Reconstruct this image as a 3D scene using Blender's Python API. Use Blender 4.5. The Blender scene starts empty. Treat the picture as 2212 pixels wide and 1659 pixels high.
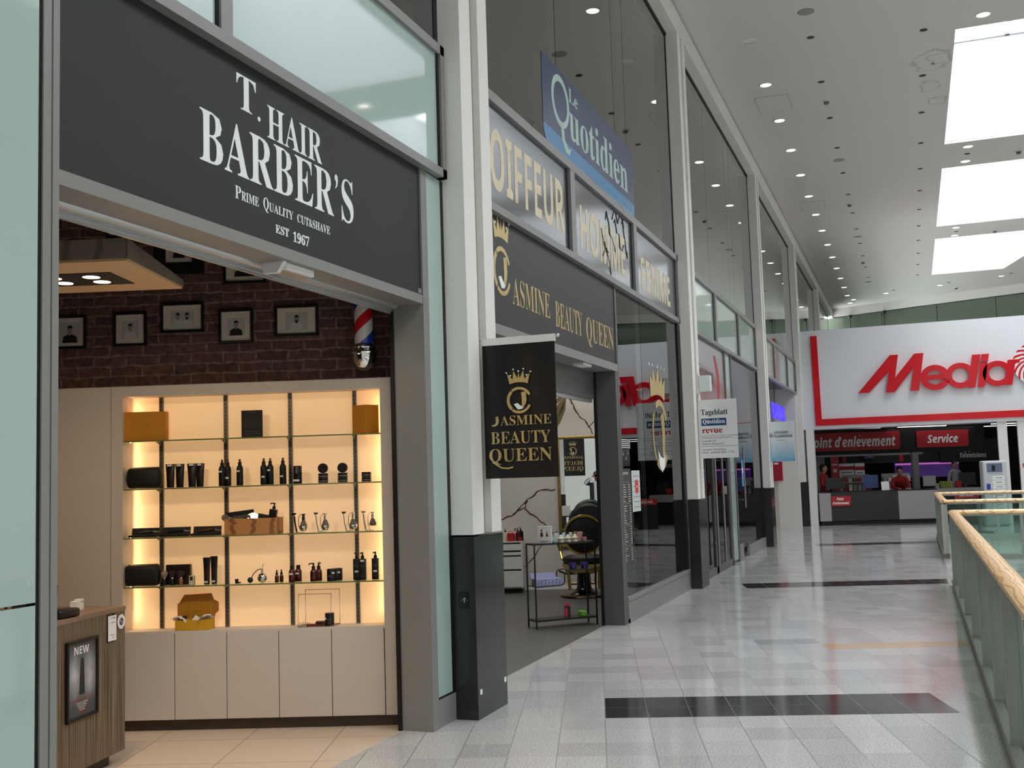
import bpy, bmesh, math, random
from mathutils import Vector, Matrix
random.seed(7)
R = math.radians
sc = bpy.context.scene
col = sc.collection

# ---------------------------------------------------------------- camera
cam = bpy.data.cameras.new('camera')
cam.sensor_width = 36.0
cam.lens = 38.008
cam.clip_start = 0.03
cam.clip_end = 300
cam_o = bpy.data.objects.new('camera', cam)
col.objects.link(cam_o)
CAM = Vector((2.898, 0.0, 1.65))
yaw, pitch, roll = R(-20.1467), R(4.9549), R(-1.8099)
fw = Vector((math.sin(yaw) * math.cos(pitch), math.cos(yaw) * math.cos(pitch), math.sin(pitch)))
rt = Vector((math.cos(yaw), -math.sin(yaw), 0))
up = rt.cross(fw)
r2 = rt * math.cos(roll) + up * math.sin(roll)
u2 = up * math.cos(roll) - rt * math.sin(roll)
cam_o.matrix_world = Matrix(((r2.x, u2.x, -fw.x, CAM.x), (r2.y, u2.y, -fw.y, CAM.y), (r2.z, u2.z, -fw.z, CAM.z), (0, 0, 0, 1)))
sc.camera = cam_o

# ---------------------------------------------------------------- view, world, daylight
sc.view_settings.view_transform = 'Standard'
sc.view_settings.look = 'None'
sc.view_settings.gamma = 1.0
sc.view_settings.use_curve_mapping = False
sc.view_settings.exposure = 0.0
try:
    sc.cycles.max_bounces = 9
    sc.cycles.diffuse_bounces = 5
    sc.cycles.glossy_bounces = 5
    sc.cycles.transmission_bounces = 8
    sc.cycles.transparent_max_bounces = 16
    sc.cycles.caustics_reflective = False
    sc.cycles.caustics_refractive = False
    sc.cycles.sample_clamp_indirect = 4.0
    sc.cycles.use_denoising = True
except Exception:
    pass
SKY = 10.2
w = bpy.data.worlds.new('sky')
sc.world = w
w.use_nodes = True
wn = w.node_tree
bg = wn.nodes['Background']
tcw = wn.nodes.new('ShaderNodeTexCoord')
nzw = wn.nodes.new('ShaderNodeTexNoise')
nzw.inputs['Scale'].default_value = 3.0
nzw.inputs['Detail'].default_value = 5.0
wn.links.new(tcw.outputs['Generated'], nzw.inputs['Vector'])
rmw = wn.nodes.new('ShaderNodeValToRGB')
rmw.color_ramp.elements[0].position = 0.42
rmw.color_ramp.elements[0].color = (0.86, 0.93, 1.0, 1)
rmw.color_ramp.elements[1].position = 0.6
rmw.color_ramp.elements[1].color = (1.0, 0.985, 0.96, 1)
wn.links.new(nzw.outputs['Fac'], rmw.inputs['Fac'])
wn.links.new(rmw.outputs['Color'], bg.inputs['Color'])
bg.inputs['Strength'].default_value = SKY
# skylights: the daylight comes down through these roof openings
SKYL = [(-7.3, -0.6), (1.2, 7.9), (9.7, 16.4), (18.2, 24.8), (26.85, 33.45), (35.3, 42.0)]
SKX0, SKX1, CEIL, SKYZ = 3.95, 8.1, 8.55, 10.75
for (a, b) in SKYL:
    l = bpy.data.lights.new('skylight_portal', 'AREA')
    l.shape = 'RECTANGLE'
    l.size, l.size_y = SKX1 - SKX0 + 0.6, b - a + 0.4
    try:
        l.cycles.is_portal = True
    except Exception:
        pass
    o = bpy.data.objects.new('skylight_portal', l)
    o.location = ((SKX0 + SKX1) / 2, (a + b) / 2, SKYZ + 0.3)
    col.objects.link(o)

def lamp(name, loc, energy, size, color=(1, 1, 1), rot=(0, 0, 0), size_y=None):
    l = bpy.data.lights.new(name, 'AREA')
    l.energy = energy
    l.color = color
    l.size = size
    if size_y:
        l.shape = 'RECTANGLE'
        l.size_y = size_y
    o = bpy.data.objects.new(name, l)
    o.location = loc
    o.rotation_euler = rot
    col.objects.link(o)
    return o

# ---------------------------------------------------------------- helpers
def lin(c):
    return tuple(((x / 255.0) / 12.92 if x / 255.0 <= 0.04045 else ((x / 255.0 + 0.055) / 1.055) ** 2.4) for x in c)

class NT:
    """small helper to write shader graphs"""
    def __init__(s, mat):
        s.t = mat.node_tree
    def n(s, typ, **k):
        nd = s.t.nodes.new('ShaderNode' + typ)
        for a, b in k.items():
            if a.startswith('_'):
                setattr(nd, a[1:], b)
        return nd
    def put(s, sock, v):
        if isinstance(v, bpy.types.NodeSocket):
            s.t.links.new(v, sock)
        else:
            sock.default_value = v
    def m(s, op, a, b=0.0, c=0.0):
        nd = s.n('Math', _operation=op)
        s.put(nd.inputs[0], a)
        s.put(nd.inputs[1], b)
        s.put(nd.inputs[2], c)
        return nd.outputs[0]
    def mix(s, f, a, b):
        nd = s.n('Mix', _data_type='RGBA')
        s.put(nd.inputs[0], f)
        s.put(nd.inputs[6], a if isinstance(a, bpy.types.NodeSocket) else (*a, 1) if len(a) == 3 else a)
        s.put(nd.inputs[7], b if isinstance(b, bpy.types.NodeSocket) else (*b, 1) if len(b) == 3 else b)
        return nd.outputs[2]
    def noise(s, vec, scale, detail=2.0, rough=0.5):
        nd = s.n('TexNoise')
        s.put(nd.inputs['Vector'], vec)
        nd.inputs['Scale'].default_value = scale
        nd.inputs['Detail'].default_value = detail
        nd.inputs['Roughness'].default_value = rough
        return nd.outputs['Fac']
    def obj(s):
        return s.n('TexCoord').outputs['Object']
    def dot(s, v, d):
        nd = s.n('VectorMath', _operation='DOT_PRODUCT')
        s.put(nd.inputs[0], v)
        nd.inputs[1].default_value = d
        return nd.outputs['Value']
    def comb(s, x, y, z=0.0):
        nd = s.n('CombineXYZ')
        s.put(nd.inputs[0], x); s.put(nd.inputs[1], y); s.put(nd.inputs[2], z)
        return nd.outputs[0]
    def scale(s, v, k):
        nd = s.n('VectorMath', _operation='MULTIPLY')
        s.put(nd.inputs[0], v)
        nd.inputs[1].default_value = k
        return nd.outputs[0]
    def wn(s, v):
        nd = s.n('TexWhiteNoise', _noise_dimensions='3D')
        s.put(nd.inputs['Vector'], v)
        return nd.outputs['Value']
    def bump(s, h, strength=0.3, dist=0.01):
        nd = s.n('Bump')
        nd.inputs['Strength'].default_value = strength
        nd.inputs['Distance'].default_value = dist
        s.put(nd.inputs['Height'], h)
        return nd.outputs[0]
    def rng(s, v, lo, hi):
        return s.m('MULTIPLY', s.m('GREATER_THAN', v, lo), s.m('LESS_THAN', v, hi))

MATS = {}
def newmat(name):
    m = bpy.data.materials.new(name)
    m.use_nodes = True
    MATS[name] = m
    return m, NT(m), m.node_tree.nodes['Principled BSDF']

def mat(name, c, rough=0.5, metal=0.0, spec=0.5, var=0.06, scale=6.0, coat=0.0, emit=0.0, emit_c=None, trans=0.0, ior=1.45, bump=0.0, bscale=60.0):
    m, g, p = newmat(name)
    c = lin(c)
    p.inputs['Roughness'].default_value = rough
    p.inputs['Metallic'].default_value = metal
    p.inputs['Specular IOR Level'].default_value = spec
    p.inputs['Coat Weight'].default_value = coat
    p.inputs['Coat Roughness'].default_value = 0.03
    p.inputs['IOR'].default_value = ior
    p.inputs['Transmission Weight'].default_value = trans
    if var > 0:
        f = g.noise(g.obj(), scale, 3.0)
        k = g.mix(f, tuple(x * (1 - var) for x in c), tuple(min(1, x * (1 + var)) for x in c))
        g.put(p.inputs['Base Color'], k)
    else:
        p.inputs['Base Color'].default_value = (*c, 1)
    if bump > 0:
        g.put(p.inputs['Normal'], g.bump(g.noise(g.obj(), bscale, 3.0), bump, 0.004))
    if emit > 0:
        p.inputs['Emission Color'].default_value = (*lin(emit_c or (255, 255, 255)), 1)
        p.inputs['Emission Strength'].default_value = emit
    return m

def glassmat(name, tint, refl=1.0, base=0.0, body=None, bodyf=0.0, ior=1.5, rough=0.0):
    """thin pane: tinted see-through plus mirror-like sheen, optionally with a printed / enamelled body"""
    m, g, p = newmat(name)
    nt = g.t
    nt.nodes.remove(p)
    out = nt.nodes['Material Output']
    tr = g.n('BsdfTransparent'); tr.inputs[0].default_value = (*lin(tint), 1)
    gl = g.n('BsdfGlossy'); gl.inputs['Color'].default_value = (1, 1, 1, 1); gl.inputs['Roughness'].default_value = rough
    fr = g.n('Fresnel'); fr.inputs[0].default_value = ior
    base_sh = tr.outputs[0]
    if body:
        df = g.n('BsdfDiffuse'); df.inputs[0].default_value = (*lin(body), 1)
        mx0 = g.n('MixShader'); mx0.inputs[0].default_value = bodyf
        nt.links.new(tr.outputs[0], mx0.inputs[1]); nt.links.new(df.outputs[0], mx0.inputs[2])
        base_sh = mx0.outputs[0]
    geo = g.n('NewGeometry')
    fac = g.m('MINIMUM', g.m('ADD', g.m('MULTIPLY', fr.outputs[0], refl), base), 1.0)
    mx = g.n('MixShader')
    nt.links.new(fac, mx.inputs[0]); nt.links.new(base_sh, mx.inputs[1]); nt.links.new(gl.outputs[0], mx.inputs[2])
    nt.links.new(mx.outputs[0], out.inputs[0])
    return m

# math alphanumerics give a serif / a heavy face out of the built-in fonts
def serif(s):
    o = ''
    for ch in s:
        if 'A' <= ch <= 'Z': o += chr(0x1D400 + ord(ch) - 65)
        elif 'a' <= ch <= 'z': o += chr(0x1D41A + ord(ch) - 97)
        elif '0' <= ch <= '9': o += chr(0x1D7CE + ord(ch) - 48)
        else: o += ch
    return o
def bold(s, italic=False):
    o = ''
    a, b = (0x1D63C, 0x1D656) if italic else (0x1D5D4, 0x1D5EE)
    for ch in s:
        if 'A' <= ch <= 'Z': o += chr(a + ord(ch) - 65)
        elif 'a' <= ch <= 'z': o += chr(b + ord(ch) - 97)
        else: o += ch
    return o

class B:
    """collects geometry for ONE mesh; M carries local frame coordinates into the object's space"""
    def __init__(s, M=None):
        s.bm = bmesh.new()
        s.M = M or Matrix()
    def add(s, vs, fs):
        vv = [s.bm.verts.new(s.M @ Vector(v)) for v in vs]
        out = []
        for f in fs:
            try:
                out.append(s.bm.faces.new([vv[i] for i in f]))
            except ValueError:
                pass
        return vv, out
    def box(s, x0, x1, y0, y1, z0, z1, bev=0.0, seg=2):
        vv, ff = s.add([(x0, y0, z0), (x1, y0, z0), (x1, y1, z0), (x0, y1, z0), (x0, y0, z1), (x1, y0, z1), (x1, y1, z1), (x0, y1, z1)],
                       [(0, 3, 2, 1), (4, 5, 6, 7), (0, 1, 5, 4), (1, 2, 6, 5), (2, 3, 7, 6), (3, 0, 4, 7)])
        if bev > 0:
            es = list({e for f in ff for e in f.edges})
            bmesh.ops.bevel(s.bm, geom=es, offset=bev, segments=seg, profile=0.5, affect='EDGES')
        return s
    def prism(s, pts, a, b, ax='z'):
        n = len(pts)
        def P(p, t):
            return (p[0], p[1], t) if ax == 'z' else (p[0], t, p[1]) if ax == 'y' else (t, p[0], p[1])
        vs = [P(p, a) for p in pts] + [P(p, b) for p in pts]
        fs = [tuple(range(n))[::-1], tuple(range(n, 2 * n))] + [(i, (i + 1) % n, n + (i + 1) % n, n + i) for i in range(n)]
        s.add(vs, fs)
        return s
    def lathe(s, prof, c=(0, 0, 0), n=20, ax='z', cap=True):
        vs, fs = [], []
        m = len(prof)
        for i in range(n):
            t = 2 * math.pi * i / n
            for (r, z) in prof:
                p = (r * math.cos(t), r * math.sin(t), z)
                if ax == 'y': p = (p[0], p[2], p[1])
                if ax == 'x': p = (p[2], p[0], p[1])
                vs.append((p[0] + c[0], p[1] + c[1], p[2] + c[2]))
        for i in range(n):
            j = (i + 1) % n
            for k in range(m - 1):
                fs.append((i * m + k, j * m + k, j * m + k + 1, i * m + k + 1))
        if cap and prof[0][0] > 1e-6: fs.append(tuple(i * m for i in range(n))[::-1])
        if cap and prof[-1][0] > 1e-6: fs.append(tuple(i * m + m - 1 for i in range(n)))
        s.add(vs, fs)
        bmesh.ops.remove_doubles(s.bm, verts=s.bm.verts, dist=1e-6)
        return s
    def cyl(s, x, y, z0, z1, r, rt=None, n=20):
        return s.lathe([(r, z0), (r if rt is None else rt, z1)], (x, y, 0), n)
    def sph(s, c, r, n=14, k=(1, 1, 1)):
        pr = [(math.sin(math.pi * i / (n // 2)), -math.cos(math.pi * i / (n // 2))) for i in range(n // 2 + 1)]
        pr[0] = (0, -1); pr[-1] = (0, 1)
        vs, fs = [], []
        m = len(pr)
        for i in range(n):
            t = 2 * math.pi * i / n
            for (q, z) in pr:
                vs.append((c[0] + q * math.cos(t) * r * k[0], c[1] + q * math.sin(t) * r * k[1], c[2] + z * r * k[2]))
        for i in range(n):
            j = (i + 1) % n
            for a in range(m - 1):
                fs.append((i * m + a, j * m + a, j * m + a + 1, i * m + a + 1))
        s.add(vs, fs)
        bmesh.ops.remove_doubles(s.bm, verts=s.bm.verts, dist=1e-6)
        return s
    def tube(s, pts, r, n=8, closed=False, rs=None):
        P = [Vector(p) for p in pts]
        m = len(P)
        rings = []
        ref = None
        for i in range(m):
            a = P[(i - 1) % m] if (closed or i > 0) else P[i]
            b = P[(i + 1) % m] if (closed or i < m - 1) else P[i]
            d = (b - a).normalized()
            if ref is None:
                ref = Vector((0, 0, 1)) if abs(d.z) < 0.9 else Vector((1, 0, 0))
            x = (ref - d * ref.dot(d))
            x = x.normalized() if x.length > 1e-6 else d.orthogonal().normalized()
            ref = x
            y = d.cross(x)
            q = rs[i] if rs else r
            rings.append([s.bm.verts.new(s.M @ (P[i] + (x * math.cos(2 * math.pi * k / n) + y * math.sin(2 * math.pi * k / n)) * q)) for k in range(n)])
        for i in range(m if closed else m - 1):
            A, Bq = rings[i], rings[(i + 1) % m]
            for k in range(n):
                s.bm.faces.new((A[k], A[(k + 1) % n], Bq[(k + 1) % n], Bq[k]))
        if not closed:
            s.bm.faces.new(rings[0][::-1])
            s.bm.faces.new(rings[-1])
        return s
    def ring(s, cx, cy, r0, r1, a0, a1, z0, z1, n=28, ex=1.0):
        """flat arc band in the frame's x-y plane, extruded z0..z1"""
        full = abs(a1 - a0) >= 359.9
        st = [R(a0 + (a1 - a0) * i / n) for i in range(n + (0 if full else 1))]
        vs, fs = [], []
        for t in st:
            for q in (r0, r1):
                for z in (z0, z1):
                    vs.append((cx + q * math.cos(t) * ex, cy + q * math.sin(t), z))
        m = len(st)
        for i in range(m if full else m - 1):
            a, b = 4 * i, 4 * ((i + 1) % m)
            fs += [(a + 1, b + 1, b + 3, a + 3), (a, a + 2, b + 2, b), (a, b, b + 1, a + 1), (a + 2, a + 3, b + 3, b + 2)]
        if not full:
            fs += [(0, 1, 3, 2), (4 * m - 4, 4 * m - 2, 4 * m - 1, 4 * m - 3)]
        s.add(vs, fs)
        return s
    def text(s, body, x, y, w=None, h=None, d=0.004, z=0.0, al='L', off=0.0, shear=0.0, res=2, sp=1.0):
        """lettering in the frame's x-y plane: lower-left corner (or centre / right) at x, baseline box bottom at y, fitted to w and/or h"""
        cu = bpy.data.curves.new('lettering', 'FONT')
        cu.body = body
        cu.resolution_u = res
        cu.offset = off
        cu.shear = shear
        cu.space_character = sp
        o = bpy.data.objects.new('lettering', cu)
        me = bpy.data.meshes.new_from_object(o)
        if len(me.vertices):
            xs = [v.co.x for v in me.vertices]; ys = [v.co.y for v in me.vertices]
            x0, x1, y0, y1 = min(xs), max(xs), min(ys), max(ys)
            kx = (w / (x1 - x0)) if w else None
            ky = (h / (y1 - y0)) if h else None
            kx = kx or ky; ky = ky or kx
            W = (x1 - x0) * kx
            ox = x if al == 'L' else x - W / 2 if al == 'C' else x - W
            t = bmesh.new(); t.from_mesh(me)
            if d > 0:
                ex = bmesh.ops.extrude_face_region(t, geom=list(t.faces))
                for g_ in ex['geom']:
                    if isinstance(g_, bmesh.types.BMVert): g_.co.z += 1.0
            mp = {}
            for v in t.verts:
                mp[v] = s.bm.verts.new(s.M @ Vector((ox + (v.co.x - x0) * kx, y + (v.co.y - y0) * ky, z + (d if v.co.z > 0.5 else 0.0))))
            for f in t.faces:
                try: s.bm.faces.new([mp[v] for v in f.verts])
                except ValueError: pass
            t.free()
        bpy.data.objects.remove(o); bpy.data.curves.remove(cu); bpy.data.meshes.remove(me)
        return s
    def o(s, name, m, parent=None, world=False, smooth=False, loc=None, norm=True):
        if world and parent is not None:
            s.bm.transform(MW[parent.name].inverted())
        if norm:
            bmesh.ops.recalc_face_normals(s.bm, faces=s.bm.faces)
        me = bpy.data.meshes.new(name)
        s.bm.to_mesh(me); s.bm.free()
        if smooth:
            for p in me.polygons: p.use_smooth = True
            try: me.set_sharp_from_angle(angle=0.65)
            except Exception: pass
        ms = m if isinstance(m, (list, tuple)) else [m]
        for q in ms: me.materials.append(q)
        ob = bpy.data.objects.new(name, me)
        if loc: ob.location = loc
        col.objects.link(ob)
        if parent is not None: ob.parent = parent
        return ob

MW = {}
def tag(o, label, cat=None, group=None, kind=None):
    o['label'] = label
    if cat: o['category'] = cat
    if group: o['group'] = group
    if kind: o['kind'] = kind
    return o
def thing(name, label, cat, loc=(0, 0, 0), rz=0.0, group=None, kind=None, M=None):
    o = bpy.data.objects.new(name, None)
    o.empty_display_size = 0.1
    col.objects.link(o)
    if M is None:
        M = Matrix.Translation(loc) @ Matrix.Rotation(rz, 4, 'Z')
    o.matrix_world = M
    MW[o.name] = M.copy()
    return tag(o, label, cat, group, kind)
def copy_thing(src, loc, label, rz=None, group=None):
    c = src.copy(); col.objects.link(c)
    c.location = loc
    if rz is not None: c.rotation_euler = (0, 0, rz)
    c['label'] = label
    if group: c['group'] = group
    for ch in list(src.children):
        d = ch.copy(); col.objects.link(d); d.parent = c
        for g_ in list(ch.children):
            e = g_.copy(); col.objects.link(e); e.parent = d
    return c
def frame(origin, right, upv=(0, 0, 1)):
    r_, u_ = Vector(right).normalized(), Vector(upv)
    n_ = r_.cross(u_)
    return Matrix(((r_.x, u_.x, n_.x, origin[0]), (r_.y, u_.y, n_.y, origin[1]), (r_.z, u_.z, n_.z, origin[2]), (0, 0, 0, 1)))
FX = lambda x: frame((x, 0, 0), (0, 1, 0))       # facade frame: u = world y, v = z, w = out of the facade (+x)
def S(b, name, m, label, cat='structure', **k):
    return tag(b.o(name, m, **k), label, cat, kind='structure')

# ---------------------------------------------------------------- materials
GA = R(15.9)
GX = (math.cos(GA), math.sin(GA), 0.0)
GY = (-math.sin(GA), math.cos(GA), 0.0)
def floor_mat():
    m, g, p = newmat('granite_tiles')
    P = g.obj()
    u, v = g.dot(P, GX), g.dot(P, GY)
    tu = g.m('DIVIDE', g.m('SUBTRACT', u, 2.788 - 29.4), 0.294)
    tv = g.m('DIVIDE', g.m('SUBTRACT', v, 7.09 - 33.4), 0.334)
    iu, iv = g.m('FLOOR', tu), g.m('FLOOR', tv)
    fu, fv = g.m('FRACT', tu), g.m('FRACT', tv)
    rnd = g.wn(g.comb(iu, iv))
    sp = g.noise(P, 90.0, 3.0, 0.7)
    sp2 = g.noise(P, 260.0, 1.0, 0.5)
    s_ = g.m('ADD', g.m('MULTIPLY', sp, 0.6), g.m('MULTIPLY', sp2, 0.4))
    k = g.m('MULTIPLY', g.m('SUBTRACT', s_, 0.36), 3.6)
    k = g.m('MINIMUM', g.m('MAXIMUM', k, 0.0), 1.0)
    light = g.mix(k, lin((146, 146, 147)), lin((250, 249, 247)))
    dim = g.mix(rnd, lin((228, 228, 230)), lin((254, 254, 253)))
    mm = g.n('Mix', _data_type='RGBA', _blend_type='MULTIPLY'); mm.inputs[0].default_value = 1.0
    g.put(mm.inputs[6], light); g.put(mm.inputs[7], dim)
    c = mm.outputs[2]
    # dark inlay bands and a beige one, laid on the tile grid
    D = None
    for (a, b, c0, c1) in [(2.788, 5.14, 6.756, 7.424), (4.846, 7.786, 14.772, 15.44), (7.49, 10.43, 22.788, 23.456), (10.13, 12.5, 30.3, 30.8)]:
        q = g.m('MULTIPLY', g.rng(u, a, b), g.rng(v, c0, c1))
        D = q if D is None else g.m('MAXIMUM', D, q)
    beige = g.m('MULTIPLY', g.rng(u, 4.846, 6.9), g.rng(v, 9.428, 9.762))
    grey = g.m('MULTIPLY', g.rng(u, 4.258, 4.846), g.rng(v, 9.762, 10.096))
    c = g.mix(beige, c, lin((206, 180, 148)))
    c = g.mix(g.m('MULTIPLY', grey, 0.6), c, lin((150, 150, 154)))
    c = g.mix(D, c, lin((50, 49, 50)))
    gw = g.m('MAXIMUM', g.m('LESS_THAN', fu, 0.016), g.m('MULTIPLY', g.m('LESS_THAN', fv, 0.012), 0.55))
    gcol = g.mix(D, lin((120, 120, 122)), lin((120, 118, 118)))
    c = g.mix(gw, c, gcol)
    g.put(p.inputs['Base Color'], c)
    rr = g.m('ADD', g.m('MULTIPLY', g.noise(P, 2.0, 3.0), 0.06), 0.07)
    g.put(p.inputs['Roughness'], g.m('ADD', rr, g.m('MULTIPLY', gw, 0.4)))
    p.inputs['Specular IOR Level'].default_value = 0.55
    return m
def tile_mat(name, c, grout, du, dv, ox=0.0, oy=0.0, ang=0.0, gw=0.006, rough=0.3, var=0.06, spec=0.5):
    m, g, p = newmat(name)
    P = g.obj()
    u, v = g.dot(P, (math.cos(ang), math.sin(ang), 0)), g.dot(P, (-math.sin(ang), math.cos(ang), 0))
    tu, tv = g.m('DIVIDE', g.m('SUBTRACT', u, ox - 50 * du), du), g.m('DIVIDE', g.m('SUBTRACT', v, oy - 50 * dv), dv)
    rnd = g.wn(g.comb(g.m('FLOOR', tu), g.m('FLOOR', tv)))
    nz = g.noise(P, 5.0, 4.0)
    f = g.m('ADD', g.m('MULTIPLY', rnd, 0.5), g.m('MULTIPLY', nz, 0.5))
    c = lin(c)
    cc = g.mix(f, tuple(x * (1 - var) for x in c), tuple(x * (1 + var) for x in c))
    q = g.m('MAXIMUM', g.m('LESS_THAN', g.m('FRACT', tu), gw / du), g.m('LESS_THAN', g.m('FRACT', tv), gw / dv))
    g.put(p.inputs['Base Color'], g.mix(q, cc, lin(grout)))
    p.inputs['Roughness'].default_value = rough
    p.inputs['Specular IOR Level'].default_value = spec
    return m
def brick_mat():
    m, g, p = newmat('brick_paper')
    P = g.obj()
    jit = g.n('TexNoise'); jit.inputs['Scale'].default_value = 7.0; jit.inputs['Detail'].default_value = 3.0
    g.put(jit.inputs['Vector'], P)
    off = g.n('VectorMath', _operation='MULTIPLY_ADD')
    g.put(off.inputs[0], jit.outputs['Color']); off.inputs[1].default_value = (0.035, 0.0, 0.035)
    g.put(off.inputs[2], P)
    sep = g.n('SeparateXYZ'); g.put(sep.inputs[0], off.outputs[0])
    v = g.comb(sep.outputs[0], sep.outputs[2])
    bt = g.n('TexBrick')
    g.put(bt.inputs['Vector'], v)
    bt.inputs['Scale'].default_value = 1.0
    bt.inputs['Brick Width'].default_value = 0.235
    bt.inputs['Row Height'].default_value = 0.073
    bt.inputs['Mortar Size'].default_value = 0.011
    bt.inputs['Mortar Smooth'].default_value = 0.5
    bt.inputs['Color1'].default_value = (*lin((128, 92, 86)), 1)
    bt.inputs['Color2'].default_value = (*lin((100, 76, 74)), 1)
    bt.inputs['Mortar'].default_value = (*lin((150, 126, 118)), 1)
    n1 = g.noise(P, 22.0, 5.0, 0.65)
    k = g.m('MINIMUM', g.m('MAXIMUM', g.m('MULTIPLY', g.m('SUBTRACT', n1, 0.3), 2.2), 0.0), 1.0)
    mm = g.n('Mix', _data_type='RGBA', _blend_type='MULTIPLY'); mm.inputs[0].default_value = 1.0
    g.put(mm.inputs[6], bt.outputs['Color']); g.put(mm.inputs[7], g.mix(k, (0.32, 0.3, 0.3), (1.15, 1.1, 1.1)))
    g.put(p.inputs['Base Color'], mm.outputs[2])
    g.put(p.inputs['Normal'], g.bump(g.m('ADD', g.m('MULTIPLY', bt.outputs['Fac'], -0.7), n1), 0.6, 0.02))
    p.inputs['Roughness'].default_value = 0.85
    return m
def zebra_mat(name, ca, cb, cc, sx, ax=0):
    m, g, p = newmat(name)
    P = g.obj()
    k = [1.2, 1.2, 1.2]; k[ax] = sx
    Q = g.scale(P, tuple(k))
    n = g.noise(Q, 1.0, 2.0, 0.6)
    r = g.n('ValToRGB')
    g.put(r.inputs['Fac'], n)
    e = r.color_ramp.elements
    e[0].position, e[0].color = 0.30, (*lin(ca), 1)
    e[1].position, e[1].color = 0.72, (*lin(cc), 1)
    e2 = e.new(0.5); e2.color = (*lin(cb), 1)
    g.put(p.inputs['Base Color'], r.outputs['Color'])
    p.inputs['Roughness'].default_value = 0.45
    return m
def wood_mat(name, ca, cb, grain=(3.0, 0.5, 3.0), rough=0.35, dist=5.0, sc_=6.0, coat=0.2):
    m, g, p = newmat(name)
    P = g.obj()
    Q = g.scale(P, grain)
    wv = g.n('TexWave', _wave_type='BANDS', _bands_direction='X')
    g.put(wv.inputs['Vector'], Q)
    wv.inputs['Scale'].default_value = sc_; wv.inputs['Distortion'].default_value = dist
    wv.inputs['Detail'].default_value = 3.0; wv.inputs['Detail Scale'].default_value = 1.2
    r = g.n('ValToRGB'); g.put(r.inputs['Fac'], wv.outputs['Fac'])
    e = r.color_ramp.elements
    e[0].position, e[0].color = 0.04, (*lin(cb), 1)
    e[1].position, e[1].color = 0.22, (*lin(ca), 1)
    n = g.noise(g.scale(P, (30, 3, 30)), 1.0, 3.0)
    mm = g.n('Mix', _data_type='RGBA', _blend_type='MULTIPLY'); mm.inputs[0].default_value = 1.0
    g.put(mm.inputs[6], r.outputs['Color']); g.put(mm.inputs[7], g.mix(n, (0.9, 0.88, 0.86), (1.06, 1.06, 1.06)))
    g.put(p.inputs['Base Color'], mm.outputs[2])
    p.inputs['Roughness'].default_value = rough
    p.inputs['Coat Weight'].default_value = coat
    return m

m_floor = floor_mat()
m_shopfloor = tile_mat('beige_porcelain', (226, 204, 182), (150, 128, 112), 0.6, 0.6, -0.53, 6.28, R(18.05), rough=0.35)
m_darkfloor = tile_mat('charcoal_porcelain', (84, 83, 83), (128, 128, 128), 0.62, 0.62, -0.25, 11.2, R(15.9), rough=0.42, gw=0.004)
m_ceil = mat('ceiling_paint', (214, 210, 205), 0.9, var=0.012, scale=0.6)
m_white = mat('white_render', (232, 230, 225), 0.75, var=0.02, scale=2.0)
m_white2 = mat('white_column_panel', (238, 236, 232), 0.6, var=0.02, scale=3.0)
m_shaft = mat('shaft_white', (206, 208, 210), 0.8, var=0.01)
m_conc = mat('concrete_joint', (150, 145, 132), 0.9, var=0.2, scale=9.0)
m_plinth = mat('black_granite', (40, 41, 41), 0.14, var=0.3, scale=160.0, spec=0.6)
m_alu = mat('grey_aluminium', (136, 135, 132), 0.38, metal=0.0, var=0.03, scale=30.0)
m_aludark = mat('dark_aluminium', (94, 93, 91), 0.42, metal=0.0, var=0.03, scale=30.0)
m_alubright = mat('bright_aluminium', (196, 197, 198), 0.3, metal=0.7, var=0.02)
m_gasket = mat('black_rubber_gasket', (14, 15, 17), 0.5, var=0.0)
m_black = mat('black_matte', (22, 22, 23), 0.6, var=0.1)
m_blackgloss = mat('black_gloss', (10, 9, 9), 0.18, var=0.0, spec=0.6)
m_signblack = mat('sign_black_panel', (36, 37, 40), 0.55, var=0.02, scale=3.0)
m_signgrey = mat('sign_charcoal_panel', (48, 47, 48), 0.42, var=0.02, scale=3.0)
m_letter = mat('white_lettering', (250, 250, 250), 0.5, var=0.0)
m_green = mat('pale_green_enamelled_glass', (174, 194, 188), 0.05, spec=0.7, var=0.01, ior=1.6)
m_pane = glassmat('clear_shop_glass', (206, 222, 216), refl=1.0)
m_pane2 = glassmat('upper_shop_glass', (184, 208, 198), refl=1.3, base=0.1)
m_railglass = glassmat('railing_glass', (232, 242, 238), refl=0.5)
m_shelfglass = mat('shelf_glass', (190, 222, 200), 0.03, var=0.0, trans=1.0, ior=1.5)
m_chrome = mat('chrome', (235, 232, 228), 0.06, metal=1.0, var=0.0)
m_gold = mat('gold', (205, 172, 96), 0.24, metal=0.85, var=0.05)
m_goldletter = mat('gold_lettering', (214, 190, 128), 0.36, metal=0.55, var=0.08, scale=9.0)
m_goldcream = mat('cream_gold_lettering', (226, 212, 180), 0.45, var=0.06, scale=3.0)
m_red = mat('signal_red_gloss', (214, 8, 30), 0.12, spec=0.6, var=0.02)
m_cab = mat('cream_cabinet_lacquer', (206, 197, 186), 0.5, var=0.015)
m_plinthbrown = mat('brown_kick_board', (74, 64, 56), 0.6, var=0.08)
m_paper = mat('white_paper', (240, 240, 238), 0.7, var=0.01)
m_steel = mat('brushed_steel', (148, 148, 144), 0.36, metal=0.8, var=0.08, scale=40.0)

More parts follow.
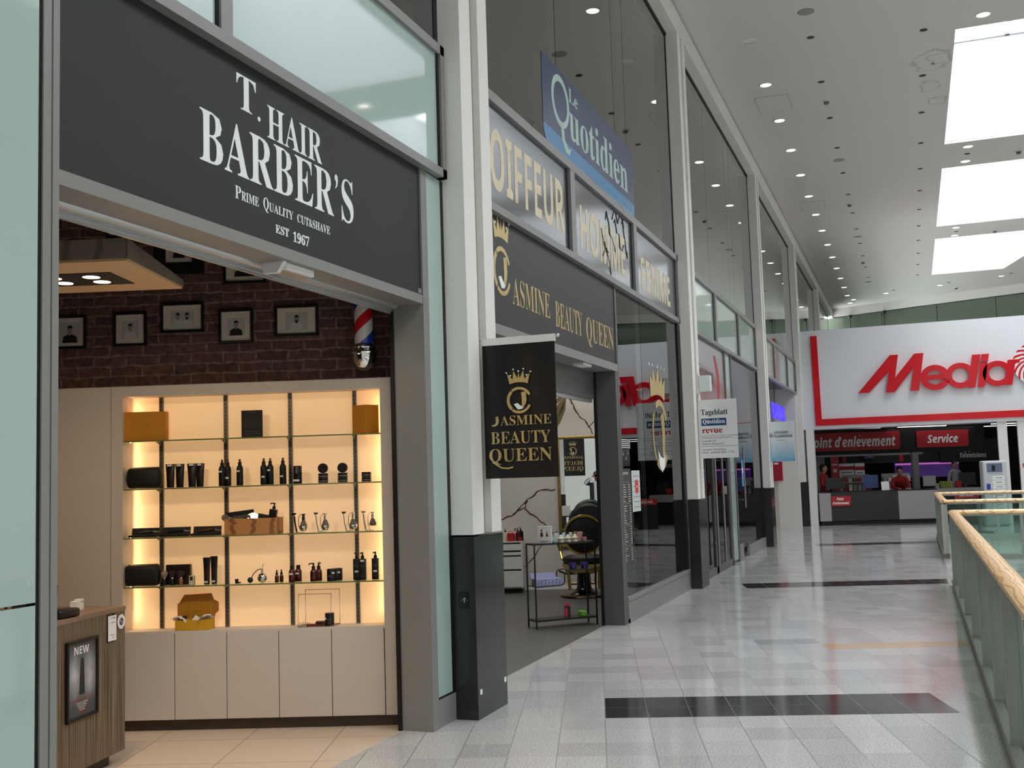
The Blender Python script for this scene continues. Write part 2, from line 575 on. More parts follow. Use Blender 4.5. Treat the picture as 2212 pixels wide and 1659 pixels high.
# ---------------------------------------------------------------- the setting
FL, FR = -0.165, 3.31
b = B()
for q in [(-0.385, FR, -8.0, 36.0), (FR, 8.4, 15.95, 20.5), (FR, 8.4, 26.35, 36.0), (8.4, 12.4, -8.0, 36.0), (-5.0, -0.385, 24.4, 31.8), (-0.385, 12.4, 36.0, 50.0)]:
    b.box(q[0], q[1], q[2], q[3], -0.35, 0.0)
S(b, 'floor', m_floor, 'speckled pale granite tile floor of the mall walkway with black inlay bands', 'floor')
S(B().box(-5.0, -0.385, -1.0, 7.3, -0.35, 0.0), 'floor_barber', m_shopfloor, 'beige large-tile floor inside the barber shop', 'floor')
S(B().box(-5.0, -0.385, 7.3, 16.0, -0.35, 0.0), 'floor_salon', m_darkfloor, 'charcoal tile floor inside the beauty salon', 'floor')
S(B().box(-5.0, -0.385, 16.0, 24.4, -0.35, 0.0), 'floor_office', m_darkfloor, 'dark floor behind the glass doors of the press office', 'floor')
S(B().box(-8.0, 14.0, -8.0, 50.0, -5.3, -5.0), 'floor_lower', mat('lower_floor', (190, 192, 190), 0.4, var=0.1), 'grey floor of the level below seen through the railing', 'floor')

# ceiling with skylight openings
b = B()
b.box(-0.02, SKX0, -8.0, 50.0, CEIL, CEIL + 0.05)
b.box(SKX1, 12.4, -8.0, 50.0, CEIL, CEIL + 0.05)
ys = [-8.0]
for (a, c) in SKYL: ys += [a, c]
ys.append(50.0)
for i in range(0, len(ys), 2):
    b.box(SKX0, SKX1, ys[i], ys[i + 1], CEIL, CEIL + 0.05)
b.prism([(6.35, 42.0), (SKX1, 42.0), (SKX1, 35.3), (7.75, 35.3)], CEIL, CEIL + 0.05)
cm, g, p = newmat('stained_ceiling_paint')
P = g.obj()
c0 = lin((214, 210, 205))
sep = g.n('SeparateXYZ'); g.put(sep.inputs[0], P)
def blob(x, y, r0):
    dx = g.m('SUBTRACT', sep.outputs[0], x); dy = g.m('SUBTRACT', sep.outputs[1], y)
    dy = g.m('MULTIPLY', dy, 0.62)
    d = g.m('SQRT', g.m('ADD', g.m('MULTIPLY', dx, dx), g.m('MULTIPLY', dy, dy)))
    return g.m('ADD', d, g.m('MULTIPLY', g.m('SUBTRACT', g.noise(P, 5.0, 4.0), 0.5), 0.34))
st = None
for (x, y, r0) in [(3.62, 19.45, 0.3), (3.74, 19.4, 0.16), (3.6, 20.8, 0.16), (3.75, 21.7, 0.14)]:
    d = blob(x, y, r0)
    q = g.m('MAXIMUM', g.m('SUBTRACT', 1.0, g.m('MULTIPLY', g.m('ABSOLUTE', g.m('SUBTRACT', d, r0)), 38.0)), 0.0)
    st = q if st is None else g.m('MAXIMUM', st, q)
core = g.m('MAXIMUM', g.m('SUBTRACT', 1.0, g.m('MULTIPLY', blob(3.62, 19.6, 0), 22.0)), 0.0)
cc = g.mix(g.m('MULTIPLY', st, 0.5), c0, lin((150, 128, 108)))
cc = g.mix(core, cc, lin((74, 52, 40)))
g.put(p.inputs['Base Color'], cc)
p.inputs['Roughness'].default_value = 0.9
S(b, 'ceiling', cm, 'grey-white plaster ceiling of the mall with a brown water stain by the skylight', 'ceiling')
# skylight shafts and glazing
for i, (a, c) in enumerate(SKYL):
    x1 = SKX1
    b = B()
    t = 0.12
    b.box(SKX0 - t, SKX0, a - t, c + t, CEIL + 0.045, SKYZ)
    b.box(x1, x1 + t, a - t, c + t, CEIL + 0.045, SKYZ)
    b.box(SKX0, x1, a - t, a, CEIL + 0.045, SKYZ)
    b.box(SKX0, x1, c, c + t, CEIL + 0.045, SKYZ)
    if i == 5:
        b.prism([(7.75, 35.3), (7.95, 35.3), (6.55, 42.0), (6.35, 42.0)], CEIL + 0.045, SKYZ)
    n_ = ['behind the camera', 'over the barber shop', 'over the salon', 'nearest in view', 'second in view', 'farthest in view'][i]
    S(b, 'trim_%d' % (20 + i), m_shaft, 'white shaft of the roof skylight %s' % n_, 'skylight shaft')
    wdw = thing('window_%d' % (20 + i), 'framed glass roof of the skylight %s' % n_, 'skylight', ((SKX0 + x1) / 2, (a + c) / 2, SKYZ), kind='structure')
    f = B()
    f.box(SKX0 - t, SKX0 + 0.06, a - t, c + t, SKYZ, SKYZ + 0.14)
    f.box(x1 - 0.06, x1 + t, a - t, c + t, SKYZ, SKYZ + 0.14)
    f.box(SKX0, x1, a - t, a + 0.06, SKYZ, SKYZ + 0.14)
    f.box(SKX0, x1, c - 0.06, c + t, SKYZ, SKYZ + 0.14)
    for k in range(1, 3):
        xx = SKX0 + (x1 - SKX0) * k / 3
        f.box(xx - 0.05, xx + 0.05, a, c, SKYZ, SKYZ + 0.14)
    for k in range(1, 4):
        yy = a + (c - a) * k / 4
        f.box(SKX0, x1, yy - 0.05, yy + 0.05, SKYZ, SKYZ + 0.12)
    f.o('window_frame', m_alubright, wdw, world=True)

# upper beam over the facade, ceiling shadow gap, enclosing walls
S(B().box(-0.6, 0.0, -8.0, 50.0, 8.16, 8.5), 'trim_1', m_white, 'white beam running along the top of the shop facade', 'beam')
S(B().box(-0.7, -0.02, -8.0, 50.0, 8.5, 8.85), 'trim_2', mat('shadow_gap', (60, 56, 52), 0.9, var=0), 'dark shadow gap between the facade beam and the ceiling', 'shadow gap')
m_opp = mat('opposite_render', (206, 206, 202), 0.8, var=0.03)
b = B()
b.box(12.4, 12.7, -8.3, 50.3, -5.0, 9.0)
S(b, 'wall_right', m_opp, 'pale wall on the far side of the mall void', 'wall')
S(B().box(-5.3, 12.7, -8.3, -8.0, -5.0, 9.0), 'wall_back', m_opp, 'pale wall closing the mall behind the viewer', 'wall')
b = B()
b.box(-0.7, 12.4, 50.0, 50.3, -5.0, 9.0)
S(b, 'wall_far', m_opp, 'wall at the far end of the mall', 'wall')
S(B().box(-5.3, -5.0, -8.3, 36.0, -0.35, 8.9), 'wall_left', mat('shop_back_wall', (188, 186, 180), 0.8, var=0.03), 'pale back wall of the shop rooms', 'wall')
S(B().box(-5.3, -0.7, -8.3, 50.0, 8.5, 8.8), 'ceiling_upper_rooms', m_ceil, 'ceiling of the rooms on the upper storey', 'ceiling')
# slab between the shops and the upper rooms; slab fronts round the void
S(B().box(-5.0, -0.3, -8.0, 33.5, 3.95, 4.7), 'ceiling_shops', mat('shop_ceiling', (120, 116, 112), 0.8, var=0.02), 'slab over the shops that carries the upper rooms', 'ceiling')
b = B()
b.box(3.33, 3.45, -8.0, 15.95, -0.9, -0.02); b.box(3.33, 3.45, 20.5, 26.35, -0.9, -0.02)
b.box(3.33, 8.4, 15.83, 15.94, -0.9, -0.02); b.box(3.33, 8.4, 20.51, 20.62, -0.9, -0.02); b.box(3.33, 8.4, 26.36, 26.47, -0.9, -0.02)
b.box(8.3, 8.39, -8.0, 26.4, -0.9, -0.02)
S(b, 'trim_3', m_white, 'white slab edge round the void', 'slab edge')

S(B().box(-0.4, -0.21, -8.0, -0.86, 0.0, 8.2), 'wall_near', m_white, 'unseen white facade wall left of the viewer, added against leaking daylight', 'wall')  # out of view, added to keep daylight from leaking into the barber shop
S(B().box(-5.0, -0.22, -1.1, -1.0, 0.0, 3.95), 'wall_barber_front', m_black, 'unseen dark side wall of the barber shop, added to darken it', 'wall')  # out-of-view partition, added dark to dim the barber interior
# columns with black plinths
COLY = [-1.41, 7.02, 15.45, 23.88, 32.2, 40.6]
names = ['nearest, left of the picture', 'between the barber shop and the salon', 'between the salon and the press office', 'between the press office and the travel agency', 'at the corner of the far red and white shop', 'farthest, upper storey only']
for i, y in enumerate(COLY):
    if i == 0: continue
    z0 = 1.256 if i < 5 else 5.6
    zt = 8.17
    c_ = thing('column', 'white facade column ' + names[i], 'column', (-0.1, y + 0.27, 0), kind='structure')
    if i < 5:
        q = B()
        q.box(-0.178, 0.0, y, y + 0.208, z0 + 0.006, zt)
        q.box(-0.178, 0.0, y + 0.362, y + 0.555, z0 + 0.006, zt)
        q.o('panel', m_white2, c_, world=True)
        B().box(-0.178, -0.055, y + 0.208, y + 0.362, z0 + 0.006, zt).o('joint', m_conc, c_, world=True)
        B().box(-0.5, -0.179, y + 0.02, y + 0.535, 0.0, zt).o('core', m_gasket if i == 1 else m_white, c_, world=True)
        pl = B().box(-0.178, 0.006, y - 0.006, y + 0.561, 0.0, z0 - 0.008).o('plinth', m_plinth, c_, world=True)
        if i in (1, 4):
            for (yy, zz) in ([(y + 0.03, 0.165), (y + 0.5, 0.165)] if i == 1 else [(y + 0.1, 0.16)]):
                B().box(0.0062, 0.009, yy, yy + 0.035, zz, zz + 0.035).o('sticker', m_letter, c_, world=True)
    else:
        B().box(-0.178, 0.0, y, y + 0.5, z0, zt).o('panel', m_white2, c_, world=True)

# upper storey windows: one big pane per bay, set back between the columns
BAYS = [(-0.85, 7.02), (7.575, 15.45), (16.005, 23.88), (24.435, 32.2), (32.76, 40.6), (41.1, 48.2)]
for i, (a, c) in enumerate(BAYS):
    if i == 0: a = 2.0
    zb = 4.76 if i < 4 else 5.5
    wdw = thing('window_%d' % (i + 1), 'tall greenish upper-storey window %s' % ['over the barber shop', 'over the salon, carrying the blue newspaper sticker', 'over the press office', 'over the travel agency', 'fourth along, just above the far shop sign', 'farthest along, at the end of the ceiling'][i], 'window', (-0.2, (a + c) / 2, zb), kind='structure')
    f = B()
    f.box(-0.2, -0.16, a, c, 8.12, 8.17); f.box(-0.195, -0.172, c - 0.06, c, zb, 8.15); f.box(-0.2, -0.17, a, a + 0.03, zb, 8.15)
    f.o('window_frame', m_gasket, wdw, world=True)
    n = 4
    ls = [a + 0.03, a + 2.35, a + 4.6, a + 5.15, c - 0.04] if i in (1, 2, 3) else [a + 0.03, c - 0.04]
    for k in range(len(ls) - 1):
        B().box(-0.19, -0.178, ls[k] + 0.006, ls[k + 1] - 0.006, zb, 8.12).o('pane', m_pane2, wdw, world=True)
# rooms behind the upper windows
m_up = mat('upper_room_wall', (186, 188, 180), 0.85, var=0.03)
S(B().box(-4.2, -4.0, -8.0, 48.0, 4.7, 8.5), 'wall_upper_rooms', m_up, 'grey back wall of the upper rooms', 'wall')
b = B()
for y in (6.9, 15.4, 24.0, 32.3): b.box(-4.0, -0.55, y + 0.2, y + 0.4, 4.7, 8.5)
b.box(-4.0, -1.2, 10.7, 10.9, 4.7, 7.6)
S(b, 'wall_upper_partitions', m_up, 'grey partition walls between the upper rooms', 'wall')
b = B()
for y in (8.0, 16.6, 25.0): b.box(-2.4, -2.0, y, y + 7.2, 7.9, 8.5)
S(b, 'trim_4', m_white, 'boxed ceiling beam inside the upper rooms', 'ceiling beam')
for y in (5.0, 11.5, 19.5, 28.0, 37.0):
    lamp('upper_room_fill', (-2.6, y, 8.3), 90.0, 1.5)  # added fill lights without fixtures, they brighten the rooms behind the glass
# glazed gallery strip on the slanting far wall
FM = frame((-0.05, 48.85, 0), (math.cos(R(-21.6)), math.sin(R(-21.6)), 0))
q = B(FM); q.box(-0.6, 14.0, 8.2, 9.0, -0.05, 0.0)
S(q, 'wall_gallery_top', m_white, 'slanting white band over the far gallery glass', 'wall')
wdw = thing('window_11', 'green glazed strip of the far gallery above the red and white shop sign', 'window', (3, 47.6, 6), kind='structure')
m_gal = mat('gallery_green_glass', (104, 116, 102), 0.08, spec=0.6, var=0.02)
for k in range(5):
    B(FM).box(-0.1 + 2.32 * k, 2.2 + 2.32 * k, 4.0, 8.17, -0.12, -0.1).o('pane', m_gal, wdw, world=True)
B(FM).box(-0.6, 14.0, 4.0, 8.2, -0.3, -0.2).o('backing', m_gal, wdw, world=True)

# ---------------------------------------------------------------- facade bay 0: the barber shop front
wdw = thing('window_12', 'pale green window band in a grey frame above the barber sign', 'window', (FL, 4.3, 3.8), kind='structure')
f = B()
f.box(-0.2, -0.112, -0.8, 6.99, 3.796, 3.858); f.box(-0.2, -0.112, -0.8, 6.99, 4.70, 4.768)
f.box(-0.2, -0.112, 6.925, 6.99, 3.796, 4.768)
f.o('window_frame', m_alu, wdw, world=True)
B().box(-0.2, -0.116, 4.289, 4.385, 3.858, 4.70).o('mullion', m_alu, wdw, world=True)
B().box(-0.2, -0.116, 0.7, 0.8, 3.858, 4.70).o('mullion', m_alu, wdw, world=True)
b = B(); b.box(-0.15, -0.13, 6.895, 6.925, 3.858, 4.70); b.box(-0.15, -0.13, 4.27, 4.289, 3.858, 4.70)
b.o('gasket', m_gasket, wdw, world=True)
for (a, c) in [(0.8, 4.27), (4.385, 6.895)]:
    B().box(-0.19, -0.14, a, c, 3.858, 4.70).o('pane', m_green, wdw, world=True)

wdw = thing('window_13', 'pale green enamelled glass panel left of the barber shop opening', 'window', (FL, 1.2, 0), kind='structure')
B().box(-0.2, -0.166, -0.85, 3.176, 1.247, 3.79).o('pane', m_green, wdw, world=True)
B().box(-0.2, -0.166, -0.85, 3.176, 0.0, 1.236).o('pane', m_green, wdw, world=True)
B().lathe([(0.0, 0), (0.016, 0.001), (0.018, 0)], (-0.166, 3.14, 1.31), 16, 'x').o('disc', m_green, wdw, world=True)
B().box(-0.21, -0.17, 3.176, 3.197, 0.0, 3.79).o('gasket', m_gasket, wdw, world=True)

d = thing('door_1', 'grey aluminium portal frame round the barber shop opening', 'portal frame', (-0.25, 4.95, 0), kind='structure')
b = B(); b.box(-0.3, -0.162, 3.197, 3.239, 0.0, 3.79); b.box(-0.3, -0.158, 3.243, 3.277, 0.0, 3.79)
b.box(-0.385, -0.158, 6.63, 6.705, 0.0, 3.79)
b.o('jamb', m_alu, d, world=True)
B().box(-0.355, -0.162, 3.277, 6.63, 2.848, 2.908).o('lintel', m_alu, d, world=True)
B().box(-0.385, -0.175, 3.277, 6.63, 2.874, 2.905).o('soffit_mesh', m_black, d, world=True)
B().box(-0.41, -0.385, 6.615, 6.66, 0.0, 2.85).o('guide_rail', m_gasket, d, world=True)

wdw = thing('window_14', 'narrow strip of pale green glass between the barber portal and the white column', 'window', (FL, 6.86, 0), kind='structure')
B().box(-0.2, -0.166, 6.722, 6.972, 0.2, 3.79).o('pane', m_green, wdw, world=True)
b = B(); b.box(-0.2, -0.16, 6.705, 7.015, 0.0, 0.185); b.box(-0.2, -0.158, 6.705, 6.722, 0, 3.79)
b.o('window_frame', m_alu, wdw, world=True)
b = B(); b.box(-0.2, -0.164, 6.972, 7.018, 0.185, 3.79); b.box(-0.2, -0.165, 6.722, 6.972, 0.185, 0.2); b.o('gasket', m_gasket, wdw, world=True)

sg = thing('shop_sign', 'black barber shop fascia sign with white lettering', 'sign', (FL, 4.96, 2.91))
B().box(-0.195, -0.172, 3.279, 6.65, 2.91, 3.795).o('sign_panel', m_signblack, sg, world=True)
b = B(FX(-0.1718)); b.text(serif('T'), 4.49, 3.546, w=0.17, h=0.178, d=0.0015, off=-0.003); b.text('.', 4.675, 3.528, w=0.026, d=0.0015); b.text(serif('HAIR'), 4.765, 3.47, w=0.56, h=0.178, d=0.0015, off=-0.003); b.o('lettering', m_letter, sg, world=True)
b = B(FX(-0.1718)); b.text(serif('BARBER’S'), 4.188, 3.19, w=1.5, h=0.265, sp=1.02, d=0.0015, off=-0.003); b.o('lettering', m_letter, sg, world=True)
b = B(FX(-0.1718))
def smallcaps(b, words, x0, y, w, h, sm=0.74):
    """small-caps line fitted to a width"""
    tot = sum((1.0 if i == 0 and wd[0].isupper() else sm) * 0.68 for wd in words for i, c in enumerate(wd)) + 0.42 * (len(words) - 1)
    k = w / tot; x = x0
    for wd in words:
        hd = wd[0].isupper()
        if hd:
            b.text(serif(wd[0]), x, y - (h * 0.22 if wd[0] == 'Q' else 0), w=0.62 * k, h=h * (1.22 if wd[0] == 'Q' else 1), d=0.0015, off=-0.004); x += 0.68 * k
        rest = wd[1:].upper() if hd else wd.upper()
        if rest:
            W = len(rest) * sm * 0.68 * k
            b.text(serif(rest), x, y, w=W - 0.1 * k, h=h * sm, d=0.0015, off=-0.004)
            x += W
        x += 0.42 * k
smallcaps(b, ['Prime', 'Quality', 'cut&shave'], 4.47, 3.076, 0.94, 0.064); b.o('lettering', m_letter, sg, world=True); b = B(FX(-0.1718))
b.text(serif('EST'), 4.828, 2.972, w=0.13, h=0.046)
b.text(serif('1967'), 5.0, 2.958, w=0.165, h=0.058)
b.o('lettering', m_letter, sg, world=True)
b = B(FX(-0.1715)); b.box(6.58, 6.64, 2.918, 2.95, 0, 0.002); b.o('maker_plate', m_alu, sg, world=True)

sh = thing('roller_shutter', 'rolled-up bright metal shutter bar under the barber sign', 'shutter', (-0.36, 4.95, 2.8))
b = B(); b.lathe([(0.03, 3.28), (0.03, 6.62)], (-0.372, 0, 2.856), 14, 'y'); b.box(-0.41, -0.385, 3.28, 6.62, 2.812, 2.85); b.box(-0.412, -0.398, 3.28, 6.62, 2.796, 2.812)
b.o('bottom_bar', m_alubright, sh, world=True, smooth=True)
t = thing('door_sensor', 'white motion sensor box on the lintel of the barber shop', 'sensor', (-0.25, 5.1, 2.82))
b = B(); b.box(-0.33, -0.2, 4.985, 5.27, 2.808, 2.848, 0.006); b.prism([(-0.345, 2.85), (-0.2, 2.85), (-0.245, 2.79), (-0.33, 2.79)], 4.955, 4.985, 'y'); b.o('housing', m_paper, t, world=True)
B().box(-0.31, -0.22, 5.0, 5.255, 2.804, 2.8085).o('lens', m_alubright, t, world=True)

# ---------------------------------------------------------------- barber shop interior (cabinet frame: x along the cabinet, -y towards the shop front)
CO, CA = Vector((-0.506, 6.721, 0)), R(18.05)
CM = Matrix.Translation(CO) @ Matrix.Rotation(CA, 4, 'Z')
m_brick = brick_mat()
q = B(); q.box(-4.9, 0.12, 0.0, 0.12, 0.0, 3.95)
o = q.o('wall_barber', m_brick); o.matrix_world = CM @ Matrix.Translation((0, 0.185, 0))
tag(o, 'dark red brick wall at the back of the barber shop', 'wall', kind='structure')

cab = thing('display_cabinet', 'cream built-in cabinet with glowing orange-lit shelf niche and plain doors', 'cabinet', CO, CA)
b = B()
b.box(-1.932, 0.036, 0.0, 0.18, 2.30, 2.372); b.box(-1.932, -1.852, 0.0, 0.18, 0.078, 2.30); b.box(-0.04, 0.036, 0.0, 0.18, 0.078, 2.30)
b.box(0.037, 0.075, 0.012, 0.18, 0.0, 2.372)
b.o('surround', m_cab, cab)
B().box(-1.852, -0.04, 0.0, 0.18, 0.655, 0.674).o('counter_top', m_cab, cab)
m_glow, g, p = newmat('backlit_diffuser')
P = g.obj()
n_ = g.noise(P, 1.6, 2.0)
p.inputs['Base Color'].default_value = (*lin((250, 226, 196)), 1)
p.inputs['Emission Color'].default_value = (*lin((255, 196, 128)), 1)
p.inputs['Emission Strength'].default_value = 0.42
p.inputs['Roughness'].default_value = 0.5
B().box(-1.852, -0.04, 0.172, 0.182, 0.66, 2.31).o('back_panel', m_glow, cab)
for (a, c) in [(-1.85, -1.492), (-1.487, -1.131), (-1.126, -0.772), (-0.767, -0.408), (-0.403, -0.046)]:
    B().box(a, c, -0.004, 0.016, 0.079, 0.668, 0.0015, 1).o('door', m_cab, cab)
B().box(-1.95, 0.05, 0.045, 0.07, 0.0, 0.078).o('kick_board', m_plinthbrown, cab)
m_std = mat('slotted_steel', (120, 116, 108), 0.4, metal=0.6, var=0.15, scale=20)
for u in (-1.634, -1.170, -0.708, -0.247):
    sd = B().box(u - 0.0135, u + 0.0135, 0.150, 0.172, 0.674, 2.30).o('standard', m_std, cab)
    b = B()
    z = 0.70
    while z < 2.28:
        b.box(u - 0.0065, u + 0.0065, 0.1485, 0.1502, z, z + 0.004); b.box(u - 0.002, u + 0.002, 0.1485, 0.1502, z - 0.011, z + 0.002)
        z += 0.0265
    b.o('slots', m_gasket, sd)
B().box(-4.6, -1.934, 0.0, 0.18, 0.0, 2.372).o('tall_panel', m_cab, cab)
B().box(-1.9335, -1.9322, -0.002, 0.0, 0.0, 2.372).o('panel_joint', m_plinthbrown, cab)
# LED strips hidden behind the ends of the niche
def clamp_local(x, y, z):
    return CM @ Vector((x, y, z))
SHZ = [1.99, 1.655, 1.317, 0.98]
m_shelf = glassmat('thin_shelf_glass', (228, 238, 224), refl=0.9)
m_edge = mat('green_glass_edge', (112, 124, 84), 0.12, var=0.05)
for i, z in enumerate(SHZ):
    s_ = thing('glass_shelf', '%s glass shelf in the glowing niche' % ['topmost', 'second from top', 'third from top', 'lowest'][i], 'shelf', CO, CA, 'glass shelves of the lit niche')
    B().box(-1.85, -0.042, 0.012, 0.15, z - 0.009, z - 0.001).o('glass', m_shelf, s_)
    B().box(-1.85, -0.042, 0.008, 0.0125, z - 0.0095, z - 0.0005).o('edge', m_edge, s_)
    for u in (-1.634, -1.170, -0.708, -0.247):
        B().prism([(0.05, z - 0.0095), (0.15, z - 0.0095), (0.15, z - 0.034), (0.14, z - 0.034)], u - 0.003, u + 0.003, 'x').o('bracket', m_std, s_)
NICHE = {0: (-1.8298 - 280 * 0.0032831, 0.0032831), 1: (-1.8301 - 280 * 0.0032707, 0.0032707), 2: (-1.8305 - 280 * 0.003258, 0.003258), 3: (-1.8308 - 280 * 0.0032454, 0.0032454), 4: (-1.8311 - 280 * 0.003234, 0.003234)}
def nu(s_, px):
    a, k = NICHE[s_]
    return a + k * px
SZ = [1.99, 1.655, 1.317, 0.98, 0.6745]
def spot(s_, px, y=0.075, dz=0.0):
    return CM @ Vector((nu(s_, px), y, SZ[s_] - (0.0005 if s_ < 4 else 0) + dz + 0.001))
def item(name, label, cat, s_, px, y=0.075, rz=0.0, group=None):
    return thing(name, label, cat, spot(s_, px, y), CA + rz, group)

m_yellow = mat('amber_cardboard', (196, 128, 24), 0.6, var=0.04)
m_blackpl = mat('black_plastic', (16, 15, 15), 0.35, var=0.05)
m_leather = mat('black_leather', (20, 19, 19), 0.55, var=0.2, scale=80, bump=0.2, bscale=150)
m_label = mat('white_price_label', (225, 222, 215), 0.6, var=0)
m_redprint = mat('dark_red_print', (110, 34, 28), 0.6, var=0.1)
m_greyprint = mat('grey_print', (110, 106, 100), 0.6, var=0.1)
m_amber = mat('brown_bottle_glass', (74, 24, 14), 0.1, var=0.1, spec=0.7)
m_kraft = mat('amber_card_inside', (176, 112, 36), 0.7, var=0.05)
# upper shelf
for (px, y, rz, lab, w_, d_, h_) in [(315, 0.085, R(6), 'amber gift box at the left end of the top glass shelf', 0.285, 0.09, 0.205), (789, 0.09, R(-42), 'amber gift box standing cornerwise at the right end of the top glass shelf', 0.15, 0.118, 0.2)]:
    t = item('gift_box', lab, 'box', 0, px, y, rz, 'amber gift boxes')
    B().box(-w_ / 2, w_ / 2, -d_ / 2, d_ / 2, 0, h_ * 0.99, 0.002, 1).o('body', m_yellow, t)
    b = B(frame((0, -d_ / 2 - 0.0005, h_ * 0.52), (1, 0, 0))); b.ring(0, 0, 0.021, 0.0235, 0, 360, 0, 0.0006); b.box(-0.002, 0.002, -0.01, 0.01, 0, 0.0006); b.o('seal', m_kraft, t)
t = item('picture_stand', 'small black picture panel of bottles standing mid top shelf', 'picture', 0, 545, 0.08)
B().box(-0.074, 0.074, -0.006, 0.006, 0, 0.19).o('panel', m_black, t)
b = B(frame((0, -0.0065, 0), (1, 0, 0)))
for k in range(6): b.box(-0.055 + k * 0.02, -0.043 + k * 0.02, 0.07, 0.12 + 0.02 * (k % 3 == 1), 0, 0.0006)
b.o('print', mat('dim_print', (44, 40, 38), 0.6), t)
b = B(frame((0, -0.0065, 0), (1, 0, 0))); b.text('SENTEZ BIEN', 0, 0.172, h=0.006, al='C', d=0.0006); b.text('LIGNE DE SOINS', 0, 0.036, h=0.009, al='C', d=0.0006); b.text('de Rasage et de Barbe', 0, 0.016, h=0.012, al='C', d=0.0006)
b.o('lettering', m_greyprint, t)
# wash bags
def wash_bag(s_, px, lab, rz):
    t = item('wash_bag', lab, 'bag', s_, px, 0.078, rz, 'black wash bags')
    q = B(); q.box(-0.12, 0.12, -0.05, 0.05, 0.0, 0.148, 0.034, 4); q.o('body', m_leather, t, smooth=True)
    q = B(); q.tube([(-0.119, -0.02, 0.03), (-0.122, -0.01, 0.1), (-0.1, 0.0, 0.147), (0.1, 0.0, 0.147), (0.122, -0.01, 0.1), (0.119, -0.02, 0.03)], 0.003, 6); q.o('zip', m_blackpl, t, smooth=True)
    q = B(); q.box(-0.13, -0.121, -0.012, 0.012, 0.05, 0.095); q.o('tab', m_leather, t)
wash_bag(1, 313, 'black leather wash bag on the second glass shelf', 0.02)
wash_bag(3, 309, 'black leather wash bag at the left of the lowest glass shelf', 0.1)
# tubes standing on their caps
def tube_thing(s_, px, y, h_, w_, lab, sticker):
    t = item('cream_tube', lab, 'tube', s_, px, y, random.uniform(-0.1, 0.1), 'black cream tubes')
    q = B()
    n = 18; vs = []; fs = []
    L = [(0.0, 0.72, 0.72), (0.03, 0.74, 0.74), (0.5, 0.84, 0.62), (0.93, 1.0, 0.16), (1.0, 1.0, 0.05)]
    for (z, a, c) in L:
        for i in range(n):
            an = 2 * math.pi * i / n
            vs.append((math.cos(an) * w_ / 2 * a, math.sin(an) * w_ / 2 * c * 0.8, z * h_))
    for k in range(len(L) - 1):
        for i in range(n):
            j = (i + 1) % n
            fs.append((k * n + i, k * n + j, (k + 1) * n + j, (k + 1) * n + i))
    fs += [tuple(range(n))[::-1], tuple(range((len(L) - 1) * n, len(L) * n))]
    q.add(vs, fs); q.o('body', m_blackpl, t, smooth=True)
    F_ = frame((0, -w_ * 0.31, 0), (1, 0, 0))
    zs = h_ * 0.9 if sticker == 'top' else h_ * 0.06
    B(F_).box(-w_ * 0.22, w_ * 0.22, zs, zs + 0.013, -0.01 if sticker == 'top' else 0, 0.002).o('price_label', m_label, t)
    q = B(frame((0, -w_ * 0.345, 0), (0, 0, 1), (-1, 0, 0))); q.text('COTEK', h_ * 0.3, -0.008, w=h_ * 0.3, h=0.014, d=0.0008); q.o('lettering', m_redprint, t)
for k, (px, y, lab) in enumerate([(370, 0.06, 'black cream tube, leftmost of four on the second shelf'), (388, 0.085, 'black cream tube, second of four on the second shelf'), (417, 0.06, 'black cream tube, third of four on the second shelf'), (431, 0.09, 'black cream tube, rightmost of four on the second shelf')]):
    tube_thing(1, px, y, 0.165, 0.068, lab, 'top')
tube_thing(3, 449, 0.06, 0.185, 0.052, 'slim black tube, left of the pair on the lowest shelf', 'bot')
tube_thing(3, 462, 0.09, 0.19, 0.052, 'slim black tube, right of the pair on the lowest shelf', 'bot')
# spray bottles
def bottle(name, s_, px, y, prof, m_, lab, cat='bottle', group=None, parts=(), n=18, M=None):
    t = item(name, lab, cat, s_, px, y, random.uniform(-0.3, 0.3), group) if M is None else thing(name, lab, cat, group=group, M=M)
    B().lathe(prof, n=n).o('body', m_, t, smooth=True)
    for (nm, pr, mm) in parts:
        B().lathe(pr, n=n).o(nm, mm, t, smooth=True)
    return t
m_spray = mat('bronze_nozzle', (92, 62, 40), 0.3, metal=0.4, var=0)
SPR = [(0.0, 0), (0.0225, 0), (0.0235, 0.003), (0.0235, 0.118), (0.021, 0.13), (0.013, 0.141), (0.012, 0.144)]
for i, (px, y) in enumerate([(482, 0.06), (492, 0.085), (520, 0.065), (572, 0.06), (584, 0.085), (613, 0.065)]):
    q = ['leftmost of six', 'second of six', 'third of six', 'fourth of six', 'fifth of six', 'rightmost of six'][i]
    t = bottle('spray_bottle', 1, px, y, SPR, m_blackpl, 'slim black spray bottle, %s on the second shelf' % q, group='black spray bottles',
               parts=[('collar', [(0.012, 0.144), (0.0125, 0.144), (0.0125, 0.163), (0.009, 0.165)], m_blackpl), ('nozzle', [(0.0075, 0.165), (0.0075, 0.182), (0.006, 0.185), (0, 0.185)], m_spray)])
    B().box(-0.01, 0.012, -0.0248, -0.02, 0.05 if i % 2 else 0.095, 0.062 if i % 2 else 0.107).o('price_label', m_label, t)
JAR = [(0, 0), (0.029, 0), (0.03, 0.002), (0.03, 0.06), (0.03, 0.062)]
t = bottle('deodorant_pot', 1, 644, 0.07, [(0, 0), (0.029, 0), (0.031, 0.004), (0.031, 0.066), (0.029, 0.068)], m_blackpl, 'squat black pot with fluted lid behind the third shelf rail on the second shelf', 'pot',
           parts=[('lid', [(0.031, 0.068), (0.0325, 0.07), (0.0325, 0.075), (0.03, 0.08), (0.03, 0.118), (0.027, 0.125), (0, 0.126)], m_blackpl)])
B().box(-0.024, 0.02, -0.033, -0.026, 0.016, 0.03).o('price_label', m_label, t)
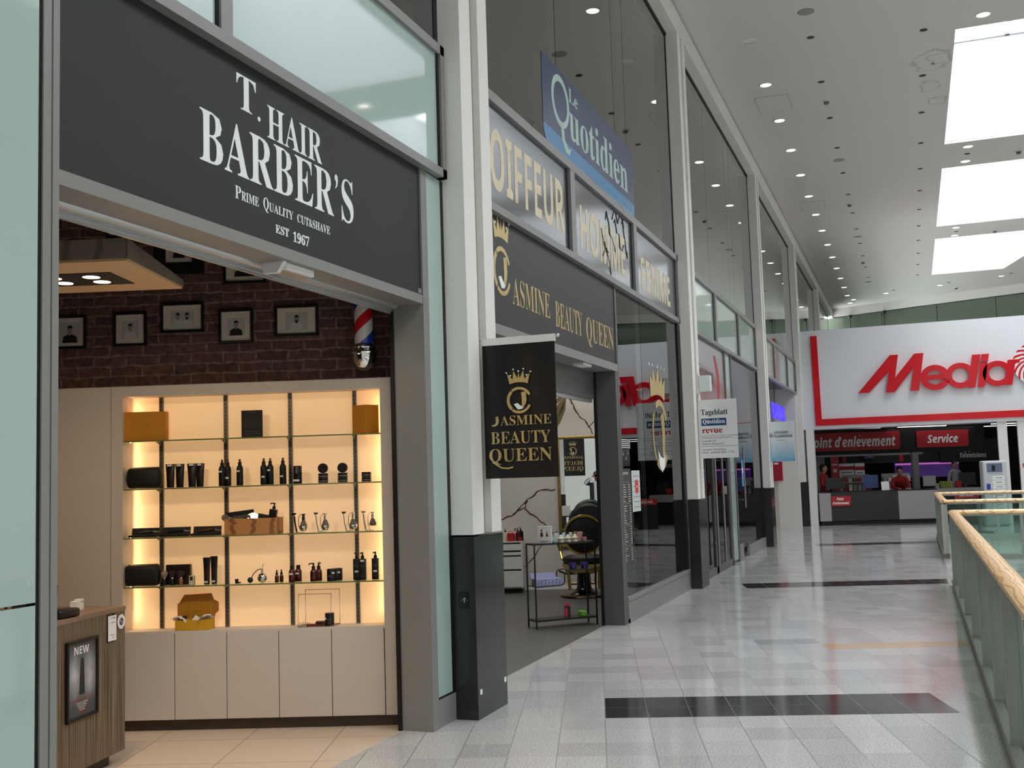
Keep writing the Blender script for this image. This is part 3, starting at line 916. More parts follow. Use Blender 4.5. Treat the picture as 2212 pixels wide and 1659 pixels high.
TIN = [(0, 0), (0.0325, 0), (0.034, 0.001), (0.034, 0.026), (0.0345, 0.027), (0.0345, 0.032), (0.033, 0.033), (0, 0.033)]
for (px, nm) in [(699, 'left'), (741, 'middle'), (792, 'right')]:
    for k in range(2):
        t = item('hair_wax_tin', 'flat black wax tin, %s of the %s pair stacked on the second shelf' % (['lower', 'upper'][k], nm), 'tin', 1, px, 0.07, group='black wax tins')
        t.location.z += 0.0335 * k; MW[t.name] = t.matrix_world.copy()
        B().lathe(TIN, n=22).o('body', m_blackpl, t, smooth=True)
        b = B(); b.ring(0, 0, 0.0346, 0.0349, 0, 360, 0.009, 0.017, 22); b.o('print_band', m_greyprint, t)
    if nm != 'right':
        t = item('hair_wax_tin', 'round black wax tin on edge atop the %s stack of the second shelf' % nm, 'tin', 1, px, 0.07, group='black wax tins')
        t.location.z += 0.067
        B().lathe([(0, -0.015), (0.034, -0.015), (0.0345, -0.013), (0.0345, 0.013), (0.033, 0.015), (0, 0.015)], (0, 0, 0.0348), 26, 'y').o('body', m_blackpl, t, smooth=True)
# razor boxes on the third shelf
m_blade = mat('grey_razor_handle', (120, 118, 112), 0.3, metal=0.4)
m_blade2 = mat('wooden_razor_handle', (112, 66, 40), 0.5)
for (px, mm, lab) in [(313, m_blade, 'open black razor case with pale razor, leftmost on the third shelf'), (380, m_black, 'open black razor case with dark razor, middle on the third shelf'), (447, m_blade2, 'open black razor case with wooden razor, beside the wooden crate')]:
    t = item('razor_case', lab, 'razor case', 2, px, 0.06, 0.0, 'open razor cases')
    b = B(); b.box(-0.1, 0.1, -0.03, 0.03, 0, 0.016); b.o('tray', m_black, t)
    b = B(); b.prism([(0.026, 0.016), (0.034, 0.016), (0.044, 0.062), (0.036, 0.062)], -0.098, 0.098, 'x'); b.o('lid', m_black, t)
    b = B(); b.prism([(-0.06, 0.026), (0.02, 0.034), (0.05, 0.036), (0.05, 0.042), (0.0, 0.044), (-0.05, 0.036)], 0.018, 0.026, 'y'); b.o('razor', mm, t)
    b = B(frame((0, 0.029, 0.0), (1, 0, 0))); b.text('Thiers', 0.052, 0.03, h=0.013, d=0.0, al='L', shear=0.3, z=0.001); b.o('lettering', m_label, t)
# wooden crate and its contents
m_crate = wood_mat('oak_crate', (186, 128, 74), (132, 84, 44), (1.5, 1.5, 9.0), 0.6, 3.0, 1.5, 0.0)
t = item('wooden_crate', 'small wooden crate full of shaving goods on the third shelf', 'crate', 2, 551, 0.075, 0.0)
b = B(); b.box(-0.185, 0.185, -0.062, -0.05, 0, 0.11); b.box(-0.185, 0.185, 0.05, 0.062, 0, 0.11); b.box(-0.195, -0.184, -0.062, 0.062, 0, 0.11); b.box(0.172, 0.185, -0.062, 0.062, 0, 0.11); b.box(-0.185, 0.185, -0.06, 0.06, 0, 0.01); b.box(-0.18, 0.18, -0.05, 0.05, 0.07, 0.078)
b.o('body', m_crate, t)
cz = 0.082
def crate_spot(dx, y, z, M=Matrix()):
    return CM @ Matrix.Translation((nu(2, 551) + dx, y, SZ[2] + z)) @ M
RY = lambda a: Matrix.Rotation(R(a), 4, 'Y'); RX = lambda a: Matrix.Rotation(R(a), 4, 'X')
t = thing('razor_case', 'black razor case propped open at the back of the wooden crate', 'razor case', M=crate_spot(-0.1, 0.1, 0.08, RY(-6)), group='open razor cases')
B().box(-0.095, 0.095, -0.005, 0.005, 0.0, 0.082).o('lid', m_black, t); B().box(-0.05, 0.05, -0.012, -0.006, 0.03, 0.052).o('razor', m_blade, t)
t = thing('shaving_brush', 'silver shaving brush lying over the left end of the wooden crate', 'brush', M=crate_spot(-0.15, 0.05, 0.105, RY(-75)))
B().lathe([(0, -0.02), (0.009, -0.02), (0.012, 0.01), (0.014, 0.02)]).o('handle', m_chrome, t, smooth=True); B().lathe([(0.014, 0.02), (0.024, 0.055), (0.015, 0.072), (0, 0.076)]).o('bristles', mat('grey_bristles', (112, 104, 92), 0.8, var=0.3, scale=60), t, smooth=True)
t = thing('hand_mirror', 'round chrome shaving mirror leaning in the wooden crate', 'mirror', M=crate_spot(-0.01, 0.06, 0.1, RX(-20)))
B().lathe([(0, -0.004), (0.045, -0.004), (0.045, 0.004)], n=28, ax='y').o('glass', m_chrome, t); b = B(frame((0, 0, 0), (1, 0, 0))); b.ring(0, 0, 0.038, 0.047, 0, 360, -0.006, 0.008); b.o('rim', m_chrome, t, smooth=True)
t = thing('safety_razor', 'small silver razor frame sticking up in the wooden crate', 'razor', M=crate_spot(-0.055, 0.05, 0.09, RY(30)))
b = B(frame((0, 0, 0.03), (1, 0, 0))); b.ring(0, 0, 0.014, 0.02, 0, 360, -0.004, 0.004, 4); b.o('head', m_chrome, t)
t = thing('card_box', 'small dark carton tilted inside the wooden crate', 'carton', M=crate_spot(0.06, 0.06, 0.08, RY(12)))
B().box(-0.036, 0.036, -0.02, 0.02, 0, 0.055).o('carton', m_black, t); B().box(-0.032, -0.018, -0.0212, -0.02, 0.006, 0.012).o('label', m_label, t)
PUMP = [(0, 0), (0.024, 0), (0.026, 0.003), (0.026, 0.098), (0.024, 0.102), (0.012, 0.104), (0.012, 0.106)]
def pump_parts(t, z, r, m_, ln=0.03, ang=180, drop=0.004):
    B().lathe([(0, z), (r, z), (r, z + 0.02), (r * 0.5, z + 0.022), (r * 0.5, z + 0.036), (0, z + 0.036)]).o('collar', m_, t, smooth=True)
    a = R(ang); b = B(); b.tube([(0.006 * math.cos(a + 3.14), 0.006 * math.sin(a + 3.14), z + 0.038), (0, 0, z + 0.041), (ln * 0.6 * math.cos(a), ln * 0.6 * math.sin(a), z + 0.04), (ln * math.cos(a), ln * math.sin(a), z + 0.038 - drop)], 0.0048, 8); b.o('spout', m_, t, smooth=True)
t = thing('pump_bottle', 'black pump bottle tilted at the right end of the wooden crate', 'bottle', M=crate_spot(0.125, 0.065, 0.078, RY(9)))
B().box(-0.026, 0.026, -0.02, 0.02, 0, 0.09, 0.004).o('body', m_blackpl, t); pump_parts(t, 0.09, 0.011, m_blackpl)
B().box(-0.02, 0.0, -0.0212, -0.02, 0.006, 0.013).o('label', m_label, t)
m_straw = mat('wood_straw', (166, 120, 74), 0.8, var=0.2)
b = B()
for k in range(60):
    x, y, z = random.uniform(-0.1, 0.165), random.uniform(-0.045, 0.045), 0.08
    a = random.uniform(0, 6.28); r_ = 0.02
    b.tube([(x, y, z), (x + r_ * math.cos(a), y + r_ * math.sin(a) * 0.5, z + random.uniform(0.015, 0.04)), (x + 2 * r_ * math.cos(a), y + r_ * math.sin(a), z + random.uniform(0.0, 0.03))], 0.0009, 3)
o = b.o('wood_straw', m_straw); o.matrix_world = crate_spot(0, 0.075, 0.0)
tag(o, 'curly wood straw filling the crate on the third shelf', 'packing straw', kind='stuff')
# shaving sets: stand with razor and brush
def shaving_set(px, brush_m, kind, lab, flip):
    t = item('shaving_set', lab, 'shaving set', 2, px, 0.07, 0.0, 'chrome shaving sets')
    f_ = -1 if flip else 1
    b = B(); b.lathe([(0, 0), (0.034, 0), (0.034, 0.004), (0.006, 0.007), (0.004, 0.012)], (0, 0, 0)); b.o('base', m_chrome, t, smooth=True)
    b = B()
    b.tube([(0, 0, 0.01), (-0.012 * f_, 0, 0.05), (-0.012 * f_, 0, 0.1), (0.0, 0, 0.122), (0.014 * f_, 0, 0.125)], 0.0025, 6); b.o('stand', m_chrome, t, smooth=True)
    b = B(); x = 0.022 * f_
    b.lathe([(0, 0.128), (0.013, 0.128), (0.013, 0.124), (0.008, 0.114), (0.012, 0.098), (0.009, 0.086), (0.012, 0.082)][::-1], (x, 0, 0)); br = b.o('brush_handle', brush_m, t, smooth=True)
    B().lathe([(0.012, 0.082), (0.02, 0.06), (0.026, 0.045), (0.02, 0.034), (0, 0.032)][::-1], (x, 0, 0)).o('bristles', mat('badger_bristles', (104, 98, 88), 0.8, var=0.35, scale=70) if 'badger_bristles' not in MATS else MATS['badger_bristles'], br, smooth=True)
    if kind == 'bowl':
        B().lathe([(0, 0.008), (0.016, 0.012), (0.028, 0.03), (0.03, 0.044), (0.034, 0.046), (0.031, 0.046), (0.026, 0.03), (0, 0.016)], (x, 0, 0)).o('bowl', m_chrome, t, smooth=True)
    x2 = -0.036 * f_
    b = B(); b.tube([(x2 * 0.7, -0.004, 0.006), (x2, 0, 0.06), (x2 - 0.006 * f_, 0, 0.115)], 0.0062, 8); rz_ = b.o('razor_handle', m_black if brush_m is m_black else m_chrome, t, smooth=True)
    b = B(); b.prism([(x2 - 0.024 * f_, 0.135), (x2 + 0.012 * f_, 0.135), (x2 + 0.004 * f_, 0.122), (x2 - 0.014 * f_, 0.118)], -0.006, 0.006, 'y'); b.o('razor_head', m_chrome, rz_)
shaving_set(650, m_black, 'bowl', 'chrome shaving set with black-handled brush over bowl, leftmost on the third shelf', False)
shaving_set(697, m_chrome, 'bowl', 'all-chrome shaving set with brush over bowl, second on the third shelf', False)
shaving_set(757, m_chrome, 'bowl', 'tall chrome shaving set with bowl and leaning brush, third on the third shelf', False)
shaving_set(799, m_chrome, 'plain', 'chrome shaving stand without bowl, rightmost on the third shelf', False)
# lowest shelf
t = item('book_box', 'dark brown carton with dull red lettering behind the shaving brushes', 'carton', 3, 383, 0.11)
B().box(-0.085, 0.085, -0.02, 0.02, 0, 0.138).o('carton', mat('dark_brown_card', (28, 20, 18), 0.5), t)
b = B(frame((0, -0.0205, 0), (0, 0, 1), (-1, 0, 0)))
for k in range(3): b.text('COTEK', 0.03, 0.05 - k * 0.05, w=0.06, h=0.013, d=0.0006)
b.o('lettering', m_redprint, t)
for (px, hm, bm_, lab) in [(357, m_black, (150, 136, 118), 'shaving brush with pale bristles and black handle, first of three'), (374, m_black, (40, 34, 32), 'shaving brush with black bristles and black handle, middle of three'), (393, mat('copper_handle', (150, 96, 70), 0.4), (56, 36, 32), 'shaving brush with copper handle, nearest the small card box')]:
    t = item('shaving_brush', lab, 'brush', 3, px, 0.06, 0, 'shaving brushes on the lowest shelf')
    B().lathe([(0, 0), (0.015, 0), (0.016, 0.003), (0.012, 0.014), (0.016, 0.028), (0.014, 0.038), (0.011, 0.045)]).o('handle', hm, t, smooth=True)
    B().lathe([(0.011, 0.045), (0.013, 0.052), (0.0125, 0.054)]).o('ferrule', m_chrome, t, smooth=True)
    B().lathe([(0.012, 0.053), (0.025, 0.078), (0.024, 0.09), (0.012, 0.098), (0, 0.1)]).o('bristles', mat('bristle_%d' % px, bm_, 0.85, var=0.3, scale=70), t, smooth=True)
t = item('soap_box', 'tiny cream soap box beside the copper-handled brush', 'box', 3, 416, 0.07)
B().box(-0.018, 0.018, -0.014, 0.014, 0, 0.062).o('carton', mat('cream_card', (214, 204, 170), 0.6), t)
b = B(); b.box(-0.011, 0.009, -0.0146, -0.014, 0.03, 0.056); b.o('emblem', m_black, t); B().box(-0.01, 0.008, -0.0146, -0.014, 0.004, 0.017).o('label', m_label, t)
t = item('travel_brush', 'tiny black pocket brush lying left of the perfume atomiser', 'brush', 3, 516, 0.06)
B().lathe([(0, 0), (0.011, 0), (0.011, 0.016), (0.013, 0.02), (0.013, 0.03), (0, 0.031)], (-0.008, 0, 0)).o('body', m_black, t, smooth=True); B().lathe([(0, 0), (0.009, 0.001), (0.009, 0.01), (0, 0.011)], (0.013, -0.004, 0)).o('cap', m_redprint, t, smooth=True)
t = item('perfume_atomiser', 'chrome ball atomiser with hose and rubber bulb on the lowest shelf', 'atomiser', 3, 568, 0.07)
B().sph((0, 0, 0.034), 0.035, 20).o('flask', m_chrome, t, smooth=True)
B().lathe([(0.012, 0.066), (0.008, 0.07), (0.008, 0.092), (0.01, 0.094), (0, 0.096)]).o('neck', m_chrome, t, smooth=True)
b = B(); b.tube([(0, 0, 0.094), (0.004, 0, 0.118), (0.012, 0, 0.132)], 0.002, 6); b.o('nozzle', m_chrome, t, smooth=True)
b = B(); b.tube([(0.0, 0, 0.094), (-0.03, 0, 0.09), (-0.06, 0, 0.065), (-0.078, 0, 0.03)], 0.0032, 8); b.o('hose', m_blackpl, t, smooth=True)
B().sph((-0.085, 0, 0.02), 0.02, 14).o('bulb', m_blackpl, t, smooth=True)
for (px, y, lab) in [(600, 0.06, 'small amber dropper bottle, left of the pair'), (608, 0.085, 'small amber dropper bottle, right of the pair')]:
    t = bottle('dropper_bottle', 3, px, y, [(0, 0), (0.013, 0), (0.014, 0.002), (0.014, 0.042), (0.008, 0.05), (0.007, 0.052)], m_amber, lab + ' on the lowest shelf', group='amber dropper bottles',
               parts=[('cap', [(0.008, 0.052), (0.0085, 0.052), (0.0085, 0.066), (0.005, 0.068), (0.005, 0.08), (0.003, 0.086), (0, 0.087)], m_blackpl)])
for (px, y, lab) in [(633, 0.06, 'round brown bottle with black screw cap, front of the pair'), (644, 0.095, 'round brown bottle with black screw cap, behind at the right')]:
    t = bottle('lotion_bottle', 3, px, y, [(0, 0), (0.022, 0), (0.0235, 0.003), (0.0235, 0.066), (0.02, 0.08), (0.012, 0.088)], m_amber, lab.split(',')[0] + (', front of two on the lowest shelf' if px == 633 else ', rear of two on the lowest shelf'), group='brown lotion bottles',
               parts=[('cap', [(0.0135, 0.086), (0.0145, 0.086), (0.0145, 0.112), (0, 0.113)], m_blackpl)])
    B().box(-0.012, 0.012, -0.0248, -0.02, 0.05, 0.062).o('price_label', m_label, t)
for (px, y, lab, ang) in [(679, 0.06, 'brown pump bottle, front of the pair on the lowest shelf', 175), (688, 0.095, 'brown pump bottle, rear of the pair on the lowest shelf', 80)]:
    t = bottle('pump_bottle', 3, px, y, [(0, 0), (0.022, 0), (0.0235, 0.003), (0.0235, 0.06), (0.02, 0.074), (0.012, 0.082)], m_amber, lab, group='brown pump bottles')
    t.rotation_euler = (0, 0, CA); pump_parts(t, 0.082, 0.0125, m_blackpl, 0.034, ang)
for (px, y, lab) in [(719, 0.055, 'black jar with white label, front of the jar pair on the lowest shelf'), (728, 0.1, 'black jar, rear of the pair on the lowest shelf')]:
    t = bottle('cream_jar', 3, px, y, [(0, 0), (0.033, 0), (0.035, 0.003), (0.035, 0.072), (0.0335, 0.074), (0, 0.074)], m_blackpl, lab, 'jar', group='black cream jars')
    t.rotation_euler = (0, 0, CA); B().lathe([(0.0335, 0.074), (0.035, 0.074), (0.035, 0.082), (0.033, 0.083), (0, 0.083)]).o('lid', m_blackpl, t, smooth=True)
    B().box(0.006, 0.024, -0.036, -0.026, 0.05, 0.062).o('price_label', m_label, t)
    b = B(frame((0, -0.0352, 0), (1, 0, 0))); b.box(-0.02, 0.01, 0.036, 0.039, -0.003, 0); b.box(-0.012, 0.004, 0.03, 0.032, -0.003, 0); b.o('print', m_greyprint, t)
for (px, y, lab) in [(771, 0.085, 'tall square black pump bottle, leftmost of three'), (785, 0.055, 'tall square black pump bottle, front middle of three'), (811, 0.085, 'tall square black pump bottle, rightmost of three')]:
    t = item('pump_bottle', lab + ' on the lowest shelf', 'bottle', 3, px, y, 0, 'tall black pump bottles')
    B().box(-0.024, 0.024, -0.02, 0.02, 0, 0.145, 0.004).o('body', m_blackpl, t, smooth=True); pump_parts(t, 0.145, 0.012, m_blackpl, 0.016)
    B().box(-0.012, 0.013, -0.0212, -0.02, 0.052 if px != 785 else 0.126, 0.064 if px != 785 else 0.138).o('price_label', m_label, t)
    b = B(frame((0, -0.0203, 0), (1, 0, 0))); b.box(-0.016, 0.016, 0.098, 0.101, 0, 0.0006); b.box(-0.01, 0.01, 0.09, 0.092, 0, 0.0006); b.box(-0.009, 0.009, 0.024, 0.026, 0, 0.0006); b.o('print', m_greyprint, t)
# counter level: open yellow gift carton
t = item('gift_carton', 'open amber carton with tissue paper and card on the cabinet ledge', 'carton', 4, 423, 0.08, 0.0)
b = B(); b.box(-0.122, 0.1, -0.066, -0.063, 0, 0.068); b.box(-0.122, 0.12, 0.03, 0.033, 0, 0.07); b.box(-0.122, -0.119, -0.066, 0.033, 0, 0.068); b.prism([(0.1, -0.066), (0.103, -0.066), (0.123, 0.033), (0.12, 0.033)], 0, 0.068); b.box(-0.12, 0.1, -0.065, 0.03, 0, 0.004)
b.o('tray', mat('amber_card_outer', (206, 156, 30), 0.6), t)
b = B(frame((0, 0.034, 0.066), (1, 0, 0)))
b.prism([(-0.14, 0), (0.12, 0), (0.126, 0.03), (0.15, 0.05), (0.15, 0.11), (0.125, 0.125), (0.118, 0.125), (0.1, 0.172), (-0.092, 0.165), (-0.125, 0.115), (-0.14, 0.1)], -0.006, 0.0)
b.o('lid', m_kraft, t)
b = B(frame((0, 0.034, 0.066), (1, 0, 0)))
b.prism([(-0.128, 0.0), (0.105, 0.0), (0.105, 0.118), (-0.07, 0.118), (-0.09, 0.105), (-0.128, 0.09)], 0.0, 0.002); b.o('lid_lining', mat('amber_card_lining', (186, 132, 28), 0.7), t)
b = B(frame((0, 0.034, 0.066), (1, 0, 0)))
for i in range(12):
    for j in range(8):
        if i in (0, 1, 10, 11) or j in (0, 1, 6, 7):
            b.box(-0.075 + i * 0.0145, -0.0725 + i * 0.0145, 0.004 + j * 0.0145, 0.012 + j * 0.0145, 0.002, 0.0026)
b.text('HAVE A GOOD SHAVE', 0.005, 0.05, w=0.075, h=0.005, al='C', d=0.0006, z=0.002)
b.o('print', mat('brown_print', (128, 78, 20), 0.7), t)
def crumple(w_, d_, h_, seed):
    random.seed(seed); bm_ = B(); n = 9; vs = []; fs = []
    for i in range(n):
        for j in range(n):
            u, v = i / (n - 1) - 0.5, j / (n - 1) - 0.5
            vs.append((u * w_, v * d_, h_ * (1 - 2.6 * (u * u + v * v)) + random.uniform(-0.006, 0.006)))
    for i in range(n - 1):
        for j in range(n - 1):
            a = i * n + j; fs.append((a, a + 1, a + n + 1, a + n))
    bm_.add(vs, fs); return bm_
m_tissue = mat('tissue_paper', (226, 216, 204), 0.8, var=0.03)
for (dx, dy, dz, a, s_, lab) in [(-0.1, -0.04, 0.064, 12, 4, 'crumpled tissue paper over the left rim of the amber carton'), (0.08, -0.045, 0.07, -26, 9, 'crumpled tissue paper over the right rim of the amber carton')]:
    o = crumple(0.11, 0.08, 0.03, s_).o('tissue_paper', m_tissue); o.matrix_world = CM @ Matrix.Translation((nu(4, 423) + dx, 0.08 + dy, SZ[4] + dz)) @ RY(a) @ RX(-18); tag(o, lab, 'tissue paper')
random.seed(21)
t = thing('gift_card', 'white card stuck upright in the amber carton', 'card', M=CM @ Matrix.Translation((nu(4, 420), 0.035, SZ[4] + 0.03)) @ RX(-18) @ RY(32))
B().box(-0.024, 0.024, -0.001, 0.001, 0, 0.07).o('card', m_paper, t); B().box(-0.014, -0.002, -0.0016, -0.001, 0.03, 0.034).o('print', m_greyprint, t)
t = thing('shaving_brush', 'dark shaving brush head peeping out of the amber carton', 'brush', M=CM @ Matrix.Translation((nu(4, 400), 0.06, SZ[4] + 0.04)))
B().lathe([(0, -0.03), (0.011, -0.03), (0.011, 0.01), (0.02, 0.03), (0.018, 0.05), (0, 0.056)]).o('bristles', m_black, t, smooth=True)
# wire frame display
t = item('wire_display', 'thin wire display frame standing on the cabinet ledge', 'display frame', 4, 690, 0.075)
b = B()
for (x0, x1, y_, z0, z1, dx) in [(-0.135, 0.098, -0.055, 0, 0.222, 0.008), (-0.105, 0.135, 0.05, 0.004, 0.242, 0.0)]:
    b.tube([(x0, y_, z0 + 0.002), (x0 + dx, y_, z1), (x1, y_, z1), (x1 - dx, y_, z0 + 0.002)], 0.0028, 6, True)
b.tube([(-0.135, -0.055, 0.003), (-0.105, 0.05, 0.005)], 0.0028, 6); b.tube([(0.09, -0.055, 0.003), (0.135, 0.05, 0.005)], 0.0028, 6)
b.o('wire_frame', mat('grey_wire', (132, 122, 108), 0.4, metal=0.5), t, smooth=True)
b = B(frame((0, -0.056, 0), (1, 0, 0))); b.text('NEW', -0.124, 0.007, w=0.075, h=0.026, d=0.002); b.o('lettering', MATS['grey_wire'], t)
t = item('soap_carton', 'flat dark brown carton inside the wire display', 'carton', 4, 690, 0.07)
B().box(-0.085, 0.04, -0.03, 0.03, 0, 0.012).o('tray', m_redprint, t); b = B(); b.box(-0.02, 0.036, -0.02, 0.03, 0.0125, 0.03); b.o('carton', mat('brown_carton', (60, 26, 20), 0.5), t)
t = bottle('cream_jar', 4, 713, 0.07, [(0, 0), (0.03, 0), (0.032, 0.003), (0.032, 0.084), (0.03, 0.086), (0, 0.086)], m_blackpl, 'tall black jar inside the wire display on the ledge', 'jar', group='black cream jars')
t.rotation_euler = (0, 0, CA); B().box(-0.03, -0.018, -0.03, -0.024, 0.044, 0.056).o('price_label', m_label, t); b = B(frame((0, -0.0322, 0), (1, 0, 0))); b.box(-0.014, 0.018, 0.04, 0.043, -0.003, 0); b.prism([(-0.004, 0.016), (0.008, 0.016), (0.002, 0.026)], -0.003, 0); b.o('print', m_greyprint, t)

# ---------------------------------------------------------------- framed portraits on the brick wall
m_frame = mat('black_picture_frame', (20, 18, 18), 0.4, var=0.1)
m_mount = mat('cream_mount', (216, 206, 192), 0.7, var=0.01)
m_photo = mat('grey_photo_paper', (190, 184, 174), 0.6, var=0.03)
m_pskin = mat('photo_mid_grey', (150, 138, 124), 0.6, var=0.05)
m_pdark = mat('photo_dark', (30, 28, 28), 0.6, var=0.1)
m_plight = mat('photo_light_shirt', (206, 202, 196), 0.6, var=0.05)
def portrait(bs, x, z, s_, beard=False):
    """one figure: bs = builders dict; head and shoulders print"""
    bd = bs['body']
    bd.prism([(x - 0.038 * s_, z), (x - 0.034 * s_, z + 0.03 * s_), (x - 0.012 * s_, z + 0.042 * s_), (x + 0.012 * s_, z + 0.042 * s_), (x + 0.034 * s_, z + 0.03 * s_), (x + 0.038 * s_, z)], 0.0004, 0.0008)
    fc = bs['face']
    fc.prism([(x - 0.006 * s_, z + 0.038 * s_), (x + 0.006 * s_, z + 0.038 * s_), (x + 0.006 * s_, z + 0.052 * s_), (x - 0.006 * s_, z + 0.052 * s_)], 0.0008, 0.001)
    fc.prism([(x + 0.0115 * s_ * math.cos(t * 0.52), z + 0.062 * s_ + 0.016 * s_ * math.sin(t * 0.52)) for t in range(12)], 0.001, 0.0012)
    hr = bs['hair']
    hr.prism([(x - 0.013 * s_, z + 0.066 * s_), (x - 0.012 * s_, z + 0.08 * s_), (x, z + 0.088 * s_), (x + 0.013 * s_, z + 0.082 * s_), (x + 0.013 * s_, z + 0.066 * s_), (x + 0.009 * s_, z + 0.073 * s_), (x - 0.009 * s_, z + 0.073 * s_)], 0.0012, 0.0014)
    if beard:
        hr.prism([(x - 0.011 * s_, z + 0.06 * s_), (x - 0.008 * s_, z + 0.043 * s_), (x, z + 0.038 * s_), (x + 0.008 * s_, z + 0.043 * s_), (x + 0.011 * s_, z + 0.06 * s_), (x, z + 0.053 * s_)], 0.0012, 0.0014)
FRM = [(-2.43, -2.186, 2.676, 2.92, 0.6, 0.62, 1, m_pdark, False, 'framed portrait half hidden behind the left door jamb'),
       (-1.988, -1.744, 2.68, 2.928, 0.5, 0.5, 1, m_plight, False, 'framed portrait of a man in open light shirt, second from left in the lower row'),
       (-1.643, -1.327, 2.765, 2.982, 0.52, 0.5, 2, m_plight, True, 'framed photo of two men in light tops, raised in the lower row'),
       (-1.22, -0.97, 2.673, 2.921, 0.5, 0.5, 1, m_pdark, False, 'framed portrait of a man in black shirt, fourth in the lower row'),
       (-0.814, -0.498, 2.71, 2.933, 0.5, 0.55, 1, m_plight, True, 'framed photo of a bearded man in striped shirt, nearest the barber pole'),
       (-2.04, -1.79, 3.475, 3.73, 0.5, 0.5, 1, m_pdark, False, 'framed picture above the hanging lamp canopy, mostly hidden'),
       (-1.69, -1.325, 3.19, 3.56, 0.36, 0.3, 1, m_pdark, False, 'large black-framed portrait behind the tip of the lamp canopy'),
       (-1.183, -0.872, 3.105, 3.335, 0.5, 0.5, 2, m_pdark, False, 'framed photo of two men in dark suits, rightmost in the upper row')]
for (u0, u1, z0, z1, kw, kh, nmen, shirt, beard, lab) in FRM:
    big = (u1 - u0) > 0.36
    cx_, cz_ = (u0 + u1) / 2, (z0 + z1) / 2
    t = thing('framed_picture', lab, 'picture', M=CM @ frame((cx_, 0.184, cz_), (1, 0, 0)), group='framed portraits on the brick wall')
    W2, H2 = (u1 - u0) / 2, (z1 - z0) / 2
    fw_ = 0.019 if not big else 0.085
    b = B()
    b.box(-W2, W2, H2 - fw_, H2, 0, 0.024, 0.003, 1); b.box(-W2, W2, -H2, -H2 + fw_, 0, 0.024, 0.003, 1); b.box(-W2, -W2 + fw_, -H2 + fw_, H2 - fw_, 0, 0.024, 0.003, 1); b.box(W2 - fw_, W2, -H2 + fw_, H2 - fw_, 0, 0.024, 0.003, 1)
    b.o('frame', m_frame, t)
    B().box(-W2 + fw_, W2 - fw_, -H2 + fw_, H2 - fw_, 0.001, 0.009).o('mount', m_mount, t)
    pw, ph = (W2 - 0.02) * kw + 0.012, (H2 - 0.02) * kh + 0.012
    ph_ = B().box(-pw, pw, -ph - 0.004, ph - 0.004, 0.009, 0.0095).o('photo', m_photo, t)
    bs = {'body': B(Matrix.Translation((0, 0, 0.0095))), 'face': B(Matrix.Translation((0, 0, 0.0095))), 'hair': B(Matrix.Translation((0, 0, 0.0095)))}
    s_ = ph * 2 * 0.92 / 0.09
    for k in range(nmen):
        portrait(bs, (k - (nmen - 1) / 2) * pw * 0.8, -ph - 0.003, s_ * 0.95, beard and k == nmen - 1)
    bs['body'].o('figure', shirt, ph_); bs['face'].o('face', m_pskin, ph_); bs['hair'].o('hair', m_pdark, ph_)

# ---------------------------------------------------------------- barber pole
m_pole, g, p = newmat('barber_stripes')
P = g.obj(); sp_ = g.n('SeparateXYZ'); g.put(sp_.inputs[0], P)
an = g.m('DIVIDE', g.m('ARCTAN2', sp_.outputs[1], sp_.outputs[0]), 2 * math.pi)
ph_ = g.m('FRACT', g.m('ADD', g.m('SUBTRACT', g.m('DIVIDE', sp_.outputs[2], 0.36), an), 20.0))
c = g.mix(g.rng(ph_, 0.08, 0.31), lin((226, 222, 218)), lin((24, 66, 178)))
c = g.mix(g.rng(ph_, 0.58, 0.83), c, lin((206, 22, 34)))
g.put(p.inputs['Base Color'], c); p.inputs['Roughness'].default_value = 0.2; p.inputs['Coat Weight'].default_value = 0.8; p.inputs['Coat Roughness'].default_value = 0.02
def barber_pole(M, lab, k=1.0, globe=False):
    t = thing('barber_pole', lab, 'barber pole', M=M @ Matrix.Scale(k, 4), group=None)
    B().lathe([(0.066, 0.0), (0.066, 0.56)], n=32).o('striped_cylinder', m_pole, t, smooth=True)
    lo = B(); lo.lathe([(0, -0.185), (0.03, -0.182), (0.066, -0.16), (0.088, -0.115), (0.093, -0.085), (0.093, -0.07), (0.104, -0.066), (0.106, -0.056), (0.1, -0.048), (0.092, -0.046), (0.09, -0.035), (0.096, -0.03), (0.096, -0.02), (0.08, -0.012), (0.072, 0.0), (0.07, 0.004)], n=36)
    lo.o('lower_cap', m_chrome, t, smooth=True)
    hi = B(); hi.lathe([(0.07, 0.556), (0.074, 0.56), (0.08, 0.572), (0.1, 0.58), (0.104, 0.592), (0.092, 0.6), (0.092, 0.625)] + ([(0.06, 0.64), (0.0, 0.642)] if globe else [(0.08, 0.67), (0.05, 0.7), (0.0, 0.71)]), n=36)
    hi.o('upper_cap', m_chrome, t, smooth=True)
    if globe:
        B().sph((0, 0, 0.71), 0.085, 24).o('globe', mat('opal_globe', (232, 236, 232), 0.15, var=0), t, smooth=True)
    b = B(); b.tube([(0, 0.05, -0.06), (0, 0.13, -0.06)], 0.016, 10); b.tube([(0, 0.05, 0.6), (0, 0.13, 0.6)], 0.016, 10); b.box(-0.03, 0.03, 0.118, 0.13, -0.12, 0.66)
    b.o('wall_bracket', m_chrome, t, smooth=True)
    return t
barber_pole(CM @ Matrix.Translation((-0.152, 0.052, 2.612)), 'red white and blue barber pole with chrome ball end on the brick wall')

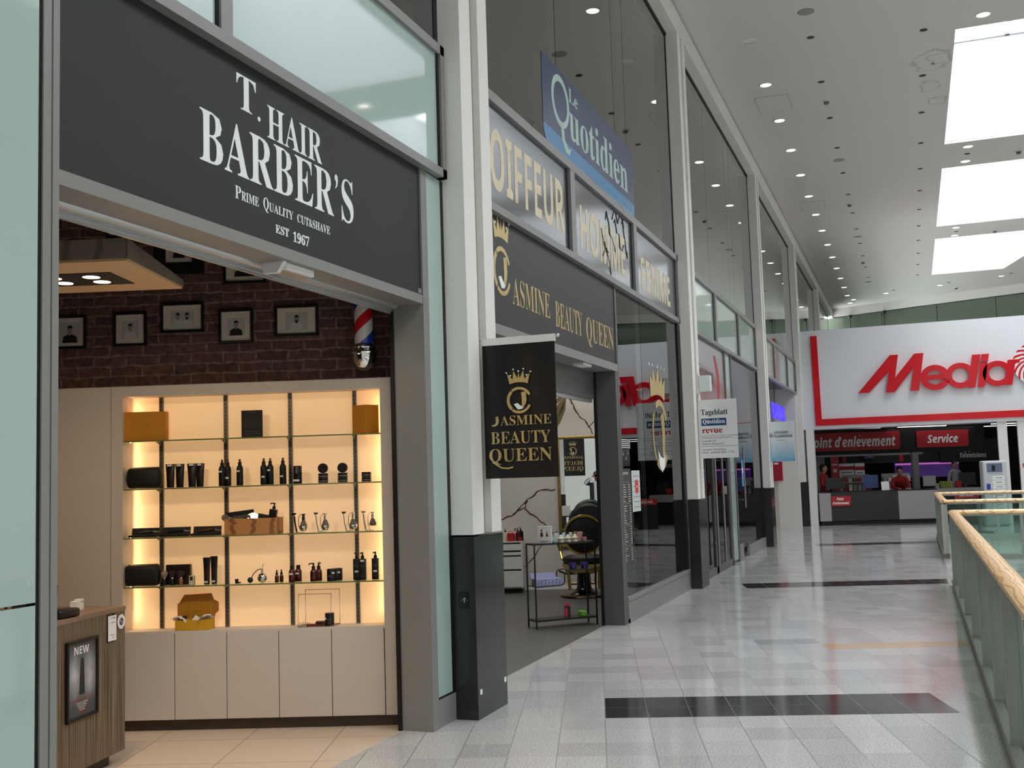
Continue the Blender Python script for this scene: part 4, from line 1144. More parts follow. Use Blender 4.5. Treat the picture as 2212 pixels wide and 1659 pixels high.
# ---------------------------------------------------------------- hanging lamp canopy
m_canopy = wood_mat('grey_limed_wood', (150, 138, 122), (122, 110, 96), (1.2, 1.2, 1.2), 0.6, 4.0, 1.6, 0.0)
t = thing('ceiling_lamp', 'hanging wooden lamp canopy with four recessed spotlights inside the barber shop', 'lamp', M=CM @ Matrix.Translation((-0.955, -2.16, 2.8)))
b = B(); b.prism([(0, 0.012), (0, 0.115), (0.83, 0.05), (0.83, 0.012)], -2.6, 0.0, 'x'); b.o('canopy', m_canopy, t)
B().box(-2.59, -0.006, 0.006, 0.824, 0.0, 0.0118).o('underside', mat('canopy_underside', (226, 186, 140), 0.6, var=0.04), t)
B().box(-0.68, -0.2, 0.27, 0.6, -0.004, -0.0002).o('spot_tray', m_black, t)
m_spot = mat('lit_spot', (255, 236, 205), 0.3, emit=9.0, emit_c=(255, 226, 180), var=0)
for (x, y) in [(-0.55, 0.5), (-0.55, 0.36), (-0.34, 0.5), (-0.34, 0.36)]:
    s_ = B().lathe([(0.056, -0.0042), (0.056, -0.007), (0.046, -0.007), (0.046, -0.0042)], (x, y, 0), 20, cap=False).o('spot_ring', m_chrome, t)
    B().lathe([(0, -0.0046), (0.045, -0.0046), (0.045, -0.0055), (0, -0.006)], (x, y, 0), 20).o('lamp', m_spot, s_)
b = B(); b.tube([(-0.4, 0.4, 0.08), (-0.4, 0.4, 1.15)], 0.004, 6); b.tube([(-2.1, 0.4, 0.08), (-2.1, 0.4, 1.15)], 0.004, 6); b.o('wires', m_steel, t)
lp = CM @ Vector((-1.4, -1.72, 2.76))
lamp('lamp_canopy_light', lp, 24.0, 0.35, (1.0, 0.74, 0.48))

# warm LED strips behind the niche ends and in its head
for (u, q, e) in [(-1.846, 1, 1.6), (-0.046, -1, 1.3)]:
    l = lamp('niche_led', (0, 0, 0), e, 0.02, (1.0, 0.68, 0.36), size_y=1.55)
    l.matrix_world = CM @ Matrix.Translation((u, 0.13, 1.5)) @ Matrix(((0, 0, -q, 0), (-q, 0, 0, 0), (0, 1, 0, 0), (0, 0, 0, 1)))

# ---------------------------------------------------------------- reception counter
m_zebra = zebra_mat('zebrano_veneer', (54, 42, 32), (100, 84, 66), (160, 144, 118), 150.0, 1)
m_ctop = zebra_mat('brown_counter_top', (120, 98, 82), (136, 112, 94), (150, 126, 106), 30.0, 0)
RP, RA = Vector((-1.706, 5.5, 0)), R(10.5)
RM = Matrix.Translation(RP) @ Matrix.Rotation(RA, 4, 'Z')
t = thing('reception_counter', 'striped zebrano reception counter at the barber shop entrance', 'counter', RP, RA)
B().box(-0.6, 0.0, -2.2, 0.0, 0.08, 0.915).o('body', m_zebra, t)
B().box(-0.62, 0.004, -2.2, 0.004, 0.915, 0.94).o('top', m_ctop, t)
B().box(-0.55, -0.07, -2.1, -0.06, 0.0, 0.08).o('plinth', m_plinthbrown, t)
RF = RM @ frame((0.0, 0, 0), (0, 1, 0))     # u = along the front, v = up, w = outwards
t = thing('poster_frame', 'black-framed grey advert hanging on the striped counter front', 'poster', M=RF @ Matrix.Translation((-0.484, 0.588, 0.004)))
W2, H2 = 0.16, 0.222
b = B(); b.box(-W2, W2, H2 - 0.018, H2, 0, 0.018, 0.004, 2); b.box(-W2, W2, -H2, -H2 + 0.018, 0, 0.018, 0.004, 2); b.box(-W2, -W2 + 0.018, -H2, H2, 0, 0.018, 0.004, 2); b.box(W2 - 0.018, W2, -H2, H2, 0, 0.018, 0.004, 2)
b.o('frame', m_frame, t)
mp, g, p = newmat('smoke_poster')
P = g.obj(); n1 = g.noise(P, 9.0, 5.0, 0.6)
sp_ = g.n('SeparateXYZ'); g.put(sp_.inputs[0], P)
dx = g.m('ABSOLUTE', g.m('SUBTRACT', g.m('ABSOLUTE', sp_.outputs[0]), 0.075))
fall = g.m('SUBTRACT', 1.0, g.m('MULTIPLY', dx, 11.0))
vert = g.m('SUBTRACT', 1.0, g.m('MULTIPLY', g.m('ABSOLUTE', g.m('SUBTRACT', sp_.outputs[1], 0.02)), 6.2))
k = g.m('MINIMUM', g.m('MAXIMUM', g.m('MULTIPLY', g.m('MULTIPLY', g.m('MAXIMUM', fall, 0), g.m('MAXIMUM', vert, 0)), g.m('MULTIPLY', n1, 2.0)), 0.0), 1.0)
g.put(p.inputs['Base Color'], g.mix(k, lin((74, 76, 82)), lin((196, 196, 200)))); p.inputs['Roughness'].default_value = 0.3
pr = B().box(-0.143, 0.143, -0.205, 0.205, 0.001, 0.006).o('print', mp, t)
b = B(); b.text(bold('NEW'), -0.005, 0.142, w=0.15, h=0.043, al='C', d=0.0006, z=0.006); b.o('lettering', m_paper, pr)
b = B(); b.prism([(-0.03, -0.085), (0.028, -0.085), (0.02, 0.085), (0.014, 0.118), (-0.012, 0.118), (-0.018, 0.085)], 0.006, 0.0066); b.o('bottle_picture', m_signblack, pr)
b = B(); b.text('VOLUMIZING STYLING POWDER', 0, -0.118, w=0.24, h=0.012, al='C', d=0.0006, z=0.006); b.text('24,00 €', 0, -0.188, w=0.08, h=0.016, al='C', d=0.0006, z=0.006); b.o('red_lettering', mat('muted_red', (170, 70, 60), 0.6), pr)
b = B()
for i, (s_, wd) in enumerate([('NATURAL TEXTURE', 0.11), ('LONG LASTING', 0.09), ('EXTRA MATT', 0.075), ('VOLUME', 0.05)]): b.text(s_, 0, -0.135 - i * 0.0125, w=wd, h=0.008, al='C', d=0.0006, z=0.006)
b.o('small_lettering', m_label, pr)
t = thing('card_holder', 'clear hanging holder with white price card on the counter front', 'card holder', M=RF @ Matrix.Translation((-0.158, 0.83, 0.004)))
B().box(-0.05, 0.05, -0.084, 0.084, 0.0, 0.003).o('holder', glassmat('acrylic', (235, 238, 238)), t); c_ = B().box(-0.046, 0.046, -0.078, 0.07, 0.0032, 0.0042).o('card', m_paper, t)
b = B(); b.text('T. HAIR', 0.005, 0.05, w=0.062, h=0.013, al='C', d=0.0005, z=0.0042); b.text('Instagram', 0.005, 0.024, w=0.05, h=0.01, al='C', d=0.0005, z=0.0042); b.text('follow us', 0.005, -0.046, w=0.055, h=0.007, al='C', d=0.0005, z=0.0042); b.ring(0.01, -0.06, 0.005, 0.0065, 0, 360, 0.0042, 0.0047); b.o('lettering', m_greyprint, c_)
t = thing('round_sticker', 'round white sticker with dark blue emblem on the counter front edge', 'sticker', M=RF @ Matrix.Translation((-0.05, 0.851, 0.004)))
B().lathe([(0, 0), (0.044, 0), (0.044, 0.0015), (0, 0.0015)], n=32).o('disc', m_paper, t)
b = B(); b.lathe([(0, 0.0015), (0.023, 0.0015), (0.023, 0.002), (0, 0.002)], n=28); b.o('emblem', mat('navy_print', (30, 44, 84), 0.5), t)
b = B(); b.ring(-0.006, 0.006, 0.006, 0.009, 40, 320, 0.002, 0.0025); b.ring(0.006, -0.005, 0.006, 0.009, -140, 140, 0.002, 0.0025); b.ring(0, 0, 0.035, 0.036, 0, 360, 0.0015, 0.002); b.o('emblem_lines', m_label, t)
def ctop(x, y, z=0.0, rz=0.0): return RM @ Matrix.Translation((x, y, 0.9405 + z)) @ Matrix.Rotation(rz, 4, 'Z')
t = thing('card_box', 'white business card box on the counter top', 'card box', M=ctop(-0.2, -0.2, 0, R(8)))
b = B(); b.box(-0.02, 0.02, -0.048, -0.002, 0, 0.055); b.o('blank_cards', m_paper, t); c_ = B().box(-0.018, 0.022, 0.0, 0.048, 0, 0.062).o('printed_cards', m_paper, t)
b = B(frame((0.0222, 0.024, 0), (0, 1, 0))); b.text('T. HAIR', 0, 0.042, w=0.034, h=0.008, al='C', d=0.0004); b.text('barbershop', 0.004, 0.006, w=0.02, h=0.004, al='C', d=0.0004); b.o('lettering', m_greyprint, c_)
t = thing('tablet_stand', 'dark tablet stand at the hidden end of the counter', 'tablet', M=ctop(-0.2, -0.52, 0, R(20)))
b = B(); b.prism([(-0.09, 0), (0.05, 0), (0.02, 0.012), (-0.06, 0.13), (-0.072, 0.125)], -0.08, 0.12, 'y'); b.o('stand', m_blackpl, t); B(Matrix.Translation((0.018, 0, 0.016)) @ RY(-37)).box(-0.004, 0.0, -0.07, 0.11, 0.0, 0.13).o('screen', m_paper, t)
t = thing('card_reader', 'black card payment terminal on the counter near the jamb', 'terminal', M=ctop(-0.06, -0.56, 0, R(-6)))
B().box(-0.05, 0.05, -0.09, 0.09, 0, 0.05, 0.018, 3).o('body', m_blackpl, t, smooth=True)
t = thing('mobile_phone', 'slim dark red handset standing in a charger on the counter', 'phone', M=ctop(-0.24, -0.37))
B().box(-0.03, 0.03, -0.03, 0.03, 0, 0.03, 0.008).o('charger', m_blackpl, t); B(RX(-7)).box(-0.011, 0.011, -0.008, 0.008, 0.02, 0.165, 0.004).o('handset', mat('dark_red_plastic', (96, 34, 30), 0.3), t)
t = thing('desk_lamp', 'black lamp shade edge peeping past the left jamb', 'lamp', M=ctop(-0.42, -0.56))
b = B(); b.cyl(0, 0, 0, 0.012, 0.08); b.cyl(0, 0, 0.012, 0.22, 0.008); b.o('stand', m_blackpl, t); B().lathe([(0.05, 0.22), (0.115, 0.33), (0.112, 0.33), (0.045, 0.224)], cap=False).o('shade', m_blackpl, t, smooth=True)

# ---------------------------------------------------------------- facade bay 1: the salon
def window_band(n, y0, y1, lab, muls, panes, z0=3.78, z1=4.77):
    wd = thing('window_%d' % n, lab, 'window', (FL, (y0 + y1) / 2, z0), kind='structure')
    f = B(); f.box(-0.2, -0.112, y0, y1, z0, z0 + 0.065); f.box(-0.2, -0.112, y0, y1, z1 - 0.085, z1); f.box(-0.2, -0.112, y1 - 0.065, y1, z0, z1); f.box(-0.2, -0.112, y0, y0 + 0.06, z0, z1)
    f.o('window_frame', m_alu, wd, world=True)
    for m_ in muls: B().box(-0.2, -0.114, m_ - 0.075, m_ + 0.075, z0 + 0.065, z1 - 0.085).o('mullion', m_alu, wd, world=True)
    E_ = [y0 + 0.06] + [q for m_ in muls for q in (m_ - 0.075, m_ + 0.075)] + [y1 - 0.065]
    for k in range(0, len(E_), 2):
        B().box(-0.19, -0.15, E_[k], E_[k + 1], z0 + 0.065, z1 - 0.085).o('pane', panes, wd, world=True)
        B().box(-0.15, -0.145, E_[k + 1] - 0.05, E_[k + 1], z0 + 0.065, z1 - 0.085).o('gasket', m_gasket, wd, world=True)
    return wd
m_band = mat('dark_printed_glass', (96, 97, 100), 0.12, spec=0.4, ior=1.45, var=0.02)
wd = window_band(15, 7.575, 15.31, 'three dark glass panels lettered in gold above the salon sign', [10.15, 12.75], m_band)
for (s_, a, c_, z0, z1) in [('COIFFEUR', 7.66, 9.94, 3.985, 4.505), ('HOMME', 10.48, 12.33, 3.96, 4.43), ('FEMME', 13.12, 14.84, 3.955, 4.37)]:
    b = B(FX(-0.1495)); b.text(bold(s_), a, z0, w=c_ - a, h=z1 - z0, d=0.0015); b.o('lettering', m_goldcream, wd, world=True)
b = B(FX(-0.1496)); random.seed(3)
for k in range(6):
    y, z = random.uniform(10.9, 12.4), random.uniform(4.0, 4.6); P_ = []
    for j in range(7):
        P_.append((y, z, 0.002)); y += random.uniform(-0.02, 0.12); z += random.uniform(-0.16, 0.12); z = min(4.66, max(3.88, z))
    b.tube(P_, 0.006, 4)
b.o('film_creases', m_black, wd, world=True)

sg = thing('shop_sign', 'charcoal salon fascia sign with gold lettering and crowned emblem', 'sign', (FL, 9.66, 2.88))
B().box(-0.2, -0.168, 7.575, 11.775, 2.885, 3.78).o('sign_panel', m_signgrey, sg, world=True)
m_goldgrad = m_goldletter
def emblem(b, bw, cx, cy, s_):
    """crowned ring with a hooked letter: b = gold builder, bw = light builder"""
    c = [(-0.5, 0.55), (-0.62, 1.08), (-0.32, 0.78), (-0.27, 1.22), (-0.06, 0.82), (0.0, 1.12), (0.06, 0.82), (0.27, 1.22), (0.32, 0.78), (0.62, 1.08), (0.5, 0.55), (0.25, 0.61), (0, 0.63), (-0.25, 0.61)]
    b.prism([(cx + x * s_, cy + y * s_) for x, y in c], 0, 0.003)
    for x, y in [(-0.66, 1.14), (-0.44, 0.98), (-0.28, 1.3), (0.0, 1.2), (0.28, 1.3), (0.44, 0.98), (0.66, 1.14)]:
        bw.lathe([(0, 0), (0.045 * s_, 0), (0.045 * s_, 0.004), (0, 0.004)], (cx + x * s_, cy + y * s_, 0), 8)
    r0, r1 = 0.52 * s_, 0.68 * s_
    b.ring(cx, cy - 0.3 * s_, r0 * 1.06, r1, 25, 128, 0, 0.003); b.ring(cx, cy - 0.3 * s_, r0, r1, 132, 228, 0, 0.003); b.ring(cx, cy - 0.3 * s_, r0 * 1.06, r1, 232, 335, 0, 0.003)
    b.prism([(cx + x * s_, cy + y * s_) for x, y in [(0.12, 0.1), (0.38, 0.14), (0.4, -0.3), (0.34, -0.52), (0.2, -0.66), (0.02, -0.7), (0.14, -0.55), (0.15, -0.3)]], 0, 0.003)
    bw.prism([(cx + x * s_, cy + y * s_) for x, y in [(-0.3, -0.5), (-0.1, -0.44), (0.04, -0.56), (0.2, -0.68), (0.3, -0.6), (0.14, -0.76), (-0.08, -0.78)]], 0.0, 0.0034)
b = B(FX(-0.1678)); bw = B(FX(-0.1678))
emblem(b, bw, 8.2, 3.43, 0.3)
b.o('emblem', m_goldletter, sg, world=True)
for (s_, y, z, w_, h_) in [('ASMINE', 8.44, 3.10, 1.0, 0.235), ('BEAUTY', 9.6, 3.05, 0.88, 0.25), ('QUEEN', 10.62, 2.975, 1.08, 0.31)]:
    b = B(FX(-0.1678)); b.text(serif(s_), y, z, w=w_, h=h_, d=0.0015, off=-0.007); b.o('gold_lettering', m_goldletter, sg, world=True)
bw.o('emblem_highlights', m_letter, sg, world=True)

d = thing('door_2', 'charcoal portal frame round the salon opening', 'portal frame', (-0.25, 9.8, 0), kind='structure')
b = B(); b.box(-0.385, -0.16, 11.69, 11.785, 0.0, 2.885); b.box(-0.2, -0.158, 11.78, 11.85, 0.0, 3.78); b.o('jamb', m_aludark, d, world=True)
B().box(-0.41, -0.155, 7.575, 11.80, 2.80, 2.884).o('lintel', m_alu, d, world=True)
B().box(-0.43, -0.405, 7.575, 11.69, 2.5, 2.8).o('shutter_box', m_aludark, d, world=True)
B().box(-0.415, -0.385, 11.66, 11.72, 0.0, 2.8).o('guide_rail', m_gasket, d, world=True)
sh = thing('roller_shutter', 'rolled-up grey shutter bar over the salon opening', 'shutter', (-0.45, 9.3, 2.5))
b = B(); b.lathe([(0.035, 7.6), (0.035, 11.66)], (-0.45, 0, 2.53), 14, 'y'); b.box(-0.47, -0.43, 7.6, 11.66, 2.46, 2.505); b.o('bottom_bar', m_alubright, sh, world=True, smooth=True)
t = thing('door_sensor', 'small white sensor plate under the salon lintel', 'sensor', (-0.25, 10.6, 2.79)); B().box(-0.3, -0.19, 10.55, 10.85, 2.775, 2.799).o('housing', m_paper, t, world=True)

wd = thing('window_16', 'large salon shop window above a grey sill', 'window', (FL, 13.5, 0), kind='structure')
f = B(); f.box(-0.2, -0.15, 11.85, 15.40, 0.235, 0.285); f.box(-0.2, -0.15, 11.85, 11.9, 0, 0.24); f.box(-0.21, -0.16, 11.85, 15.43, 0.0, 0.235); f.box(-0.2, -0.15, 11.85, 15.4, 0.0, 0.05)
f.o('sill', m_alu, wd, world=True)
B().box(-0.2, -0.158, 15.28, 15.40, 0.285, 3.78).o('gasket', m_gasket, wd, world=True)
B().box(-0.2, -0.15, 15.40, 15.445, 0.0, 3.78).o('window_frame', m_aludark, wd, world=True)
for (a, c_) in [(11.86, 13.03), (13.042, 15.28)]:
    B().box(-0.186, -0.176, a, c_, 0.285, 3.778).o('pane', m_pane, wd, world=True)

# decals on the salon window
GF = FX(-0.174)
t = thing('window_decal', 'gold crown emblem sticker on the salon window', 'decal', M=GF @ Matrix.Translation((13.98, 2.2, 0)))
b = B(); bw = B()
b.prism([(-0.5, 0.42), (-0.53, 0.72), (-0.38, 0.62), (-0.34, 0.8), (-0.2, 0.62), (-0.06, 0.82), (0.02, 0.62), (0.16, 0.74), (0.2, 0.6), (0.36, 0.72), (0.3, 0.4), (0.12, 0.46), (-0.1, 0.47), (-0.32, 0.45)], 0, 0.002)
for x in (-0.53, -0.34, -0.06, 0.16, 0.36): bw.lathe([(0, 0), (0.022, 0), (0.022, 0.003), (0, 0.003)], (x, 0.84, 0), 8)
b.ring(-0.02, -0.05, 0.38, 0.46, 30, 122, 0, 0.002); b.ring(-0.02, -0.05, 0.4, 0.46, 140, 228, 0, 0.002); b.ring(-0.02, -0.05, 0.36, 0.47, 235, 320, 0, 0.002)
b.prism([(0.02, 0.2), (0.22, 0.26), (0.24, -0.1), (0.18, -0.28), (0.05, -0.36), (0.06, -0.2), (0.08, 0.0)], 0, 0.002)
bw.prism([(-0.2, -0.26), (-0.06, -0.34), (0.12, -0.36), (0.2, -0.24), (0.16, -0.46), (0.0, -0.54), (-0.14, -0.46)], 0, 0.0022)
b.o('gold_print', m_goldletter, t); bw.o('white_print', m_letter, t)
t = thing('price_list', 'tall dark price list with white print stuck to the salon window', 'price list', M=GF @ Matrix.Translation((12.03, 1.17, 0)))
B().box(-0.21, 0.21, -0.545, 0.545, 0, 0.002).o('sheet', mat('price_sheet', (66, 62, 62), 0.5), t)
b = B(); random.seed(5)
b.text('Jasmine', -0.02, 0.46, w=0.26, h=0.06, al='C', d=0.0005, z=0.002)
for k in range(34):
    z = 0.38 - k * 0.0265
    if k % 9 == 0: continue
    w_ = random.uniform(0.08, 0.2); b.box(-0.19, -0.19 + w_, z, z + 0.008, 0.002, 0.0025); b.box(0.13 - 0.05 * (k < 9), 0.19, z, z + 0.008, 0.002, 0.0025)
b.o('lettering', m_label, t)
b = B()
for k in (0, 9, 18, 27): b.box(-0.12, 0.14, 0.375 - k * 0.0265, 0.4 - k * 0.0265, 0.002, 0.0025)
b.o('headings', m_greyprint, t)
t = thing('black_poster', 'small black poster above the price list on the salon window', 'poster', M=GF @ Matrix.Translation((12.04, 1.84, 0)))
B().box(-0.21, 0.21, -0.1, 0.1, 0, 0.002).o('sheet', m_blackgloss, t); b = B()
for (x, z) in [(-0.12, 0.02), (0.0, -0.03), (0.1, 0.03)]: b.box(x, x + 0.06, z, z + 0.04, 0.002, 0.0024)
b.o('print', m_greyprint, t)
t = thing('striped_poster', 'black and white striped notice above the black poster on the salon window', 'poster', M=GF @ Matrix.Translation((12.05, 2.0, 0)))
B().box(-0.22, 0.24, -0.055, 0.055, 0, 0.001).o('sheet', m_black, t); b = B()
for k in range(5): b.box(-0.22, 0.24, -0.05 + k * 0.022, -0.042 + k * 0.022, 0.001, 0.0016)
b.o('stripes', m_paper, t)
t = thing('notice_sheet', 'white lined notice beside the price list on the salon window', 'notice', M=GF @ Matrix.Translation((12.5, 1.45, 0)))
B().box(-0.2, 0.2, -0.24, 0.24, 0, 0.001).o('sheet', mat('grey_white_sheet', (206, 212, 212), 0.5), t); b = B()
for k in range(7): b.box(-0.13, 0.17, -0.19 + k * 0.06, -0.183 + k * 0.06, 0.001, 0.0015)
b.o('lettering', m_greyprint, t)
t = thing('red_sticker', 'red oval sticker on the white lined notice', 'sticker', M=GF @ Matrix.Translation((12.53, 1.5, 0.0018)))
B().lathe([(0, 0), (0.085, 0), (0.085, 0.001), (0, 0.001)], n=24).o('disc', mat('coral_red', (214, 62, 50), 0.5), t); b = B(); b.text('OPEN', 0, -0.012, w=0.09, h=0.025, al='C', d=0.0005, z=0.001); b.o('lettering', m_letter, t)

# newspaper sticker on the upper window
QF = FX(-0.1765)
t = thing('newspaper_sticker', 'big blue newspaper logo sticker on the upper window over the salon', 'sticker', M=QF @ Matrix.Translation((11.24, 5.3, 0)))
def rr(x0, x1, y0, y1, rs):
    """rounded rectangle, radii at (x0,y0) (x1,y0) (x1,y1) (x0,y1)"""
    P_ = []
    for (cx, cy, a0, r_) in [(x0, y0, 180, rs[0]), (x1, y0, 270, rs[1]), (x1, y1, 0, rs[2]), (x0, y1, 90, rs[3])]:
        ox = cx + (r_ if cx == x0 else -r_); oy = cy + (r_ if cy == y0 else -r_)
        if r_ == 0: P_.append((cx, cy)); continue
        for k in range(7): P_.append((ox + r_ * math.cos(R(a0 + 15 * k)), oy + r_ * math.sin(R(a0 + 15 * k))))
    return P_
B().prism(rr(-1.78, 1.77, -0.31, 0.38, (0, 0, 0.22, 0)), 0, 0.0015).o('navy_field', mat('navy_sticker', (44, 62, 98), 0.25, var=0.02), t)
B().prism(rr(-1.78, 1.77, -0.50, -0.31, (0.18, 0, 0, 0)), 0, 0.0015).o('blue_field', mat('sky_blue_sticker', (26, 124, 180), 0.25, var=0.02), t)
b = B(); b.ring(-1.21, 0.06, 0.2, 0.265, 0, 360, 0.0015, 0.003, 36, 1.1); b.text(serif('uotidien'), -0.93, -0.235, w=2.4, h=0.42, d=0.0015, z=0.0015); b.text(serif('Le'), -0.92, 0.16, w=0.32, h=0.15, d=0.0015, z=0.0015)
b.prism([(-1.22, -0.2), (-1.12, -0.2), (-1.1, -0.3), (-0.98, -0.36), (-0.9, -0.34), (-0.95, -0.42), (-1.08, -0.42), (-1.2, -0.32)], 0.0015, 0.003)
b.o('lettering', mat('pale_green_lettering', (176, 200, 190), 0.4, var=0), t); b = B(); b.text('INDÉPENDANT LUXEMBOURGEOIS', 0.2, -0.42, w=1.45, h=0.05, d=0.001, z=0.0015); b.o('small_lettering', mat('pale_blue_lettering', (90, 164, 200), 0.4, var=0), t)

# ---------------------------------------------------------------- salon interior
SM = Matrix.Translation((-2.53, 15.19, 0)) @ Matrix.Rotation(R(15.8), 4, 'Z')
m_salon = mat('salon_wall_paint', (200, 194, 188), 0.7, var=0.02)
o = B().box(-2.4, 2.32, 0.0, 0.12, 0.0, 3.95).o('wall_salon', m_salon); o.matrix_world = SM; tag(o, 'pale grey back wall of the salon with painted gold cracks', 'wall', kind='structure')
o = B().box(-2.4, 2.3, -0.015, 0.0, 0.0, 0.06).o('baseboard_salon', m_paper); o.matrix_world = SM; tag(o, 'low white skirting along the salon back wall', 'skirting', kind='structure')
m_crack = mat('dark_gold_crack', (84, 68, 44), 0.45, metal=0.3, var=0.4, scale=12)
def crack(b, pts, r0=0.012):
    random.seed(int(abs(pts[0][0]) * 100)); P_ = []
    for i in range(len(pts) - 1):
        a, c = Vector(pts[i]), Vector(pts[i + 1])
        for k in range(4):
            q = a.lerp(c, k / 4); P_.append((q.x + random.uniform(-0.012, 0.012), -0.002, q.y + random.uniform(-0.016, 0.016)))
    P_.append((pts[-1][0], -0.002, pts[-1][1]))
    b.tube(P_, r0, 4, rs=[r0 * random.uniform(0.4, 1.1) for _ in P_])
t = thing('wall_crack_art', 'branching dark gold crack painted low on the salon wall', 'wall art', M=SM)
b = B()
crack(b, [(-0.45, 0.95), (-0.36, 1.02), (-0.15, 1.12), (0.04, 1.32), (0.23, 1.45), (0.46, 1.46)]); crack(b, [(0.04, 1.32), (-0.01, 1.2), (0.17, 1.04), (0.3, 0.93), (0.46, 0.77)]); crack(b, [(-0.2, 1.1), (-0.01, 1.2)], 0.008); crack(b, [(0.46, 0.84), (0.3, 0.72), (0.24, 0.64), (0.05, 0.42), (-0.08, 0.27)], 0.009)
b.o('cracks', m_crack, t)
t = thing('wall_crack_art', 'gold crack and leaf motif painted high on the salon wall above the mirror', 'wall art', M=SM)
b = B(); crack(b, [(0.66, 3.1), (0.69, 2.92), (0.73, 2.77), (0.8, 2.6), (0.9, 2.48), (1.0, 2.38), (1.04, 2.26)]); crack(b, [(1.0, 2.37), (1.12, 2.52), (1.3, 2.6)]); crack(b, [(0.72, 2.9), (0.85, 3.06), (0.95, 3.12)]); crack(b, [(0.7, 2.92), (0.6, 3.12)])
b.o('cracks', m_crack, t)
b = B()
for (x0, z0, x1, z1, w_) in [(0.66, 2.86, 0.42, 2.42, 0.07), (0.67, 2.84, 0.5, 2.36, 0.05), (0.66, 2.88, 0.38, 2.66, 0.04)]:
    dx, dz = x1 - x0, z1 - z0; n_ = math.hypot(dx, dz); px_, pz_ = -dz / n_, dx / n_
    b.prism([(x0, z0), (x0 + dx * 0.4 + px_ * w_, z0 + dz * 0.4 + pz_ * w_), (x0 + dx * 0.8 + px_ * w_ * 0.7, z0 + dz * 0.8 + pz_ * w_ * 0.7), (x1, z1), (x0 + dx * 0.8 - px_ * w_ * 0.5, z0 + dz * 0.8 - pz_ * w_ * 0.5), (x0 + dx * 0.4 - px_ * w_ * 0.6, z0 + dz * 0.4 - pz_ * w_ * 0.6)], -0.004, 0.0, 'y')
b.o('leaves', mat('olive_gold_leaf', (104, 92, 52), 0.5, var=0.3, scale=25), t)
t = thing('wall_crack_art', 'thin gold crack painted on the wall seen through the salon window', 'wall art', M=SM)
b = B(); crack(b, [(1.55, 1.0), (1.75, 1.2), (1.85, 1.5), (2.05, 1.75), (2.2, 1.9)], 0.008); crack(b, [(1.5, 1.15), (1.8, 1.22), (2.0, 1.4), (2.25, 1.5)], 0.007); b.o('cracks', m_crack, t)
# gold framed mirror
t = thing('wall_mirror', 'tall gold-framed mirror on the salon wall', 'mirror', M=SM @ Matrix.Translation((0.9, -0.001, 1.42)))
b = B(); b.box(-0.36, 0.36, -0.02, -0.004, -0.78, 0.78); b.o('glass', m_chrome if False else mat('mirror_silver', (236, 238, 236), 0.0, metal=1.0, var=0), t)
b = B()
for (x0, x1, z0, z1) in [(-0.405, 0.405, 0.775, 0.82), (-0.405, 0.405, -0.82, -0.775), (-0.405, -0.36, -0.775, 0.775), (0.36, 0.405, -0.775, 0.775)]: b.box(x0, x1, -0.045, 0.0, z0, z1, 0.008, 2)
for k in range(40):
    z = -0.78 + k * 0.04; b.sph((-0.383, -0.046, z), 0.013, 8, (1, 0.6, 1))
for k in range(20):
    b.sph((-0.38 + k * 0.04, -0.046, 0.797), 0.013, 8, (1, 0.6, 1))
b.o('frame', mat('old_gold', (168, 140, 84), 0.35, metal=0.7, var=0.2, scale=30), t, smooth=True)
# linear ceiling lamp
t = thing('linear_lamp', 'long white linear lamp hanging in the salon', 'lamp', M=SM @ Matrix.Translation((0.66, -0.3, 2.86)))
B().box(0.0, 1.4, -0.22, 0.02, 0.006, 0.03).o('housing', m_paper, t); B().box(0.01, 1.39, -0.215, 0.015, 0.0, 0.0055).o('diffuser', mat('lit_diffuser', (255, 250, 240), 0.4, emit=3.0, emit_c=(255, 246, 232), var=0), t)
b = B(); b.tube([(0.2, -0.1, 0.03), (0.2, -0.1, 1.08)], 0.003, 5); b.tube([(1.2, -0.1, 0.03), (1.2, -0.1, 1.08)], 0.003, 5); b.o('wires', m_black, t)
lamp('salon_light', (-2.0, 12.0, 3.7), 55.0, 1.6, (1.0, 0.96, 0.9))
lamp('salon_light', (-1.2, 14.0, 3.7), 25.0, 1.2, (1.0, 0.96, 0.9))
# white drawer unit with bottles by the wall
m_drawer = mat('white_drawer_lacquer', (214, 214, 210), 0.45, var=0.01)
def drawer_unit(lab, M, w_, d_, h_, zs):
    t = thing('drawer_unit', lab, 'drawer unit', M=M)
    b = B(); b.box(0, w_, 0.012, d_, 0.07, h_); b.o('carcass', m_drawer, t); B().box(0.02, w_ - 0.02, 0.05, d_ - 0.02, 0, 0.07).o('plinth', m_black, t)
    for (a, c) in zs:
        dr = B().box(0.018, w_ - 0.018, -0.006, 0.012, a, c, 0.002, 1).o('drawer', m_drawer, t); B().box(0.02, w_ - 0.02, -0.004, 0.013, c, c + 0.022).o('grip', m_black, dr)
    return t
DU = SM @ Matrix.Translation((-0.75, -0.47, 0))
drawer_unit('white drawer unit with black grips against the salon wall', DU, 0.72, 0.44, 0.735, [(0.09, 0.32), (0.342, 0.52), (0.542, 0.585), (0.61, 0.7)])
m_pinkred = mat('red_plastic', (176, 40, 46), 0.3, var=0.05)
def salon_bottle(lab, M, prof, m_, parts=(), grp=None, cat='bottle', name='bottle'):
    t = thing(name, lab, cat, M=M, group=grp)
    B().lathe(prof, n=16).o('body', m_, t, smooth=True)
    for (nm, pr, mm) in parts: B().lathe(pr, n=14).o(nm, mm, t, smooth=True)
    return t
D0 = lambda x, y, z=0.736: DU @ Matrix.Translation((x, y, z))
NZ = [('cap', [(0.018, 0.13), (0.019, 0.13), (0.016, 0.145), (0.006, 0.16), (0.003, 0.185), (0, 0.186)], m_blackpl)]
